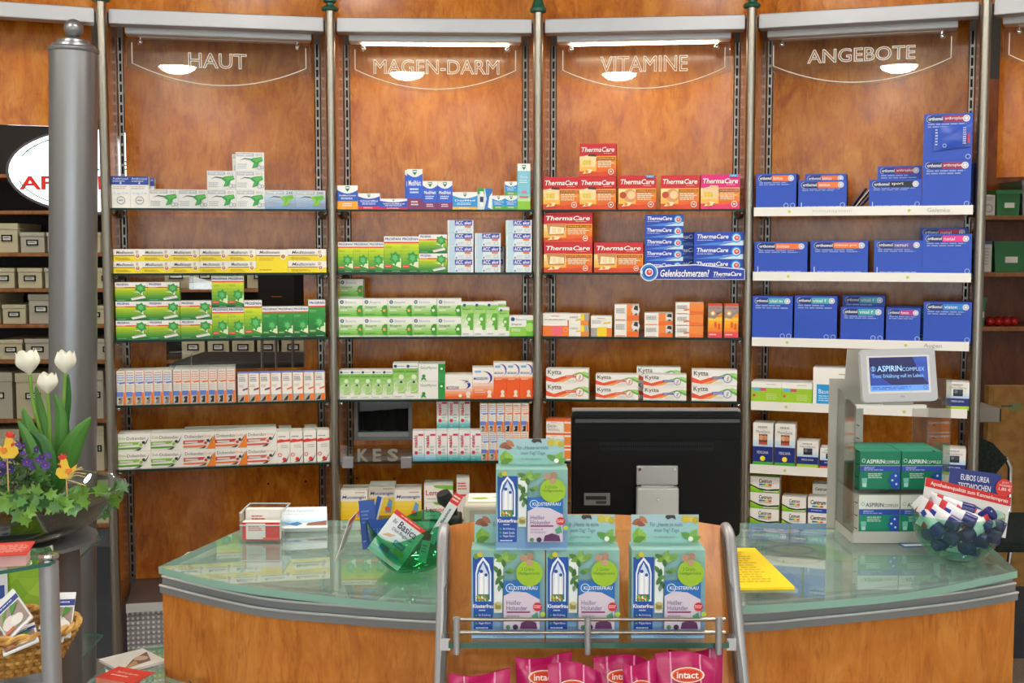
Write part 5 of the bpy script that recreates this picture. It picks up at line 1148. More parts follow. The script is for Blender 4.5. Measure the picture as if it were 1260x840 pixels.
def inset(path, d):
    out = []
    for i, p in enumerate(path):
        a = Vector(path[max(i - 1, 0)]); b = Vector(path[min(i + 1, len(path) - 1)]); t = (b - a).normalized()
        n = Vector((-t.y, t.x))
        out.append((p[0] + n.x * d, p[1] + n.y * d))
    return out
body = spline([Vector(p).to_3d() for p in zpath([(200, 728), (313, 755), (420, 766), (535, 774), (720, 779), (913, 776), (1000, 769), (1091, 760), (1180, 749), (1249, 737)], ZC - 0.068)])
body = [(p.x, p.y) for p in body]
bb = [(body[-1][0] - 0.03, body[-1][1] + 0.24), (back[1][0] - 0.02, back[1][1] - 0.02), (back[-1][0] + 0.06, back[-1][1] - 0.02), (body[0][0] + 0.02, body[0][1] + 0.1)]
MB().prism(body + bb, 0.1, ZC - 0.068, M_WOODC).build('wood_front', C)
MB().prism(inset(body, 0.03) + [(p[0], p[1] - 0.01) for p in bb], 0.0, 0.1, M_DARK).build('plinth', C)
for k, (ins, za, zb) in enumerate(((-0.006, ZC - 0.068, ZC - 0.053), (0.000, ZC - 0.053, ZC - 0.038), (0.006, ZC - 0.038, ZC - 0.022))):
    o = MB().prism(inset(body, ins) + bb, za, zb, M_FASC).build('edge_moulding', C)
    MB().tube([(p[0], p[1], zb - 0.0012) for p in inset(body, ins)], 0.0022, pm('fascia_highlight', '#c6c8ca', 0.35, 0.3), 8).build('edge_highlight', o, smooth=True)  # painted highlight: a pale line laid along the top of each rib
M_UNDER = pm('under_board', '#a3b0a9', 0.6)
MB().prism(inset(body, 0.02) + bb, ZC - 0.0219, ZC - 0.0205, M_UNDER).build('under_board', C)
for x, y in ((232, 694), (505, 738), (914, 738), (1218, 694)):
    p = at_z(x, y, ZC - 0.012)
    MB().lathe([(0.008, -0.0083), (0.008, -0.0002)], M_CHROME, 14).build('spacer', C, p)
# low glass ledge in front with chrome clamps
zl = 0.74
for k, (cl, lab) in enumerate((([(95, 850), (135, 815), (168, 797), (202, 792), (204, 832), (300, 863), (300, 882), (95, 882)], 'left'), ([(1150, 866), (1249, 842), (1290, 838), (1290, 882), (1150, 882)], 'right'))):
    pl = zpath(cl, zl)
    T = thing('glass_ledge', 'green glass ledge with chrome clamp at the %s end of the counter' % lab, 'ledge', (0, 0, 0))
    q = pl if k == 0 else pl
    ar = sum(q[i][0] * q[(i + 1) % len(q)][1] - q[(i + 1) % len(q)][0] * q[i][1] for i in range(len(q)))
    if ar < 0: q = q[::-1]
    MB().prism(q, zl - 0.008, zl, M_CTOP, M_CEDGE).build('pane', T)
    p = at_z(242, 845, zl) if k == 0 else at_z(1207, 853, zl)
    bevel(MB().box((-0.012, -0.02, -0.012), (0.012, 0.02, 0.010), M_CHROME).build('clamp', T, p, 0.4 if k == 0 else -0.5), 0.005, 3)
    MB().lathe([(0.012, -(zl - 0.008)), (0.012, -0.0005)], M_STEEL, 14).build('leg', T, (p.x - (0.05 if k == 0 else -0.05), p.y - 0.06, zl - 0.008))

# leaflets lying on the board under the glass
ZU = ZC - 0.0200
def flat_sheet(name, label, cat, c4, z, col, prims, th=0.0006, group=None):
    """c4 pixels: far-left, far-right, near-right, near-left corners on the plane z"""
    fl, fr_, nr, nl = [at_z(x, y, z) for x, y in c4]
    ex = nr - nl; w_ = ex.length; ex = ex / w_; ez = fl - nl; ez = (ez - ex * ez.dot(ex)); h_ = ez.length; ez = ez / h_
    ey = ez.cross(ex)
    M = Matrix((ex, ey, ez)).transposed()
    T = thing(name, label, cat, nl, 0, group, rot=tuple(M.to_euler()))
    MB().box((0, 0, 0), (w_, th, h_), card(col)).build('sheet', T)
    if prims: print_mb(w_, h_, prims).build('print', T)
    return T
FACE = []
for i in range(4):
    y = 0.12 + 0.22 * i
    FACE += [('c', 0.72, y + 0.05, 0.105, '#4a4440', 1.5), ('c', 0.74, y + 0.03, 0.085, '#c8b09a', 1.35), ('r', 0.66, y + 0.04, 0.71, y + 0.055, '#6a5448'), ('r', 0.77, y + 0.04, 0.82, y + 0.055, '#6a5448'), ('r', 0.71, y - 0.02, 0.78, y - 0.008, '#b07a6a'),
             ('c', 0.3, y + 0.06, 0.035, '#5a6470', 3.2), ('r', 0.2, y + 0.12, 0.36, y + 0.14, '#5a6470')]
flat_sheet('counter_poster', 'grey poster with rows of faces lying under the counter glass', 'poster', [(912, 648), (1006, 646), (1016, 698), (906, 696)], ZU, '#c4ccc8', FACE)
flat_sheet('counter_poster', 'pale green poster with light curves under the counter glass', 'poster', [(1010, 649), (1100, 648), (1135, 686), (1022, 690)], ZU, '#b9c8a8', [('p', [(0, 0), (0.25, 0), (0.12, 1), (0, 1)], '#8cbc4a'), ('p', [(0.25, 0.2), (1, 0.5), (1, 0.62), (0.25, 0.35)], '#cfd8cc'), ('l', 0.35, 0.6, 0.8, 0.85, 3, '#98a696')])
flat_sheet('counter_leaflet', 'left blue leaflet under the counter glass below the yellow sheets', 'leaflet', [(914, 699), (968, 699), (970, 735), (914, 738)], ZU, '#5f8aa8', [('l', 0.1, 0.1, 0.8, 0.25, 2, '#b8d0de')])
flat_sheet('counter_leaflet', 'right blue leaflet under the counter glass beside the yellow sheets', 'leaflet', [(970, 699), (1015, 700), (1018, 732), (972, 735)], ZU, '#5f8aa8', [('t', 'A', 0.85, 0.78, 0.92, 0.92, '#cfe0ea')])
T = flat_sheet('yellow_notice', 'stack of yellow printed notices lying on the counter glass', 'paper', [(908, 674), (957, 676), (978, 722), (909, 723)], ZC + 0.0042, '#fbdc16', [('l', 0.06, 0.1, 0.75, 0.9, 14, '#d0b01a')], th=0.004)
flat_sheet('blue_leaflet', 'small blue leaflet on the counter before the aspirin display', 'leaflet', [(1107, 657), (1140, 655), (1148, 671), (1113, 672)], ZC + 0.0012, '#1f6ab0', [('r', 0, 0, 1, 0.18, '#d8e6f0'), ('l', 0.1, 0.4, 0.8, 0.75, 2, '#9ac4e8')], th=0.001)

# ================================================================== boards held up in space (cards, frames)
def board(name, label, cat, TL, TR, BL, Y, col, prims, th=0.0012, parent=None, group=None):
    """upright card: pixel corners and their distances Y = (TL, TR, BL)"""
    if not isinstance(Y, (tuple, list)): Y = (Y, Y, Y)
    a, b, c_ = at_y(*TL, Y[0]), at_y(*TR, Y[1]), at_y(*BL, Y[2])
    ez = a - c_; h_ = ez.length; ez = ez / h_; ex = b - a; ex = ex - ez * ex.dot(ez); w_ = ex.length; ex = ex / w_; ey = ez.cross(ex)
    M = Matrix((ex, ey, ez)).transposed()
    T = thing(name, label, cat, c_, 0, group, rot=tuple(M.to_euler()))
    if col is not None: MB().box((0, 0, 0), (w_, th, h_), card(col)).build('sheet', T)
    if prims: print_mb(w_, h_, prims).build('print', T)
    return T, w_, h_

# ---- green glass bowl with leaflets
M_GBOWL = arch_glass('green_bowl_glass', (0.30, 0.74, 0.52), 0.0, 0.07)
def glass_bowl(label, x, y, r, h_, mat, cat='bowl', wav=0.0, th=0.003):
    p = at_z(x, y, ZC)
    T = thing('glass_bowl', label, cat, (p.x, p.y + r * 0.5, ZC + 0.0005))
    pr = [(r * 0.42, 0), (r * 0.62, h_ * 0.1), (r * 0.82, h_ * 0.32), (r * 0.95, h_ * 0.62), (r, h_), (r - th, h_), (r * 0.95 - th, h_ * 0.62), (r * 0.82 - th, h_ * 0.34), (r * 0.6, h_ * 0.14), (r * 0.3, th + 0.002)]
    b = MB().lathe(pr, mat, 36)
    if wav:
        b.v = [(vx, vy, vz + wav * (vz / h_) * math.cos(3 * math.atan2(vy, vx) + 2.6)) for vx, vy, vz in b.v]
    b.build('bowl', T, smooth=True)
    return T
T = glass_bowl('green glass bowl full of leaflets on the counter', 505, 707, 0.079, 0.075, M_GBOWL, wav=0.012)
bc = T.location
Yb = bc.y
BAS = [('r', 0, 0.9, 1, 1, '#e0352e'), ('l', 0.2, 0.93, 0.9, 0.97, 1, '#f6c8c0'), ('g', 0, 0, 1, 0.45, '#5ab08a', '#e4eef0', 6), ('t', 'Ihr', 0.12, 0.74, 0.24, 0.83, '#3a3f6a', 0, 0), ('t', 'Basica', 0.3, 0.7, 0.86, 0.86, '#2a2f5c', 0, 0.01), ('t', 'Diät-Begleiter', 0.22, 0.58, 0.86, 0.67, '#4a4f78'),
       ('p', [(0.08, 0.4), (0.3, 0.46), (0.42, 0.55), (0.2, 0.5)], '#d8b090'), ('r', 0.46, 0.36, 0.8, 0.48, '#2a8ac8'), ('t', 'Basica', 0.5, 0.39, 0.76, 0.45, '#eaf4fa'), ('r', 0.58, 0.24, 0.88, 0.34, '#b8c83a'), ('r', 0.22, 0.14, 0.5, 0.26, '#1f6aa8'), ('r', 0.5, 0.12, 0.82, 0.22, '#2a9ad0'), ('l', 0.5, 0.03, 0.9, 0.06, 1, '#c85a3a')]
board('leaflet', 'white Diät-Begleiter leaflet with red top in the green bowl', 'leaflet', (488, 626), (530, 647), (452, 674), (Yb - 0.03, Yb - 0.03, Yb - 0.06), '#e6edf2', BAS, 0.004)
BLU = [('l', 0.12, 0.5, 0.6, 0.8, 4, '#5a86d0'), ('r', 0.1, 0.15, 0.5, 0.18, '#6a96d8')]
board('leaflet', 'blue leaflet at the left of the green bowl', 'leaflet', (441, 616), (460, 610), (446, 676), (Yb + 0.02, Yb + 0.02, Yb + 0.0), '#2050a4', BLU, 0.002, group='blue leaflets in the green bowl')
board('leaflet', 'thin blue leaflet between the two larger blue ones', 'leaflet', (465, 610), (474, 604), (450, 668), (Yb + 0.035, Yb + 0.045, Yb + 0.01), '#2a58ac', [('r', 0.7, 0, 1, 1, '#d8d4cc')], 0.002, group='blue leaflets in the green bowl')
board('leaflet', 'broad blue leaflet leaning behind the Diät-Begleiter leaflet', 'leaflet', (450, 640), (487, 605), (452, 668), (Yb - 0.005, Yb + 0.03, Yb - 0.015), '#1f4fa6', [('t', 'FIT', 0.14, 0.35, 0.6, 0.6, '#5a86d0'), ('l', 0.14, 0.15, 0.7, 0.25, 1, '#5a86d0')], 0.003, group='blue leaflets in the green bowl')
board('leaflet', 'striped red and white leaflet leaning out at the right of the bowl', 'leaflet', (560, 605), (572, 608), (524, 664), (Yb + 0.03, Yb + 0.03, Yb + 0.01), '#dfe6ea', [('r', 0, 0.8, 1, 1, '#e0352e'), ('l', 0.1, 0.84, 0.9, 0.96, 2, '#f4e6e0'), ('r', 0, 0, 1, 0.3, '#b8d4e4'), ('tv', 'Basica', 0.3, 0.4, 0.6, 0.7, '#4a5a7a')], 0.003)
board('leaflet', 'small red striped leaflet low in the green bowl', 'leaflet', (522, 655), (533, 650), (514, 690), (Yb - 0.0, Yb - 0.0, Yb - 0.015), '#d8e2e2', [('r', 0, 0.75, 1, 1, '#d83028'), ('l', 0.1, 0.3, 0.9, 0.6, 3, '#6a8aa0')], 0.003)

# ---- clear box with red cards
p = at_z(295, 668, ZC); q = at_z(349, 666, ZC); wv = q.x - p.x
T = thing('acrylic_card_box', 'clear acrylic box with red and white cards on the counter', 'box', (p.x, p.y, ZC + 0.0005))
for nm, a, b in (('base', (0, 0, 0), (wv, 0.09, 0.002)), ('side', (0, 0, 0.002), (0.002, 0.09, 0.055)), ('side', (wv - 0.002, 0, 0.002), (wv, 0.09, 0.055)), ('back', (0.002, 0.088, 0.002), (wv - 0.002, 0.09, 0.055)), ('front', (0.002, 0, 0.002), (wv - 0.002, 0.002, 0.032))):
    MB().box(a, b, M_ACRYL).build(nm, T)
rim = MB()
for a, b in (((0, 0, 0.055), (0.0025, 0.09, 0.057)), ((wv - 0.0025, 0, 0.055), (wv, 0.09, 0.057)), ((0, 0.0875, 0.055), (wv, 0.09, 0.057)), ((0, 0, 0.032), (wv, 0.0025, 0.034))): rim.box(a, b, pm('acrylic_edge', '#c4ced2', 0.2))
rim.build('polished_edge', T)
for i in range(2):
    t = thing('card_stack', ['red and white cards at the front of the acrylic box', 'white cards at the back of the acrylic box'][i], 'card', (p.x + 0.004, p.y + 0.006 + 0.03 * i, ZC + 0.004), 0)
    MB().box((0, 0, 0), (wv - 0.01, 0.02, 0.034 + 0.018 * i), card('#e8e4de')).build('cards', t)
    print_mb(wv - 0.01, 0.034 + 0.018 * i, [('r', 0, 0.0, 1, 1 if i == 0 else 0.2, '#d82a24'), ('r', 0.1, 0.06, 0.62, 0.94, '#ece8e2'), ('l', 0.16, 0.5, 0.56, 0.8, 3, '#c86a5a'), ('r', 0.55, 0.02, 0.98, 0.16, '#e85a50')]).build('print', t)
# ---- sloping card holder beside it
T, wv, hv = board('card_holder', 'sloping acrylic holder with a blue and white pad', 'holder', (350, 624), (402, 620), (350, 650), (at_z(350, 658, ZC).y + 0.05, at_z(402, 655, ZC).y + 0.05, at_z(350, 658, ZC).y + 0.01), '#e4e8e8',
                  [('g', 0, 0.25, 1, 0.6, '#a8cce0', '#e2ecf0', 4), ('p', [(0.06, 0.18), (0.3, 0.3), (0.42, 0.2), (0.28, 0.1)], '#2a7ab8'), ('p', [(0.55, 0.22), (0.98, 0.32), (0.98, 0.12), (0.5, 0.12)], '#8a4a38'), ('t', 'Ihre Apotheke', 0.08, 0.72, 0.7, 0.88, '#7ab0d8'), ('l', 0.1, 0.6, 0.8, 0.66, 1, '#b8ccd8')], 0.012)
MB().box((0, 0.012, -0.018), (wv, 0.016, hv * 0.9), M_ACRYL).build('back_plate', T)
MB().box((0, -0.01, -0.018), (wv, 0.012, -0.014), M_ACRYL).build('foot', T)
T, wv, hv = board('price_card', 'narrow white and red card standing edge-on beside the green bowl', 'card', (430, 640), (437, 636), (413, 690), (1.99, 2.06, 1.99), '#e8e4e0', [('r', 0, 0.82, 1, 1, '#d83a34'), ('l', 0.15, 0.2, 0.85, 0.7, 7, '#8a8890')], 0.001)

# ---- beige label printer and black handset behind the bowl
p = at_z(571, 655, ZC)
T = thing('label_printer', 'beige label printer with a leafy sheet behind the display rack', 'printer', (p.x, 2.28, ZC + 0.0005))
bevel(MB().box((0, 0, 0), (0.13, 0.11, 0.062), pm('beige_plastic', '#c4bfae', 0.5)).build('body', T), 0.006, 3)
MB().box((0.012, -0.001, 0.012), (0.12, 0.0, 0.052), pm('beige_plastic_d', '#a9a596', 0.5)).build('front_panel', T)
sh = MB().box((0.008, 0.02, 0.0625), (0.125, 0.1, 0.0645), card('#eceee6')); so = sh.build('leafy_sheet', T)
m = MB()
for cx_, cy_, s_ in ((0.03, 0.05, 0.018), (0.085, 0.06, 0.03), (0.11, 0.04, 0.016)):
    m.add([(cx_ + s_ * a, cy_ + s_ * b, 0.0649) for a, b in ((-1, 0), (-0.3, -0.5), (0.6, -0.4), (1, 0), (0.5, 0.5), (-0.4, 0.4))], [(0, 1, 2, 3, 4, 5)], card('#9cc43a'))
m.build('leaf_print', so)
T = thing('telephone_handset', 'black handset standing beside the beige printer', 'telephone', (at_z(556, 655, ZC).x, 2.30, ZC + 0.0005))
bevel(MB().box((-0.02, -0.02, 0), (0.02, 0.03, 0.04), M_DARK).build('cradle', T), 0.005, 2)
MB().tube([(0, 0, 0.02), (0.002, 0.004, 0.05), (-0.012, 0.0, 0.07), (-0.016, -0.004, 0.082)], [0.012, 0.010, 0.016, 0.013], M_DARK, 12).build('receiver', T, smooth=True)

# ---- flat monitor seen from behind
MY = 2.12
tl, tr, br_ = at_y(704, 508, MY), at_y(915, 508, MY), at_y(700, 668, MY - 0.0)
T = thing('computer_monitor', 'black flat monitor seen from behind with grey hinge', 'monitor', ((tl.x + tr.x) / 2, MY, ZC + 0.0005))
wv = tr.x - tl.x; zt = tl.z - ZC; zb = 0.035
def rrect(x0, x1, z0, z1, r, n=5):
    o = []
    for cx_, cz2, a0 in ((x1 - r, z1 - r, 0), (x0 + r, z1 - r, 90), (x0 + r, z0 + r, 180), (x1 - r, z0 + r, 270)):
        for k in range(n + 1):
            a = math.radians(a0 + 90 * k / n); o.append((cx_ + r * math.cos(a), cz2 + r * math.sin(a)))
    return o
cs = MB(); cs.plate(rrect(-wv / 2, wv / 2, zb, zt, 0.008), 0.02, 0.045, pm('monitor_black', '#0c0c0d', 0.45, spec=0.2)); cs.build('case', T)
bz = MB(); bz.plate(rrect(-wv / 2 + 0.004, wv / 2 - 0.004, zb + 0.004, zt - 0.008, 0.006), 0.006, 0.02, pm('monitor_back', '#08080a', 0.5, spec=0.15)); bevel(bz.build('back_shell', T), 0.004, 2)
MB().box((-wv / 2 + 0.002, 0.022, zt - 0.001), (wv / 2 - 0.002, 0.046, zt + 0.003), pm('monitor_edge', '#8a8a86', 0.3, 0.3)).build('top_edge', T)
MB().box((-wv / 2 + 0.006, 0.003, zt - 0.018), (wv / 2 - 0.006, 0.006, zt - 0.012), pm('monitor_ridge', '#3a3a3a', 0.3)).build('ridge', T)
vz = zt - 0.062
vp = MB(); vp.plate([(-wv / 2 + 0.01, vz + 0.012), (-wv / 2 + 0.04, vz - 0.012), (wv / 2 - 0.04, vz - 0.012), (wv / 2 - 0.01, vz + 0.012)], 0.004, 0.006, pm('vent_panel', '#0d0d0f', 0.5, spec=0.15)); vo_ = vp.build('vent_panel', T)
sl = MB()
for k in range(64):
    x = -wv / 2 + 0.05 + k * (wv - 0.1) / 64
    for zz in (vz - 0.006, vz + 0.003): sl.box((x, 0.0025, zz), (x + 0.0014, 0.004, zz + 0.006), pm('vent_slot', '#222226', 0.5, spec=0.2))
so = sl.build('vent_slots', vo_); so['kind'] = 'stuff'
a = at_y(719, 607, MY); b = at_y(751, 622, MY)
st = MB(); st.box((0, 0, 0), (b.x - a.x, 0.001, a.z - b.z), pm('sticker_grey', '#6a6a6a', 0.4)); so = st.build('sticker', T, (a.x - T.location.x, 0.0045, b.z - T.location.z))
print_mb(b.x - a.x, a.z - b.z, [('r', 0.06, 0.45, 0.85, 0.75, '#1a1a1a'), ('r', 0.45, 0.12, 0.85, 0.35, '#2a2a2a')]).build('sticker_print', so)
hx0 = at_y(783, 600, MY).x - T.location.x; hx1 = at_y(834, 600, MY).x - T.location.x; hz1_ = at_y(800, 573, MY).z - ZC; hz0_ = at_y(800, 597, MY).z - ZC
M_HG = pm('hinge_grey', '#a4a5a6', 0.4, 0.35)
bevel(MB().box((hx0, -0.002, hz0_), (hx1, 0.006, hz1_), M_HG).build('hinge_plate', T), 0.002, 2)
for x in (hx0 + 0.006, hx1 - 0.006): MB().lathe([(0.0032, 0), (0.0028, 0.0025)], M_CHROME, 12).build('screw', T, (x, -0.002, hz1_ - 0.006), (PI / 2, 0, 0))
MB().tube([(hx0 + 0.008, -0.004, hz0_ - 0.004), (hx1 - 0.008, -0.004, hz0_ - 0.004)], 0.0055, M_HG, 12).build('hinge_barrel', T, smooth=True)
bevel(MB().box((hx0, -0.016, 0.0), (hx1, 0.006, hz0_ - 0.002), pm('arm_grey', '#bcbdbe', 0.45, 0.2)).build('arm', T), 0.003, 2)
MB().lathe([(0.003, 0), (0.0025, 0.002)], M_CHROME, 12).build('screw', T, ((hx0 + hx1) / 2, -0.016, hz0_ - 0.022), (PI / 2, 0, 0))
bevel(MB().box((-0.09, -0.03, 0.0), (0.09, 0.14, 0.010), M_HG).build('foot', T), 0.004, 2)

# ================================================================== wooden display rack with rail
RY0, RY1 = 1.70, 1.58            # distance of the panel at its top and at the frame's lower edge
tc_ = at_y(720, 650, RY0); bc_ = at_y(716, 840, RY1); bc_.x = tc_.x
ez = (tc_ - bc_).normalized(); ex = Vector((1, 0, 0)); ex = (ex - ez * ex.dot(ez)).normalized(); ey = ez.cross(ex)
RM = Matrix((ex, ey, ez)).transposed()
R = thing('display_rack', 'curved-top wooden display rack with grey side rails and glass shelf', 'display rack', tc_, 0, rot=tuple(RM.to_euler()))
hw = 0.196; HB = 0.75
arc = [(-hw + 2 * hw * k / 24, 0.004 + 0.018 * (1 - (2 * k / 24 - 1) ** 2)) for k in range(25)]
MB().plate([(-hw, -HB)] + [(hw, -HB)] + arc[::-1], 0.0, 0.014, M_WOODC).build('back_panel', R)
for s in (-1, 1):
    path = [(s * (hw + 0.002), -0.04, -HB), (s * (hw + 0.002), -0.036, -0.4), (s * (hw + 0.003), -0.03, -0.12), (s * (hw + 0.005), -0.022, -0.03), (s * (hw + 0.004), -0.004, -0.001), (s * (hw + 0.004), 0.012, 0.004)]
    path = [tuple(v) for v in spline(path, 5)]
    MB().tube(path, 0.0075, M_ALU, 14).build('side_rail', R, smooth=True)
    MB().plate([(-0.05, -HB), (0.0, -HB), (0.0, 0.0), (-0.012, -0.01), (-0.036, -0.1), (-0.045, -0.35)], 0, 0.006, pm('side_cheek', '#5d5e62', 0.45, 0.2)).build('side_cheek', R, (s * (hw + 0.002) + (0.006 if s < 0 else 0), 0, 0), (0, 0, PI / 2))
# shelf: horizontal in the world, so it is placed on its own frame
SHY_ = 1.545
zsf = at_y(723, 789, SHY_ - 0.02).z
def inv(v): return RM.transposed() @ (Vector(v) - tc_)
def world_part(mb, name, parent=R, smooth=False):
    mb.v = [tuple(inv(v)) for v in mb.v]; return mb.build(name, parent, smooth=smooth)
xs0, xs1 = at_y(553, 785, SHY_).x, at_y(893, 785, SHY_).x
sh = MB().box((xs0, SHY_ - 0.025, zsf - 0.007), (xs1, SHY_ + 0.062, zsf), M_SHELF)
sh.m[2] = sh.mi(pm('rack_glass_edge', '#3c6458', 0.15)); shelf_o = world_part(sh, 'glass_shelf')
zr = [at_y(723, y, SHY_ - 0.03).z for y in (762, 778)]
for z in zr: world_part(MB().tube([(xs0 + 0.006, SHY_ - 0.03, z), (xs1 - 0.006, SHY_ - 0.03, z)], 0.0024, M_STEEL, 8), 'rail_bar', smooth=True)
for x in (562, 723, 884):
    xx = at_y(x, 770, SHY_ - 0.03).x
    world_part(MB().tube([(xx, SHY_ - 0.033, zsf - 0.012), (xx, SHY_ - 0.033, zr[0] + 0.004)], 0.0042, M_ALU, 10), 'rail_post', smooth=True)
for x in (xs0 - 0.004, xs1 + 0.004):
    world_part(MB().box((x - 0.006, SHY_ - 0.02, zsf - 0.012), (x + 0.006, SHY_ + 0.0, zsf + 0.004), M_CHROME), 'shelf_clamp')
z_low = zsf - 0.14
world_part(MB().box((xs0, 1.42, z_low - 0.007), (xs1, 1.55, z_low), M_SHELF), 'lower_shelf')

# ---- herbal drink boxes with header flap
KW, KH, KD, KF = 0.0945, 0.116, 0.042, 0.037
BERRY = '#a8806a'
KL = [('g', 0, 0, 1, 1, '#6f98c4', '#86b4ac', 8), ('r', 0, 0.0, 1, 0.03, '#8fbcd8'),
      ('p', [(0.03, 0.1), (0.29, 0.1), (0.30, 0.92), (0.02, 0.92)], '#1d4fa8'),
      ('p', [(0.055, 0.42), (0.27, 0.42), (0.27, 0.74), (0.24, 0.84), (0.16, 0.92), (0.085, 0.84), (0.055, 0.74)], '#e8ecf2'), ('p', [(0.075, 0.44), (0.25, 0.44), (0.25, 0.73), (0.225, 0.81), (0.16, 0.885), (0.1, 0.81), (0.075, 0.73)], '#2a5cb0'),
      ('p', [(0.09, 0.5), (0.235, 0.5), (0.235, 0.72), (0.16, 0.86), (0.09, 0.72)], '#cdd9ea'), ('p', [(0.11, 0.5), (0.16, 0.5), (0.155, 0.74), (0.12, 0.74)], '#f2f2f0'), ('p', [(0.18, 0.5), (0.22, 0.5), (0.215, 0.7), (0.185, 0.7)], '#eef0f0'), ('c', 0.135, 0.76, 0.02, '#2a4a90'), ('c', 0.2, 0.72, 0.018, '#2a4a90')] + \
     [('c', 0.09 + 0.021 * (i % 7), 0.44 + 0.03 * (i // 7) + 0.01 * (i % 2), 0.018, c) for i, c in enumerate(['#3a8a3a', '#e07a2a', '#4a9a3a', '#d8402a', '#3a8a3a', '#f0e0d0', '#4a9a3a', '#5aa83a', '#e8a02a', '#3a8a3a', '#e8e4da', '#4a9a3a', '#d8602a', '#3a8a3a'])] + \
     [('t', 'Klosterfrau', 0.02, 0.35, 0.3, 0.395, '#f2f4f8', 0, 0.02), ('l', 0.1, 0.31, 0.22, 0.335, 1, '#c8d4ea')] + \
     [('c', 0.065, 0.27 - 0.045 * i, 0.011, '#4ab04a') for i in range(3)] + [('t', s_, 0.1, 0.255 - 0.045 * i, 0.26, 0.285 - 0.045 * i, '#e8eef8') for i, s_ in enumerate(('Bei Erkältung', 'Innere Unruhe', 'Magen-Darm'))] + [('l', 0.06, 0.11, 0.25, 0.14, 1, '#c8d4ea'),
      ('p', [(0.31, 0.3), (0.42, 0.3), (0.44, 0.95), (0.31, 0.9)], '#dfe8e8')] + \
     [('f', a, b, r_, an, c) for a, b, r_, an, c in ((0.37, 0.93, 0.06, 150, '#4f7a30'), (0.40, 0.90, 0.06, 200, '#6a9a3a'), (0.46, 0.95, 0.06, 60, '#7aa844'), (0.50, 0.91, 0.07, 10, '#8fb450'), (0.56, 0.93, 0.06, 30, '#6f9f40'), (0.44, 0.86, 0.05, 280, '#44702e'),
                                                     (0.34, 0.79, 0.05, 120, '#4a7a3a'), (0.38, 0.75, 0.055, 80, '#35602c'), (0.40, 0.70, 0.05, 20, '#5a8a48'), (0.53, 0.77, 0.06, 5, '#6c9a40'), (0.50, 0.76, 0.04, 170, '#4a7a34'), (0.36, 0.66, 0.05, 240, '#44743c'), (0.41, 0.62, 0.05, 290, '#3a6434'), (0.38, 0.58, 0.04, 265, '#6a8a6a'))] + \
     [('c', 0.365, 0.38, 0.05, '#c4c08a')] + [('c', 0.335 + 0.015 * (i % 5), 0.355 + 0.016 * (i // 5), 0.008, '#8f8a4a') for i in range(16)] + \
     [('r', 0.44, 0.12, 0.93, 0.67, '#cfc4d4'), ('p', [(0.44, 0.5), (0.56, 0.55), (0.75, 0.54), (0.93, 0.46), (0.93, 0.67), (0.44, 0.67)], '#1f6ab4'), ('o', 0.53, 0.59, 0.05, 0.008, '#cfe0f0'), ('t', 'KLOSTERFRAU', 0.51, 0.57, 0.9, 0.61, '#e6eef6', 0, 0.01), ('l', 0.52, 0.535, 0.7, 0.555, 1, '#a8c8e4'),
      ('t', 'Heißer', 0.48, 0.4, 0.68, 0.45, '#6a5a8a'), ('t', 'Holunder', 0.48, 0.34, 0.76, 0.39, '#6a5a8a'), ('r', 0.48, 0.31, 0.8, 0.328, '#8a3a6a'), ('l', 0.48, 0.22, 0.7, 0.29, 2, '#b0a4b8'), ('p', [(0.66, 0.13), (0.9, 0.13), (0.88, 0.2), (0.78, 0.23), (0.68, 0.2)], '#5a2a5a'), ('c', 0.6, 0.15, 0.03, '#3a2a4a'), ('p', [(0.84, 0.22), (0.92, 0.24), (0.9, 0.32), (0.82, 0.28)], '#4a9a7a'), ('c', 0.5, 0.15, 0.025, '#4a8a5a'),
      ('c', 0.9, 0.38, 0.05, '#c42a34'), ('l', 0.85, 0.36, 0.95, 0.4, 2, '#f0c8c4'),
      ('c', 0.79, 0.76, 0.15, '#96bd28', 0.98), ('t', '3 Gratis-', 0.68, 0.785, 0.86, 0.825, '#4a7a2a'), ('t', 'Heißgetränke', 0.64, 0.735, 0.93, 0.775, '#4a7a2a'), ('c', 0.71, 0.93, 0.04, '#b08a72'), ('c', 0.8, 0.95, 0.038, '#a87e68'), ('c', 0.79, 0.88, 0.036, '#b8917a'),
      ('c', 0.07, 0.95, 0.03, '#6a9a3a'), ('c', 0.12, 0.97, 0.03, '#c8b83a'), ('c', 0.97, 0.3, 0.03, '#a8c84a'), ('t', 'Ihr Naturheilmittel zum Wohlfühlen', 0.3, 0.04, 0.75, 0.06, '#4a6ab0')]
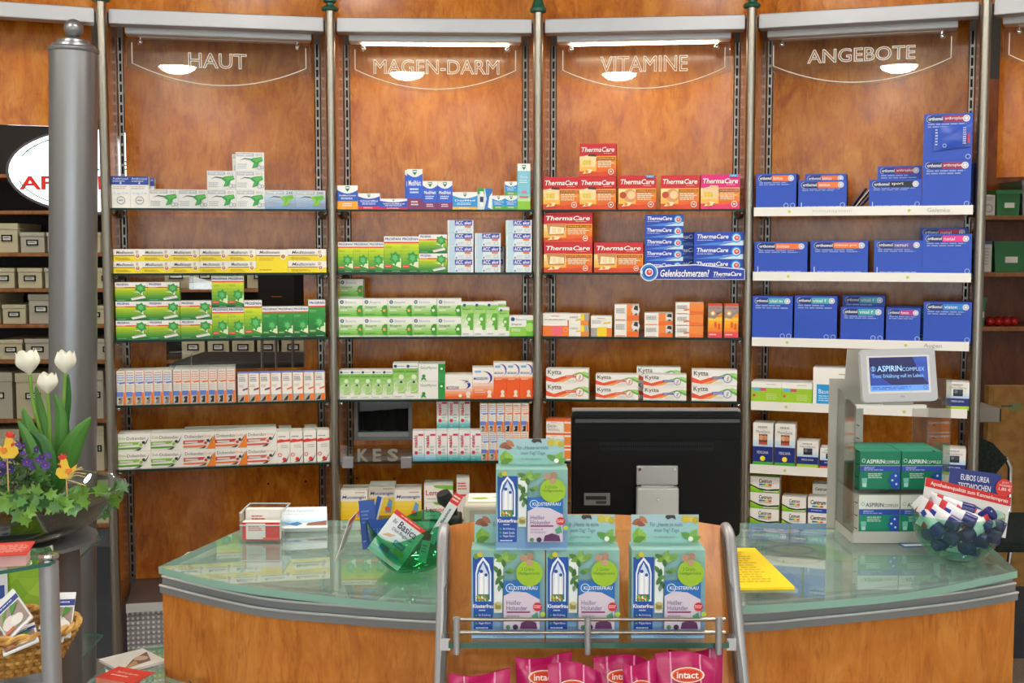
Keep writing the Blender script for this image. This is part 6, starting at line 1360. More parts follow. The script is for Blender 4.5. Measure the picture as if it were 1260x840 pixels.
KFL = [('g', 0, 0, 1, 1, '#8fc0b8', '#a0c0c8', 3), ('f', 0.1, 0.75, 0.24, 20, '#9a5c40'), ('f', 0.18, 0.82, 0.2, -40, '#b07050'), ('f', 0.14, 0.66, 0.18, -10, '#8a5038'), ('f', 0.08, 0.3, 0.26, 70, '#7aa83a'), ('f', 0.16, 0.28, 0.26, 120, '#8cb848'), ('f', 0.12, 0.12, 0.24, 20, '#5f8c30'), ('c', 0.8, 0.85, 0.14, '#c8b43a'), ('c', 0.9, 0.85, 0.12, '#d4c04a'), ('c', 0.95, 0.8, 0.12, '#b8a83a'),
       ('t', 'Für „Heute ist nicht', 0.28, 0.56, 0.76, 0.74, '#5a7a94'), ('t', 'mein Tag"-Tage.', 0.34, 0.34, 0.72, 0.52, '#5a7a94'), ('l', 0.34, 0.16, 0.7, 0.24, 1, '#8aa4b4'), ('f', 0.82, 0.25, 0.24, 150, '#5f9444'), ('f', 0.92, 0.28, 0.26, 60, '#7aac4c'), ('f', 0.95, 0.14, 0.22, 20, '#6a9c40'), ('c', 0.88, 0.14, 0.09, '#e8ece2'),
       ('p', [(0.5, 0.92), (0.54, 0.84), (0.6, 0.9), (0.66, 0.84), (0.64, 1.0), (0.52, 1.0)], '#3a3438')]
KB = MB().box((0, 0, 0), (KW, KD, KH), card('#8fbfba')).mesh('carton')
KP = print_mb(KW, KH, KL, 0, None, 0.00012).mesh('front_print')
FLW = KW * 0.94
KFB = MB().plate([(0, 0), (FLW, 0), (FLW, KF), (FLW * 0.64, KF), (FLW * 0.62, KF - 0.004), (FLW * 0.54, KF - 0.004), (FLW * 0.52, KF), (0, KF)], 0, 0.001, card('#a8d2cc')).mesh('header_flap')
KFP = print_mb(FLW, KF, KFL, 0, None, 0.00012).mesh('flap_print')
def herbal(x, y, z, label, rz=0.0):
    T = thing('herbal_tonic_box', label, 'medicine box', (x, y, z), rz, 'herbal tonic boxes on the display rack')
    b = obj('carton', KB, T); obj('front_print', KP, b)
    f = obj('header_flap', KFB, T, (KW * 0.03, KD - 0.002, KH)); obj('flap_print', KFP, f)
    return T
bx = [at_y(x, 785, SHY_).x for x in (580.5, 671.5, 776)]
for i, x in enumerate(bx):
    herbal(x, SHY_ - 0.008, zsf + 0.0005, 'teal herbal tonic box with blue bottle print, %s on the glass shelf of the rack' % ['leftmost', 'second', 'rightmost'][i])
tt_ = herbal(at_y(610.5, 670, SHY_).x, SHY_ - 0.0115, zsf + KH + 0.0012, 'teal herbal tonic box standing on top of the two left ones'); tt_.scale = (0.97, 1, 0.9)

# ---- pink sweet bags
def bag(label, x0, x1, yt, Y, tilt=0.0, bul=0.02):
    a, b = at_y(x0, yt, Y), at_y(x1, yt, Y); wv = b.x - a.x; hv = a.z - z_low - 0.002
    T = thing('sweet_bag', label, 'bag', ((a.x + b.x) / 2, Y, z_low + 0.002), 0, 'pink sweet bags on the rack', rot=(0, tilt, 0))
    rnd = random.Random(int(x0)); n, mm = 12, 14
    def surf(sgn):
        vs = []
        for j in range(mm + 1):
            for i in range(n + 1):
                p, q = i / n, j / mm
                e = (math.sin(PI * p) ** 0.6) * (math.sin(PI * min(1, q * 1.08)) ** 0.6 if q < 0.92 else 0.0)
                vs.append(((p - 0.5) * wv * (1 - 0.05 * math.sin(PI * q)), sgn * (bul * e + 0.0012) + 0.003 * math.sin(9 * p + 5 * q + x0), q * hv - 0.006 * (p - 0.5) * math.sin(x0) - (0.004 * math.sin(6 * p + x0) if q > 0.9 else 0)))
        return vs
    mp = pm('bag_pink', '#b4175f', 0.25)
    mb_ = MB(); k = (n + 1)
    fr_ = [(j * k + i, j * k + i + 1, (j + 1) * k + i + 1, (j + 1) * k + i) for j in range(mm) for i in range(n)]
    F1, F2 = surf(-1), surf(1)
    mb_.add(F1, fr_, mp); mb_.add(F2, [f[::-1] for f in fr_], mp)
    edge = [i for i in range(k)] + [j * k + n for j in range(1, mm + 1)] + [mm * k + i for i in range(n - 1, -1, -1)] + [j * k for j in range(mm - 1, 0, -1)]
    N1 = len(F1)
    mb_.add(F1 + F2, [(edge[(i + 1) % len(edge)], edge[i], edge[i] + N1, edge[(i + 1) % len(edge)] + N1) for i in range(len(edge))], mp)
    mb_.build('pouch', T, smooth=True)
    for px_ in (0.25, 0.75):              # pale seams running down
        i = int(px_ * n)
        MB().tube([(F1[j * k + i][0], F1[j * k + i][1] - 0.0004, F1[j * k + i][2]) for j in range(mm + 1)], 0.0011, pm('bag_seam', '#eaa0c8', 0.4), 6).build('seam', T)
    ec = (0.0, min(v[1] for v in F1) - 0.0012, hv - 0.019)
    rx = min(0.026, wv * 0.28)
    pr = [('c', 0.5, 0.5, 0.5, '#f0e6d8', 2.1), ('c', 0.5, 0.5, 0.44, '#e0642a', 2.15), ('c', 0.5, 0.5, 0.36, '#d83a2a', 2.3), ('t', 'intact', 0.18, 0.3, 0.82, 0.72, '#f8f0e8', 0.0, 0.02)]
    lw, lh = 2 * rx, rx * 0.95
    lb = print_mb(lw, lh, pr, 0, None, 0.0003)
    lo = lb.build('emblem', T, (ec[0] - lw / 2, ec[1], ec[2] - lh / 2))
    return T
bag('pink sweet bag at the far left of the rack bottom', 552, 628, 828, 1.49)
bag('pink sweet bag, upright behind, second from left on the rack', 634, 704, 807, 1.52)
bag('pink sweet bag, in front of the second one on the rack', 674, 733, 817, 1.46)
bag('pink sweet bag in the middle of the rack behind a smaller one', 730, 797, 807, 1.52)
bag('small pink sweet bag in front, right of the middle', 766, 808, 815, 1.47)
bag('large pink sweet bag at the right front of the rack', 806, 880, 804, 1.48)
bag('pink sweet bag at the back right corner of the rack', 822, 890, 799, 1.535)
# ================================================================== display tower with small screen on the right of the counter
TY = at_z(1048, 668, ZC).y
fl = at_y(1048, 668, TY); frp = at_y(1166, 664, TY)
T = thing('display_tower', 'grey acrylic counter display with two shelves and a back panel', 'display stand', (fl.x, TY, ZC + 0.0005))
M_FROST = pm('frosted_grey', '#b4b2ab', 0.45)
M_FROST2 = arch_glass('smoky_acrylic', (0.80, 0.80, 0.78), 0.05, 0.06)
wv = frp.x - fl.x
zt = at_y(1060, 500, TY).z - ZC
DP = 0.12
MB().box((0, 0, 0), (wv, DP, 0.018), M_FROST).build('base', T)
bl = at_y(1021, 466, TY + DP); br2 = at_y(1171, 470, TY + DP)
zbk = bl.z - ZC; xbl = bl.x - fl.x; xbr = br2.x - fl.x
zup = at_y(1045, 430, TY + DP).z - ZC
xw0 = at_y(1062, 520, TY + DP).x - fl.x; xw1 = at_y(1123, 520, TY + DP).x - fl.x
MB().plate([(xbl, 0), (xw0, 0), (xw0, zup), (at_y(1043, 430, TY + DP).x - fl.x, zup), (at_y(1040, 464, TY + DP).x - fl.x, zbk), (xbl, zbk)], DP, DP + 0.004, M_FROST).build('back_panel_wing', T)
MB().plate([(xw1, 0), (xbr, 0), (xbr, zbk), (xw1, zbk)], DP, DP + 0.004, M_FROST2).build('back_panel_wing', T)
MB().plate([(xw0, zt - 0.012), (xw1, zt - 0.012), (xw1, zup), (xw0, zup)], DP, DP + 0.004, M_FROST).build('back_panel_top', T)
MB().plate([(0, 0.018), (DP, 0.018), (DP, zt + 0.02), (0, zt)], 0, 0.003, M_FROST2).build('side_wall', T, (0.003, 0, 0), (0, 0, PI / 2))
MB().plate([(0, 0.018), (DP, 0.018), (DP, zt + 0.02), (0, zt)], 0, 0.003, M_ACRYL).build('side_wall', T, (wv, 0, 0), (0, 0, PI / 2))
zsh = at_y(1085, 603, TY).z - ZC
MB().box((0.003, 0.0, zsh - 0.006), (wv - 0.003, DP, zsh), M_FROST2).build('shelf', T)
MB().box((0.002, -0.003, 0.0), (wv, 0.0, 0.022), M_FROST).build('front_lip', T)
MB().box((0.004, 0.0, zt - 0.004), (xw1 * 0.9, 0.012, zt + 0.002), M_WHITE).build('top_strip', T)
for k in range(9):
    z_ = 0.03 + k * (zt - 0.04) / 9
    for x in (0.0035, xw1 * 0.98):
        MB().tube([(x, -0.001, z_), (x + 0.005, -0.004, z_ - 0.002)], 0.0008, M_SLOT, 5).build('peg', T)
kw = at_y(1111, 600, TY).x - at_y(1061, 600, TY).x; kh = 0.071
def asp(top):
    b_ = [('r', 0, 0, 1, 0.62, '#138a6a')]
    if top: b_ = [('r', 0, 0, 1, 1, '#117c5c')]
    p = b_ + [('t', 'ASPIRIN', 0.16, 0.68, 0.6, 0.79, '#eef4f0' if top else '#3a3f44', 0, 0.015), ('t', 'COMPLEX', 0.61, 0.68, 0.97, 0.76, '#eef4f0' if top else '#5a5f64'), ('o', 0.09, 0.76, 0.05, 0.014, '#cfe4da' if top else '#7ab0a0'),
              ('r', 0, 0.47, 1, 0.62, '#2f4fb0'), ('r', 0, 0.62, 1, 0.63, '#c8d4c8'), ('t', 'GRANULAT', 0.1, 0.545, 0.36, 0.59, '#dfe6f6', 0.2), ('l', 0.1, 0.49, 0.7, 0.53, 1, '#a8b8e4'), ('l', 0.2, 0.28, 0.6, 0.43, 3, '#bfe0d0'),
              ('p', [(0.98, 0.02), (0.98, 0.44), (0.84, 0.46), (0.74, 0.36), (0.75, 0.27), (0.7, 0.2), (0.75, 0.16), (0.76, 0.06), (0.86, 0.02)], '#2450b4'), ('c', 0.88, 0.36, 0.03, '#cfe8d8'), ('c', 0.8, 0.24, 0.03, '#cfe8d8'), ('c', 0.9, 0.14, 0.03, '#cfe8d8'),
              ('p', [(0.06, 0.06), (0.16, 0.06), (0.18, 0.3), (0.04, 0.3)], '#7ac0b4'), ('r', 0.06, 0.07, 0.16, 0.16, '#a8d8cc')]
    return p
am = {}
for top in (True, False):
    b = MB().box((0, 0, 0), (kw, 0.034, kh), card('#117c5c' if top else '#e2e4de')); am[top] = (b.mesh('tablet_box'), print_mb(kw, kh, asp(top), 0, None, 0.00015).mesh('front_print'))
for top in (True, False):
    for c_ in range(2):
        for r_ in range(3):
            o = obj('tablet_box', am[top][0], None, (fl.x + 0.014 + c_ * (kw + 0.002), TY + 0.006 + r_ * 0.0355, ZC + 0.0005 + (zsh + 0.0005 if top else 0.0185)))
            tag(o, '%s cold sachet box, %s column, %s row, %s shelf of the grey display' % ('green' if top else 'white-green', ['left', 'right'][c_], ['front', 'middle', 'back'][r_], 'upper' if top else 'lower'), 'medicine box', 'cold sachet boxes in the display tower')
            obj('front_print', am[top][1], o)
# small digital frame on top
FY = TY - 0.01
FR, wf_, hf_ = board('digital_frame', 'white digital picture frame showing ASPIRIN COMPLEX advert', 'screen', (1058, 430), (1150, 428), (1062, 495), (FY + 0.02, FY + 0.02, FY), None, None)
bo = MB().plate(rrect(0, wf_, 0, hf_, 0.008), 0.0, 0.014, pm('frame_white', '#c2c5ca', 0.3)); bevel(bo.build('bezel', FR), 0.002, 2)
sx0, sx1, sz0, sz1 = 0.11 * wf_, 0.885 * wf_, 0.2 * hf_, 0.84 * hf_
MB().box((sx0 - 0.004, -0.0008, sz0 - 0.004), (sx1 + 0.004, 0.0, sz1 + 0.003), pm('frame_inner', '#eceae6', 0.3)).build('inner_edge', FR)
def lit(c, e): return pm('screen_%s_%d' % (c.lstrip('#'), int(e * 100)), c, 0.2, emit=e)
sw, sh_ = sx1 - sx0, sz1 - sz0
scr = MB().box((0, -0.0004, 0), (sw, 0.0, sh_), lit('#0c1a5c', 0.2))
so = scr.build('screen', FR, (sx0, -0.001, sz0))
print_mb(sw, sh_, [('p', [(0.0, 0.0), (0.4, 0.15), (0.1, 0.5), (0.0, 0.6)], '#1c3c9c'), ('p', [(0.75, 1.0), (1, 1), (1, 0.2), (0.85, 0.5)], '#2044a4'), ('r', 0, 0, 1, 0.17, '#5a94e8'), ('l', 0.03, 0.04, 0.8, 0.13, 2, '#24489c'), ('o', 0.94, 0.085, 0.06, 0.015, '#24489c'),
                   ('o', 0.06, 0.66, 0.075, 0.014, '#7ab4f0'), ('r', 0.05, 0.6, 0.07, 0.72, '#7ab4f0'), ('t', 'ASPIRIN', 0.13, 0.58, 0.55, 0.75, '#a8d4f8', 0, 0.01), ('t', 'COMPLEX', 0.56, 0.58, 0.94, 0.69, '#8ec4f4'), ('t', 'Trotz Erkältung voll im Leben.', 0.03, 0.36, 0.93, 0.5, '#7ab4f0', 0, 0.01)], -0.0004, None, 0.00008, lambda c: lit(c, 0.32)).build('advert', so)
MB().box((wf_ * 0.5, -0.0006, hf_ * 0.08), (wf_ * 0.56, 0.0, hf_ * 0.11), pm('frame_logo', '#a0a0a4', 0.4)).build('button', FR)
MB().box((wf_ * 0.3, 0.014, -0.005), (wf_ * 0.7, 0.02, hf_ * 0.5), M_FROST).build('bracket', FR)

# ================================================================== clear bowl of cream tubes with advert cards
M_TBOWL = arch_glass('tube_bowl_glass', (0.72, 0.92, 0.83), 0.0, 0.06)
TB = glass_bowl('pale green glass bowl of cream tubes on the counter', 1187, 694, 0.079, 0.083, M_TBOWL)
tb = TB.location
M_CAP = pm('cap_navy', '#20246e', 0.3)
M_TUBE = pm('tube_white', '#e2e2e6', 0.35)
tubes = [  # px of cap, depth offset, direction of the tube body (x, z), tilt
    (1211, 646, -0.03, (-0.8, 0.35)), (1192, 640, -0.045, (-0.95, 0.42)), (1173, 644, -0.05, (-0.85, 0.5)), (1190, 627, -0.01, (-0.9, 0.2)), (1215, 634, -0.02, (-0.5, -0.6)), (1155, 652, -0.04, (-0.5, 0.8)),
    (1228, 648, -0.01, (-0.7, 0.3)), (1222, 660, -0.03, (-0.8, 0.2)), (1207, 665, -0.045, (-0.8, 0.1)), (1190, 658, -0.05, (0.8, 0.35)), (1171, 661, -0.045, (-0.6, 0.4)), (1144, 654, -0.01, (0.7, 0.3)), (1157, 668, -0.03, (0.8, 0.15)), (1190, 672, -0.04, (0.9, 0.2)), (1196, 682, -0.02, (-0.9, 0.1))]
for i, (x, y, dy, (dx, dz)) in enumerate(tubes):
    c_ = at_y(x, y, tb.y + dy)
    r2 = math.hypot(c_.x - tb.x, c_.y - tb.y)
    c_.z = max(c_.z, ZC + 0.022)
    d = Vector((dx, 0.35 + 0.3 * ((i * 7) % 3) / 2, dz)).normalized()
    cap_r = 0.0125
    q = d.to_track_quat('Z', 'X')
    t = thing('cream_tube', 'white cream tube with navy cap, %s of the bowl of tubes' % (ORD[i] + ' from the top'), 'tube', c_, 0, 'cream tubes in the glass bowl', rot=tuple(q.to_euler()))
    MB().lathe([(0.011, -0.012), (cap_r, -0.0105), (cap_r, 0.010)], M_CAP, 18).build('cap', t, smooth=True)
    Lb = 0.055; vs = []; n = 16; st_ = 5
    for k in range(st_ + 1):
        tt = k / st_; rx, ry = 0.0115 * (1 - tt) + 0.0155 * tt, 0.0115 * (1 - tt) + 0.0006 * tt
        vs += [(rx * math.cos(2 * PI * a / n), ry * math.sin(2 * PI * a / n), 0.010 + Lb * tt) for a in range(n)]
    fs = [(k * n + a, k * n + (a + 1) % n, (k + 1) * n + (a + 1) % n, (k + 1) * n + a) for k in range(st_) for a in range(n)] + [list(range(n))[::-1], list(range(st_ * n, (st_ + 1) * n))]
    tbm = MB(); tbm.add(vs, fs, M_TUBE)
    for f in range(len(tbm.m)):
        if f // n == 3 and f < st_ * n: tbm.m[f] = tbm.mi(pm('tube_red', '#c8303a', 0.35))
        if f // n == 2 and f < st_ * n and (f % n) in (3, 4, 11, 12): tbm.m[f] = tbm.mi(pm('tube_blue', '#2a3a9a', 0.35))
    tbm.build('tube_body', t, smooth=True)
board('advert_card', 'white advert card with red top band behind the cream tubes', 'card', (1139.5, 587), (1244, 612), (1132, 637), (tb.y + 0.02, tb.y + 0.03, tb.y - 0.0), '#dcdcda',
      [('r', 0, 0.78, 1, 1, '#cc2a2c'), ('t', 'Apothekenqualität zum Kennenlernpreis', 0.06, 0.82, 0.97, 0.94, '#f4ece6', 0, 0.01), ('p', [(0, 0.0), (0.3, 0.0), (0.22, 0.08), (0, 0.14)], '#cc2a2c'), ('p', [(0.02, 0.35), (0.12, 0.7), (0.28, 0.66), (0.18, 0.5), (0.3, 0.45), (0.1, 0.32)], '#a4a6a8'), ('p', [(0.35, 0.56), (0.45, 0.62), (0.52, 0.52), (0.6, 0.6), (0.7, 0.54), (0.6, 0.54), (0.52, 0.47), (0.44, 0.56)], '#3a6ab8'), ('l', 0.6, 0.3, 0.9, 0.45, 2, '#c86a6a'), ('o', 0.88, 0.3, 0.1, 0.01, '#b8babc')], 0.0015)
SB2, w2, h2 = board('advert_card', 'navy advert card reading EUBOS UREA TESTWOCHEN with red price dot', 'card', (1169.5, 575), (1232, 587), (1166, 604), (tb.y + 0.035, tb.y + 0.035, tb.y + 0.03), '#26357e',
      [('t', 'EUBOS UREA', 0.22, 0.56, 0.78, 0.8, '#e8eaf4', 0, 0.01), ('t', 'TESTWOCHEN', 0.18, 0.2, 0.82, 0.44, '#e8eaf4', 0, 0.01)], 0.0015)
dm = MB().lathe([(0.0155, -0.0012), (0.0155, 0.0)], card('#d8322e'), 28)
do = dm.build('price_dot', SB2, (w2 * 1.07, -0.003, h2 * 0.45), (PI / 2, 0, 0))
print_mb(0.031, 0.031, [('t', 'JETZT', 0.3, 0.74, 0.7, 0.85, '#f6e6e0'), ('t', 'PROBIEREN', 0.16, 0.58, 0.86, 0.7, '#f6e6e0'), ('t', '1,80 €', 0.14, 0.32, 0.86, 0.53, '#f6e6e0', 0, 0.01)]).build('price_print', SB2, (w2 * 1.07 - 0.0155, -0.0048, h2 * 0.45 - 0.0155))

# ================================================================== left foreground: stand with glass tier, flyers, wicker basket, planter
LZ = 1.0
def lz(x, y): return at_z(x, y, LZ)
pA, pB, pC, pD = lz(-60, 712), lz(62, 690), lz(67, 683), lz(62, 672)
S = thing('glass_tier_stand', 'glass tier on a silver leg with grey pedestal at the left edge', 'stand', (0, 0, 0))
plan = [lz(-90, 716), lz(0, 702), lz(60, 692), lz(68, 688), lz(66, 680), lz(62, 673), lz(20, 676), lz(-90, 684)]
MB().prism([(p.x, p.y) for p in plan], LZ - 0.006, LZ, M_SHELF, pm('tier_edge', '#3f6f62', 0.15)).build('glass_plate', S)
lg = lz(55, 690)
MB().lathe([(0.0155, 0), (0.0155, LZ - 0.006)], M_ALU, 28).build('leg', S, (lg.x, lg.y + 0.016, 0), smooth=True)
MB().lathe([(0.0155, LZ), (0.0165, LZ + 0.004), (0.015, LZ + 0.009), (0.004, LZ + 0.0105)], M_CHROME, 28).build('leg_cap', S, (lg.x, lg.y + 0.016, 0), smooth=True)
# pedestal that carries the planter
PY = 2.42
pc = at_y(20, 610, 2.35)
pz = at_y(20, 662, 2.35).z
MB().lathe([(0.075, 0.0), (0.075, pz - 0.008)], M_COLUMN, 32).build('pedestal', S, (pc.x + 0.035, pc.y + 0.02, 0), smooth=True)
MB().lathe([(0.15, pz - 0.008), (0.15, pz - 0.001)], M_GREYP, 40).build('pedestal_top', S, (pc.x, pc.y, 0), smooth=True)
for yy_ in (640, 765):
    a, b, c_ = at_y(108, yy_, 2.75), at_y(72, yy_ + 72, 2.5), at_y(30, yy_ + 72, 2.75)
    z_ = a.z - 0.06
    MB().prism([(a.x, a.y + 0.1), (a.x - 0.25, a.y + 0.1), (b.x - 0.05, b.y), (b.x, b.y - 0.02)], z_ - 0.006, z_, M_SHELF, pm('tier_edge', '#3f6f62', 0.15)).build('side_plate', S)
# flyers
T = flat_sheet('flyer_stack', 'stack of red and white flyers on the left glass tier', 'flyer', [(-40, 668), (37, 662), (33, 680), (-40, 684)], LZ + 0.026, '#c83a34', [('l', 0.2, 0.2, 0.95, 0.8, 5, '#e8a49a')], th=0.001)
T.location.z = LZ + 0.0235
st_ = T.children[0].data
xs_ = [v.co.x for v in st_.vertices]; zs__ = [v.co.z for v in st_.vertices]
MB().box((min(xs_), 0.001, min(zs__)), (max(xs_), 0.023, max(zs__)), pm('flyer_edges', '#e6b8b4', 0.7)).build('sheets_below', T)
# green card and booklets
board('green_card', 'large lime green faceted card behind the silver leg', 'card', (6, 686), (66, 680), (13, 758), (2.24, 2.24, 2.19), '#8cb828',
      [('p', [(0.0, 0.1), (0.4, 0.3), (0.2, 0.6), (0, 0.5)], '#7aa81f'), ('p', [(0.4, 0.3), (0.8, 0.1), (0.7, 0.5)], '#9cc43a'), ('p', [(0.2, 0.6), (0.7, 0.5), (0.5, 0.9)], '#84b024'), ('p', [(0.7, 0.5), (1, 0.4), (1, 0.9), (0.6, 0.85)], '#7fae22'), ('r', 0.94, 0, 1, 1, '#dfe2da')], 0.002)
board('white_card', 'white card edge left of the lime green card', 'card', (-30, 690), (8, 688), (-28, 755), (2.23, 2.23, 2.19), '#d8dade', [('r', 0.6, 0.2, 0.9, 0.45, '#2a4a9a')], 0.002)
# wicker basket
M_WICK = noisy('wicker', '#b8863c', '#d8ac5c', 60, 0.6)
M_WICKD = noisy('wicker_dark', '#8f6428', '#b8863c', 60, 0.6)
BKY = 2.07
bcx = at_y(0, 790, BKY)
bz0 = at_y(0, 838, BKY - 0.08).z; bz1 = at_y(90, 768, BKY).z
BR = (at_y(93, 768, BKY).x - bcx.x)
W = thing('wicker_basket', 'shallow oval wicker basket full of booklets', 'basket', (bcx.x, BKY, bz0))
hb = bz1 - bz0
BA, BBY = BR, BR * 0.72
def rim_r(t): return 0.74 + 0.26 * t
NS = 44
for lv in range(9):
    t = lv / 8; vsr = []
    for k in range(NS * 2 + 1):
        an = 2 * PI * k / (NS * 2); wob = 0.0024 * (1 if (k + lv) % 2 else -1)
        vsr.append(((BA * rim_r(t) + wob) * math.cos(an), (BBY * rim_r(t) + wob) * math.sin(an), 0.004 + (hb - 0.01) * t))
    MB().tube(vsr, 0.0036, M_WICK if lv % 2 else M_WICKD, 6, cap=False).build('woven_strand', W, smooth=True)
for k in range(NS):
    an = 2 * PI * (k + 0.5) / NS
    if True:
        MB().tube([(BA * rim_r(t) * math.cos(an), BBY * rim_r(t) * math.sin(an), 0.002 + (hb - 0.004) * t) for t in (0, 0.5, 1)], 0.0025, M_WICKD, 5).build('stake', W)
for off in (0, PI):
    MB().tube([((BA + 0.003 * math.cos(14 * a + off)) * math.cos(a), (BBY + 0.003 * math.cos(14 * a + off)) * math.sin(a), hb + 0.004 * math.sin(14 * a + off)) for a in [2 * PI * k / 160 for k in range(161)]], 0.0048, M_WICK, 6, cap=False).build('rim_strand', W, smooth=True)
MB().lathe([(1.0, 0.0), (1.0, 0.004)], M_WICKD, 40).build('base', W)
for o in W.children:
    if o.name.startswith('base'): o.scale = (BA * 0.74, BBY * 0.74, 1)
def booklet(label, TL, TR, BL, Y, th=0.003, navy=True):
    pr = [('r', 0, 0.7, 1, 0.84, '#2a3a8c'), ('l', 0.1, 0.74, 0.8, 0.8, 1, '#c8d0ea'), ('r', 0.05, 0.08, 0.95, 0.66, '#9a8a80'), ('c', 0.35, 0.3, 0.17, '#d8d2d0'), ('c', 0.6, 0.25, 0.13, '#e4e0de'), ('p', [(0.1, 0.36), (0.5, 0.66), (0.3, 0.64)], '#5a9a3a'), ('p', [(0.5, 0.4), (0.9, 0.62), (0.6, 0.66)], '#4a8a3a'), ('r', 0.05, 0.08, 0.4, 0.16, '#b86a48')]
    return board('booklet', label, 'booklet', TL, TR, BL, Y, '#e2e4e8', pr, th, group='booklets in the wicker basket')
booklet('booklet with navy band leaning at the left of the basket', (-14, 752), (18, 727), (10, 788), (2.05, 2.06, 1.99))
booklet('booklet with navy band tilted at the right of the silver leg', (66, 729), (92, 742), (58, 785), (2.10, 2.09, 2.03))
booklet('booklet with dark cover lying low in the basket', (0, 782), (44, 772), (4, 806), (2.03, 2.03, 1.96))
booklet('booklet low in the basket beside the rim', (48, 770), (80, 762), (44, 800), (2.08, 2.08, 2.01))
booklet('booklet lying flat in the middle of the basket', (-30, 776), (4, 770), (-26, 812), (2.05, 2.05, 1.98))
# stacks of leaflets on the left ledge
T = flat_sheet('leaflet_stack', 'stack of red leaflets on the glass ledge left of the counter', 'leaflet', [(134, 817), (172, 826), (163, 840), (118, 832)], zl + 0.017, '#d83a2a', [('t', 'Tipps für die Gesundheit', 0.2, 0.5, 0.8, 0.68, '#f4d8cc'), ('l', 0.2, 0.25, 0.7, 0.4, 1, '#f4c0b0')], th=0.001)
T.location.z = zl + 0.0165
me_ = T.children[0].data; xs_ = [v.co.x for v in me_.vertices]; zs__ = [v.co.z for v in me_.vertices]
MB().box((0, 0.001, 0), (max(xs_), 0.016, max(zs__)), pm('red_edges', '#d8806e', 0.7)).build('sheets_below', T)
T = flat_sheet('magazine', 'white magazine with a face photo on the glass ledge', 'magazine', [(165, 800), (203, 786), (205, 812), (150, 826)], zl + 0.006, '#e8e6e2', [('p', [(0.1, 0.1), (0.75, 0.2), (0.95, 0.75), (0.5, 0.5)], '#7a5a48'), ('c', 0.66, 0.45, 0.14, '#d8b49a'), ('p', [(0.1, 0.1), (0.45, 0.16), (0.5, 0.4)], '#c8a070')], th=0.005)

# ---- planter bowl with spring plants
PB = thing('planter_bowl', 'wide clear glass bowl planted with spring flowers', 'bowl', (pc.x, pc.y, pz))
PR_ = at_y(148, 600, pc.y).x - pc.x
ph_ = at_y(148, 602, pc.y).z - pz
M_PB = arch_glass('planter_glass', (0.80, 0.86, 0.83), 0.0, 0.11)
MB().lathe([(PR_ * 0.3, 0), (PR_ * 0.6, ph_ * 0.14), (PR_ * 0.84, ph_ * 0.5), (PR_ * 0.97, ph_ * 0.92), (PR_, ph_), (PR_ * 0.985, ph_ * 1.02), (PR_ * 0.955, ph_ * 0.92), (PR_ * 0.82, ph_ * 0.52), (PR_ * 0.58, ph_ * 0.2), (PR_ * 0.1, ph_ * 0.1)], M_PB, 56).build('glass', PB, smooth=True)
MB().tube([(PR_ * 1.0 * math.cos(a), PR_ * 1.0 * math.sin(a), ph_) for a in [2 * PI * k / 64 for k in range(65)]], 0.0035, M_CLEAR, 8, cap=False).build('rim', PB, smooth=True)
M_SOIL = noisy('soil', '#1c140e', '#3a2c20', 90, 0.95, bump=0.6)
MB().lathe([(PR_ * 0.2, ph_ * 0.13), (PR_ * 0.56, ph_ * 0.24), (PR_ * 0.78, ph_ * 0.56), (PR_ * 0.86, ph_ * 0.78), (PR_ * 0.5, ph_ * 0.92), (0.002, ph_ * 0.95)], M_SOIL, 40).build('soil', PB, smooth=True)
M_LEAF = pm('leaf_green', '#4a8632', 0.45)
M_LEAF2 = pm('leaf_deep', '#2f6f2c', 0.45)
M_STEM = pm('stem_green', '#7aa83e', 0.5)
M_PETAL = pm('tulip_white', '#f4f3e4', 0.5)
def leaf_mesh(spine, widths, fold=0.25, n_across=4):
    P = [tuple(v) for v in spline(spine, 5)]; P = [Vector(p) for p in P]; m_ = len(P); vs = []
    for i, p in enumerate(P):
        t = (P[min(i + 1, m_ - 1)] - P[max(i - 1, 0)]).normalized(); s = t.cross(Vector((0, 1, 0)));
        if s.length < 1e-4: s = Vector((1, 0, 0))
        s.normalize(); nn = s.cross(t)
        f = i / (m_ - 1); k = f * (len(widths) - 1); a = int(min(k, len(widths) - 2)); wd = widths[a] + (widths[a + 1] - widths[a]) * (k - a)
        for j in range(n_across + 1):
            c_ = j / n_across * 2 - 1
            vs.append(p + s * (c_ * wd / 2) + nn * (abs(c_) * wd * fold))
    k = n_across + 1
    fs = [(i * k + j, i * k + j + 1, (i + 1) * k + j + 1, (i + 1) * k + j) for i in range(m_ - 1) for j in range(n_across)]
    return vs, fs
TP = Vector((at_y(64, 612, 2.30).x, 2.30, at_y(64, 612, 2.30).z))
G = thing('tulip_plant', 'three white tulips with broad green leaves in the planter', 'plant', TP)
def rel(x, y, Y=2.30): return at_y(x, y, Y) - TP
heads = [(34, 445, 31, 31, -8, 2.28), (82, 445, 27, 29, 3, 2.31), (58, 471, 26, 27, 2, 2.26)]
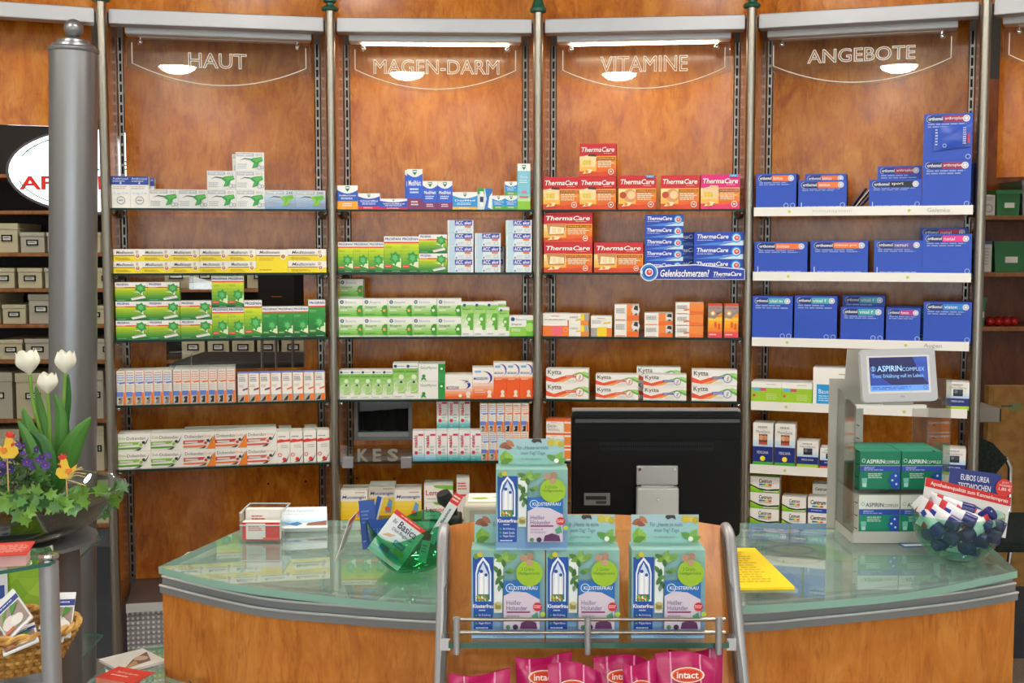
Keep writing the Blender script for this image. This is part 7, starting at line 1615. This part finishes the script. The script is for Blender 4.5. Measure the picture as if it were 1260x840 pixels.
for i, (hx, hy, hw_, hh_, til, Y) in enumerate(heads):
    base = rel(hx - (hx - 62) * 0.1, hy + hh_ / 2, Y); foot = rel(62 + 3 * i, 610, 2.30)
    st = [foot, foot.lerp(base, 0.4) + Vector((0.004 * (1 - i), 0, 0)), foot.lerp(base, 0.75) + Vector(((hx - 60) * 0.00012, 0, 0)), base]
    MB().tube([tuple(v) for v in spline(st, 4)], 0.0032, M_STEM, 10).build('stem', G, smooth=True)
    sc_ = Y / FOC; w_ = hw_ * sc_ / 2; h_ = hh_ * sc_
    fl_ = obj('flower', None, G, base, (0, math.radians(til), 0))
    for k in range(6):
        an = 2 * PI * k / 6 + 0.3; inner = k % 2; rr = w_ * (0.93 if inner else 1.0)
        vs = []; na, nb = 6, 8
        for b_ in range(nb + 1):
            t = b_ / nb; rad = rr * (math.sin(min(1, t * 1.5) * PI / 2) * (1 - 0.30 * max(0, t - 0.45) / 0.55)) + 0.001
            half = 0.82 * (1.0 if t < 0.8 else math.sqrt(max(0.0, 1 - ((t - 0.8) / 0.2) ** 2)) * 0.6 + 0.4)
            for a_ in range(na + 1):
                th = an + (a_ / na * 2 - 1) * half
                flare = 1 + (0.18 * max(0, t - 0.75) / 0.25 if (i == 0 and k in (3,)) else 0)
                vs.append((rad * flare * math.cos(th), rad * flare * math.sin(th), h_ * t * (1.0 - 0.04 * inner) - 0.003 * (a_ / na * 2 - 1) ** 2 * t))
        MB().add(vs, [(b_ * (na + 1) + a_, b_ * (na + 1) + a_ + 1, (b_ + 1) * (na + 1) + a_ + 1, (b_ + 1) * (na + 1) + a_) for b_ in range(nb) for a_ in range(na)], M_PETAL).build('petal', fl_, smooth=True)
LEAVES = [([(62, 612), (50, 575), (38, 540), (28, 502)], [6, 22, 26, 18, 2], 2.27, 0), ([(63, 612), (58, 580), (50, 545), (36, 530)], [6, 20, 24, 14, 1], 2.24, 1), ([(66, 612), (76, 575), (92, 540), (112, 513)], [6, 24, 28, 18, 1], 2.27, 0),
          ([(66, 610), (70, 560), (80, 500), (84, 460)], [5, 12, 15, 11, 1], 2.33, 1), ([(62, 610), (60, 560), (50, 510), (44, 475)], [5, 12, 14, 11, 1], 2.31, 0), ([(64, 610), (72, 550), (74, 510), (66, 484)], [5, 14, 16, 11, 1], 2.29, 0), ([(60, 612), (50, 590), (35, 545), (22, 517)], [6, 16, 18, 12, 1], 2.22, 0), ([(68, 612), (75, 570), (79, 530), (78, 500)], [5, 13, 15, 10, 1], 2.34, 1)]
for pts, wd, Y, dk in LEAVES:
    sp = [rel(x, y, Y + 0.02 * (i == 0)) for i, (x, y) in enumerate(pts)]
    vs, fs = leaf_mesh(sp, [q * Y / FOC for q in wd])
    o = MB().add(vs, fs, M_LEAF2 if dk else M_LEAF).build('leaf', G, smooth=True)
    m = o.modifiers.new('thickness', 'SOLIDIFY'); m.thickness = 0.0012
# ivy
I = thing('ivy_plant', 'trailing green ivy spilling over the rim of the planter', 'plant', (pc.x, pc.y, pz + ph_))
IV = [(0.0, 0.6), (0.18, 0.28), (0.52, 0.34), (0.36, 0.0), (0.5, -0.4), (0.16, -0.3), (0.0, -0.5), (-0.16, -0.3), (-0.5, -0.4), (-0.36, 0.0), (-0.52, 0.34), (-0.18, 0.28)]
M_IVY = [pm('ivy_a', '#4a7f38', 0.4), pm('ivy_b', '#2f6430', 0.4), pm('ivy_c', '#6f9f40', 0.4)]
def ivy_leaf_mesh(mat):
    b = MB(); b.add([(0, 0, -0.08)] + [(x, y, 0.10 * (abs(x) + 0.5 * abs(y)) - 0.02) for x, y in IV], [(0, i + 1, (i + 1) % 12 + 1) for i in range(12)], mat); return b.mesh('ivy_leaf', True)
IVM = [ivy_leaf_mesh(m) for m in M_IVY]
rnd = random.Random(5)
ivp = [(5 + 7 * k, 622 + 5 * math.sin(k * 1.7)) for k in range(15)] + [(8 + 11 * k, 612 + 4 * math.sin(k * 2.3)) for k in range(9)] + [(22, 634), (30, 640), (36, 632), (110, 612), (118, 608), (124, 602), (130, 608), (136, 620), (141, 616), (146, 602), (150, 598), (112, 628), (128, 631), (20, 610), (44, 604), (96, 600), (104, 604), (138, 607), (84, 606)]
stem_pts = []
for k, (x, y) in enumerate(ivp):
    onrim = x > 105 or y > 628
    Yd = (pc.y + 0.02 if x > 105 else 2.12) + rnd.uniform(-0.02, 0.02)
    if y < 615 and x < 105: Yd = 2.2 + rnd.uniform(-0.03, 0.03)
    p = at_y(x, y, Yd) - I.location
    s_ = rnd.uniform(14, 22) * Yd / FOC
    obj('ivy_leaf', IVM[k % 3 if k % 5 else 2], I, p, (PI / 2 + rnd.uniform(-0.9, 0.3), rnd.uniform(-0.6, 0.6), rnd.uniform(-0.7, 0.7))).scale = (s_, s_, s_)
for pts in ([(60, 615), (90, 612), (118, 606), (140, 612), (150, 600)], [(50, 618), (30, 622), (10, 626)], [(100, 608), (115, 618), (130, 630)]):
    MB().tube([tuple(v) for v in spline([at_y(x, y, 2.2 if x < 105 else pc.y) - I.location for x, y in pts], 4)], 0.0012, M_STEM, 6).build('vine', I, smooth=True)
# violas
V = thing('viola_plant', 'bushy violas with small purple flowers in the planter', 'plant', (pc.x - 0.02, 2.24, pz + ph_))
fol = MB()
for k in range(420):
    x = rnd.uniform(-12, 64); top = 552 + 0.010 * (x - 22) ** 2; y = rnd.uniform(top, 622); Yd = 2.24 + rnd.uniform(-0.06, 0.06)
    p = at_y(x, y, Yd) - V.location; a = rnd.uniform(0, 2 * PI); s_ = rnd.uniform(0.006, 0.011); dz = rnd.uniform(-0.5, 0.9)
    d = Vector((math.cos(a), math.sin(a) * 0.6, dz)).normalized() * s_; e = d.cross(Vector((0.3, 1, 0.2))).normalized() * s_ * 0.35
    fol.add([p - d, p + e, p + d, p - e], [(0, 1, 2, 3)], pm('viola_leaf_%d' % (k % 3), ['#2f4f2a', '#3f6632', '#54783c'][k % 3], 0.6))
fo = fol.build('foliage', V); fo['kind'] = 'stuff'
for k in range(14):
    p0 = at_y(4 + 4 * k, 618, 2.24) - V.location; p1 = at_y(2 + 4.4 * k, 562 + 9 * (k % 3), 2.24) - V.location
    MB().tube([p0, p0.lerp(p1, 0.5) + Vector((0.003, 0, 0)), p1], 0.001, M_LEAF2, 5).build('stem', V)
M_VIO = [pm('viola_a', '#5a3a9a', 0.5), pm('viola_b', '#3a2a78', 0.5), pm('viola_c', '#7a5ab8', 0.5)]
def viola(mat):
    b = MB()
    for k in range(5):
        a = 2 * PI * k / 5 + 0.3
        b.add([(0, 0, 0)] + [(0.55 * math.cos(a) + 0.42 * math.cos(a + t), 0.55 * math.sin(a) + 0.42 * math.sin(a + t), 0.12) for t in [2 * PI * j / 8 for j in range(8)]], [(0, j + 1, (j + 1) % 8 + 1) for j in range(8)], mat)
    b.ball((0, 0, 0.1), 0.13, pm('viola_eye', '#e8c83a', 0.5), 6, 4); return b.mesh('viola_flower')
VM = [viola(m) for m in M_VIO]
for k, (x, y) in enumerate([(4, 571), (15, 561), (28, 559), (33, 568), (45, 553), (22, 546), (52, 562), (12, 577), (40, 574), (56, 572), (30, 548), (8, 556), (47, 566), (1, 580), (59, 560)]):
    Yd = 2.17 + 0.02 * (k % 3); p = at_y(x, y, Yd) - V.location; s_ = (0.0075 + 0.002 * (k % 2))
    obj('flower', VM[k % 3], V, p, (PI / 2 + rnd.uniform(-0.5, 0.3), rnd.uniform(-0.5, 0.5), rnd.uniform(-0.6, 0.6))).scale = (s_, s_, s_)
# wooden chicken picks
HEN = [(-0.30, -0.50), (0.22, -0.50), (0.45, -0.1), (0.5, 0.18), (0.30, 0.02), (0.18, -0.05), (0.1, 0.1), (0.05, 0.35), (-0.02, 0.48), (-0.2, 0.46), (-0.28, 0.3), (-0.24, 0.1), (-0.44, -0.02), (-0.5, -0.28)]
def hen(label, x, y, s_px, Y, flip=1):
    s_ = s_px * Y / FOC; p = at_y(x, y, Y)
    T = thing('chicken_pick', label, 'decoration', p, 0, 'wooden chicken picks')
    def fl(P): return [(a * s_ * flip, b * s_) for a, b in (P if flip > 0 else P[::-1])]
    bevel(MB().plate(fl(HEN), 0, 0.004, pm('hen_yellow', '#f0c83a', 0.5)).build('body', T), 0.0008, 1)
    MB().plate(fl([(-0.02, -0.2), (0.14, -0.3), (0.34, -0.02), (0.16, 0.0), (0.02, -0.02)]), -0.003, 0.0, pm('hen_orange', '#ee8a2a', 0.5)).build('wing', T)
    MB().plate(fl([(-0.3, 0.42), (-0.08, 0.42), (0.08, 0.56), (-0.02, 0.56), (-0.04, 0.7), (-0.13, 0.58), (-0.22, 0.7), (-0.26, 0.56), (-0.36, 0.58)]), -0.001, 0.005, pm('hen_red', '#d8342a', 0.5)).build('comb', T)
    MB().plate(fl([(-0.28, 0.26), (-0.42, 0.2), (-0.28, 0.16)]), -0.001, 0.005, pm('hen_orange', '#ee8a2a', 0.5)).build('beak', T)
    MB().plate(fl([(-0.28, 0.16), (-0.22, 0.16), (-0.22, 0.02), (-0.29, 0.04)]), -0.002, 0.004, pm('hen_red', '#d8342a', 0.5)).build('wattle', T)
    MB().tube([(0, 0.002, -s_ * 0.45), (0, 0.002, -s_ * 0.5 - 0.06)], 0.0013, pm('stick_wood', '#c8a868', 0.7), 6).build('stick', T)
    if flip > 0 and x > 50:
        for k in range(9):
            a = rnd.uniform(-0.4, 0.8)
            MB().tube([(0.0, -0.003, -s_ * 0.5), (0.02 * math.cos(a), -0.004, -s_ * 0.5 + 0.016 * math.sin(a * 2 + 0.3)), (0.038 * math.cos(a), -0.003, -s_ * 0.5 + 0.034 * math.sin(a))], 0.0008, pm('straw', '#d8c07a', 0.7), 5).build('straw', T)
hen('yellow wooden chicken pick with red comb at the left edge', 8, 550, 28, 2.13, -1)
hen('yellow wooden chicken pick with straw bow before the tulips', 81, 576, 26, 2.16, 1)
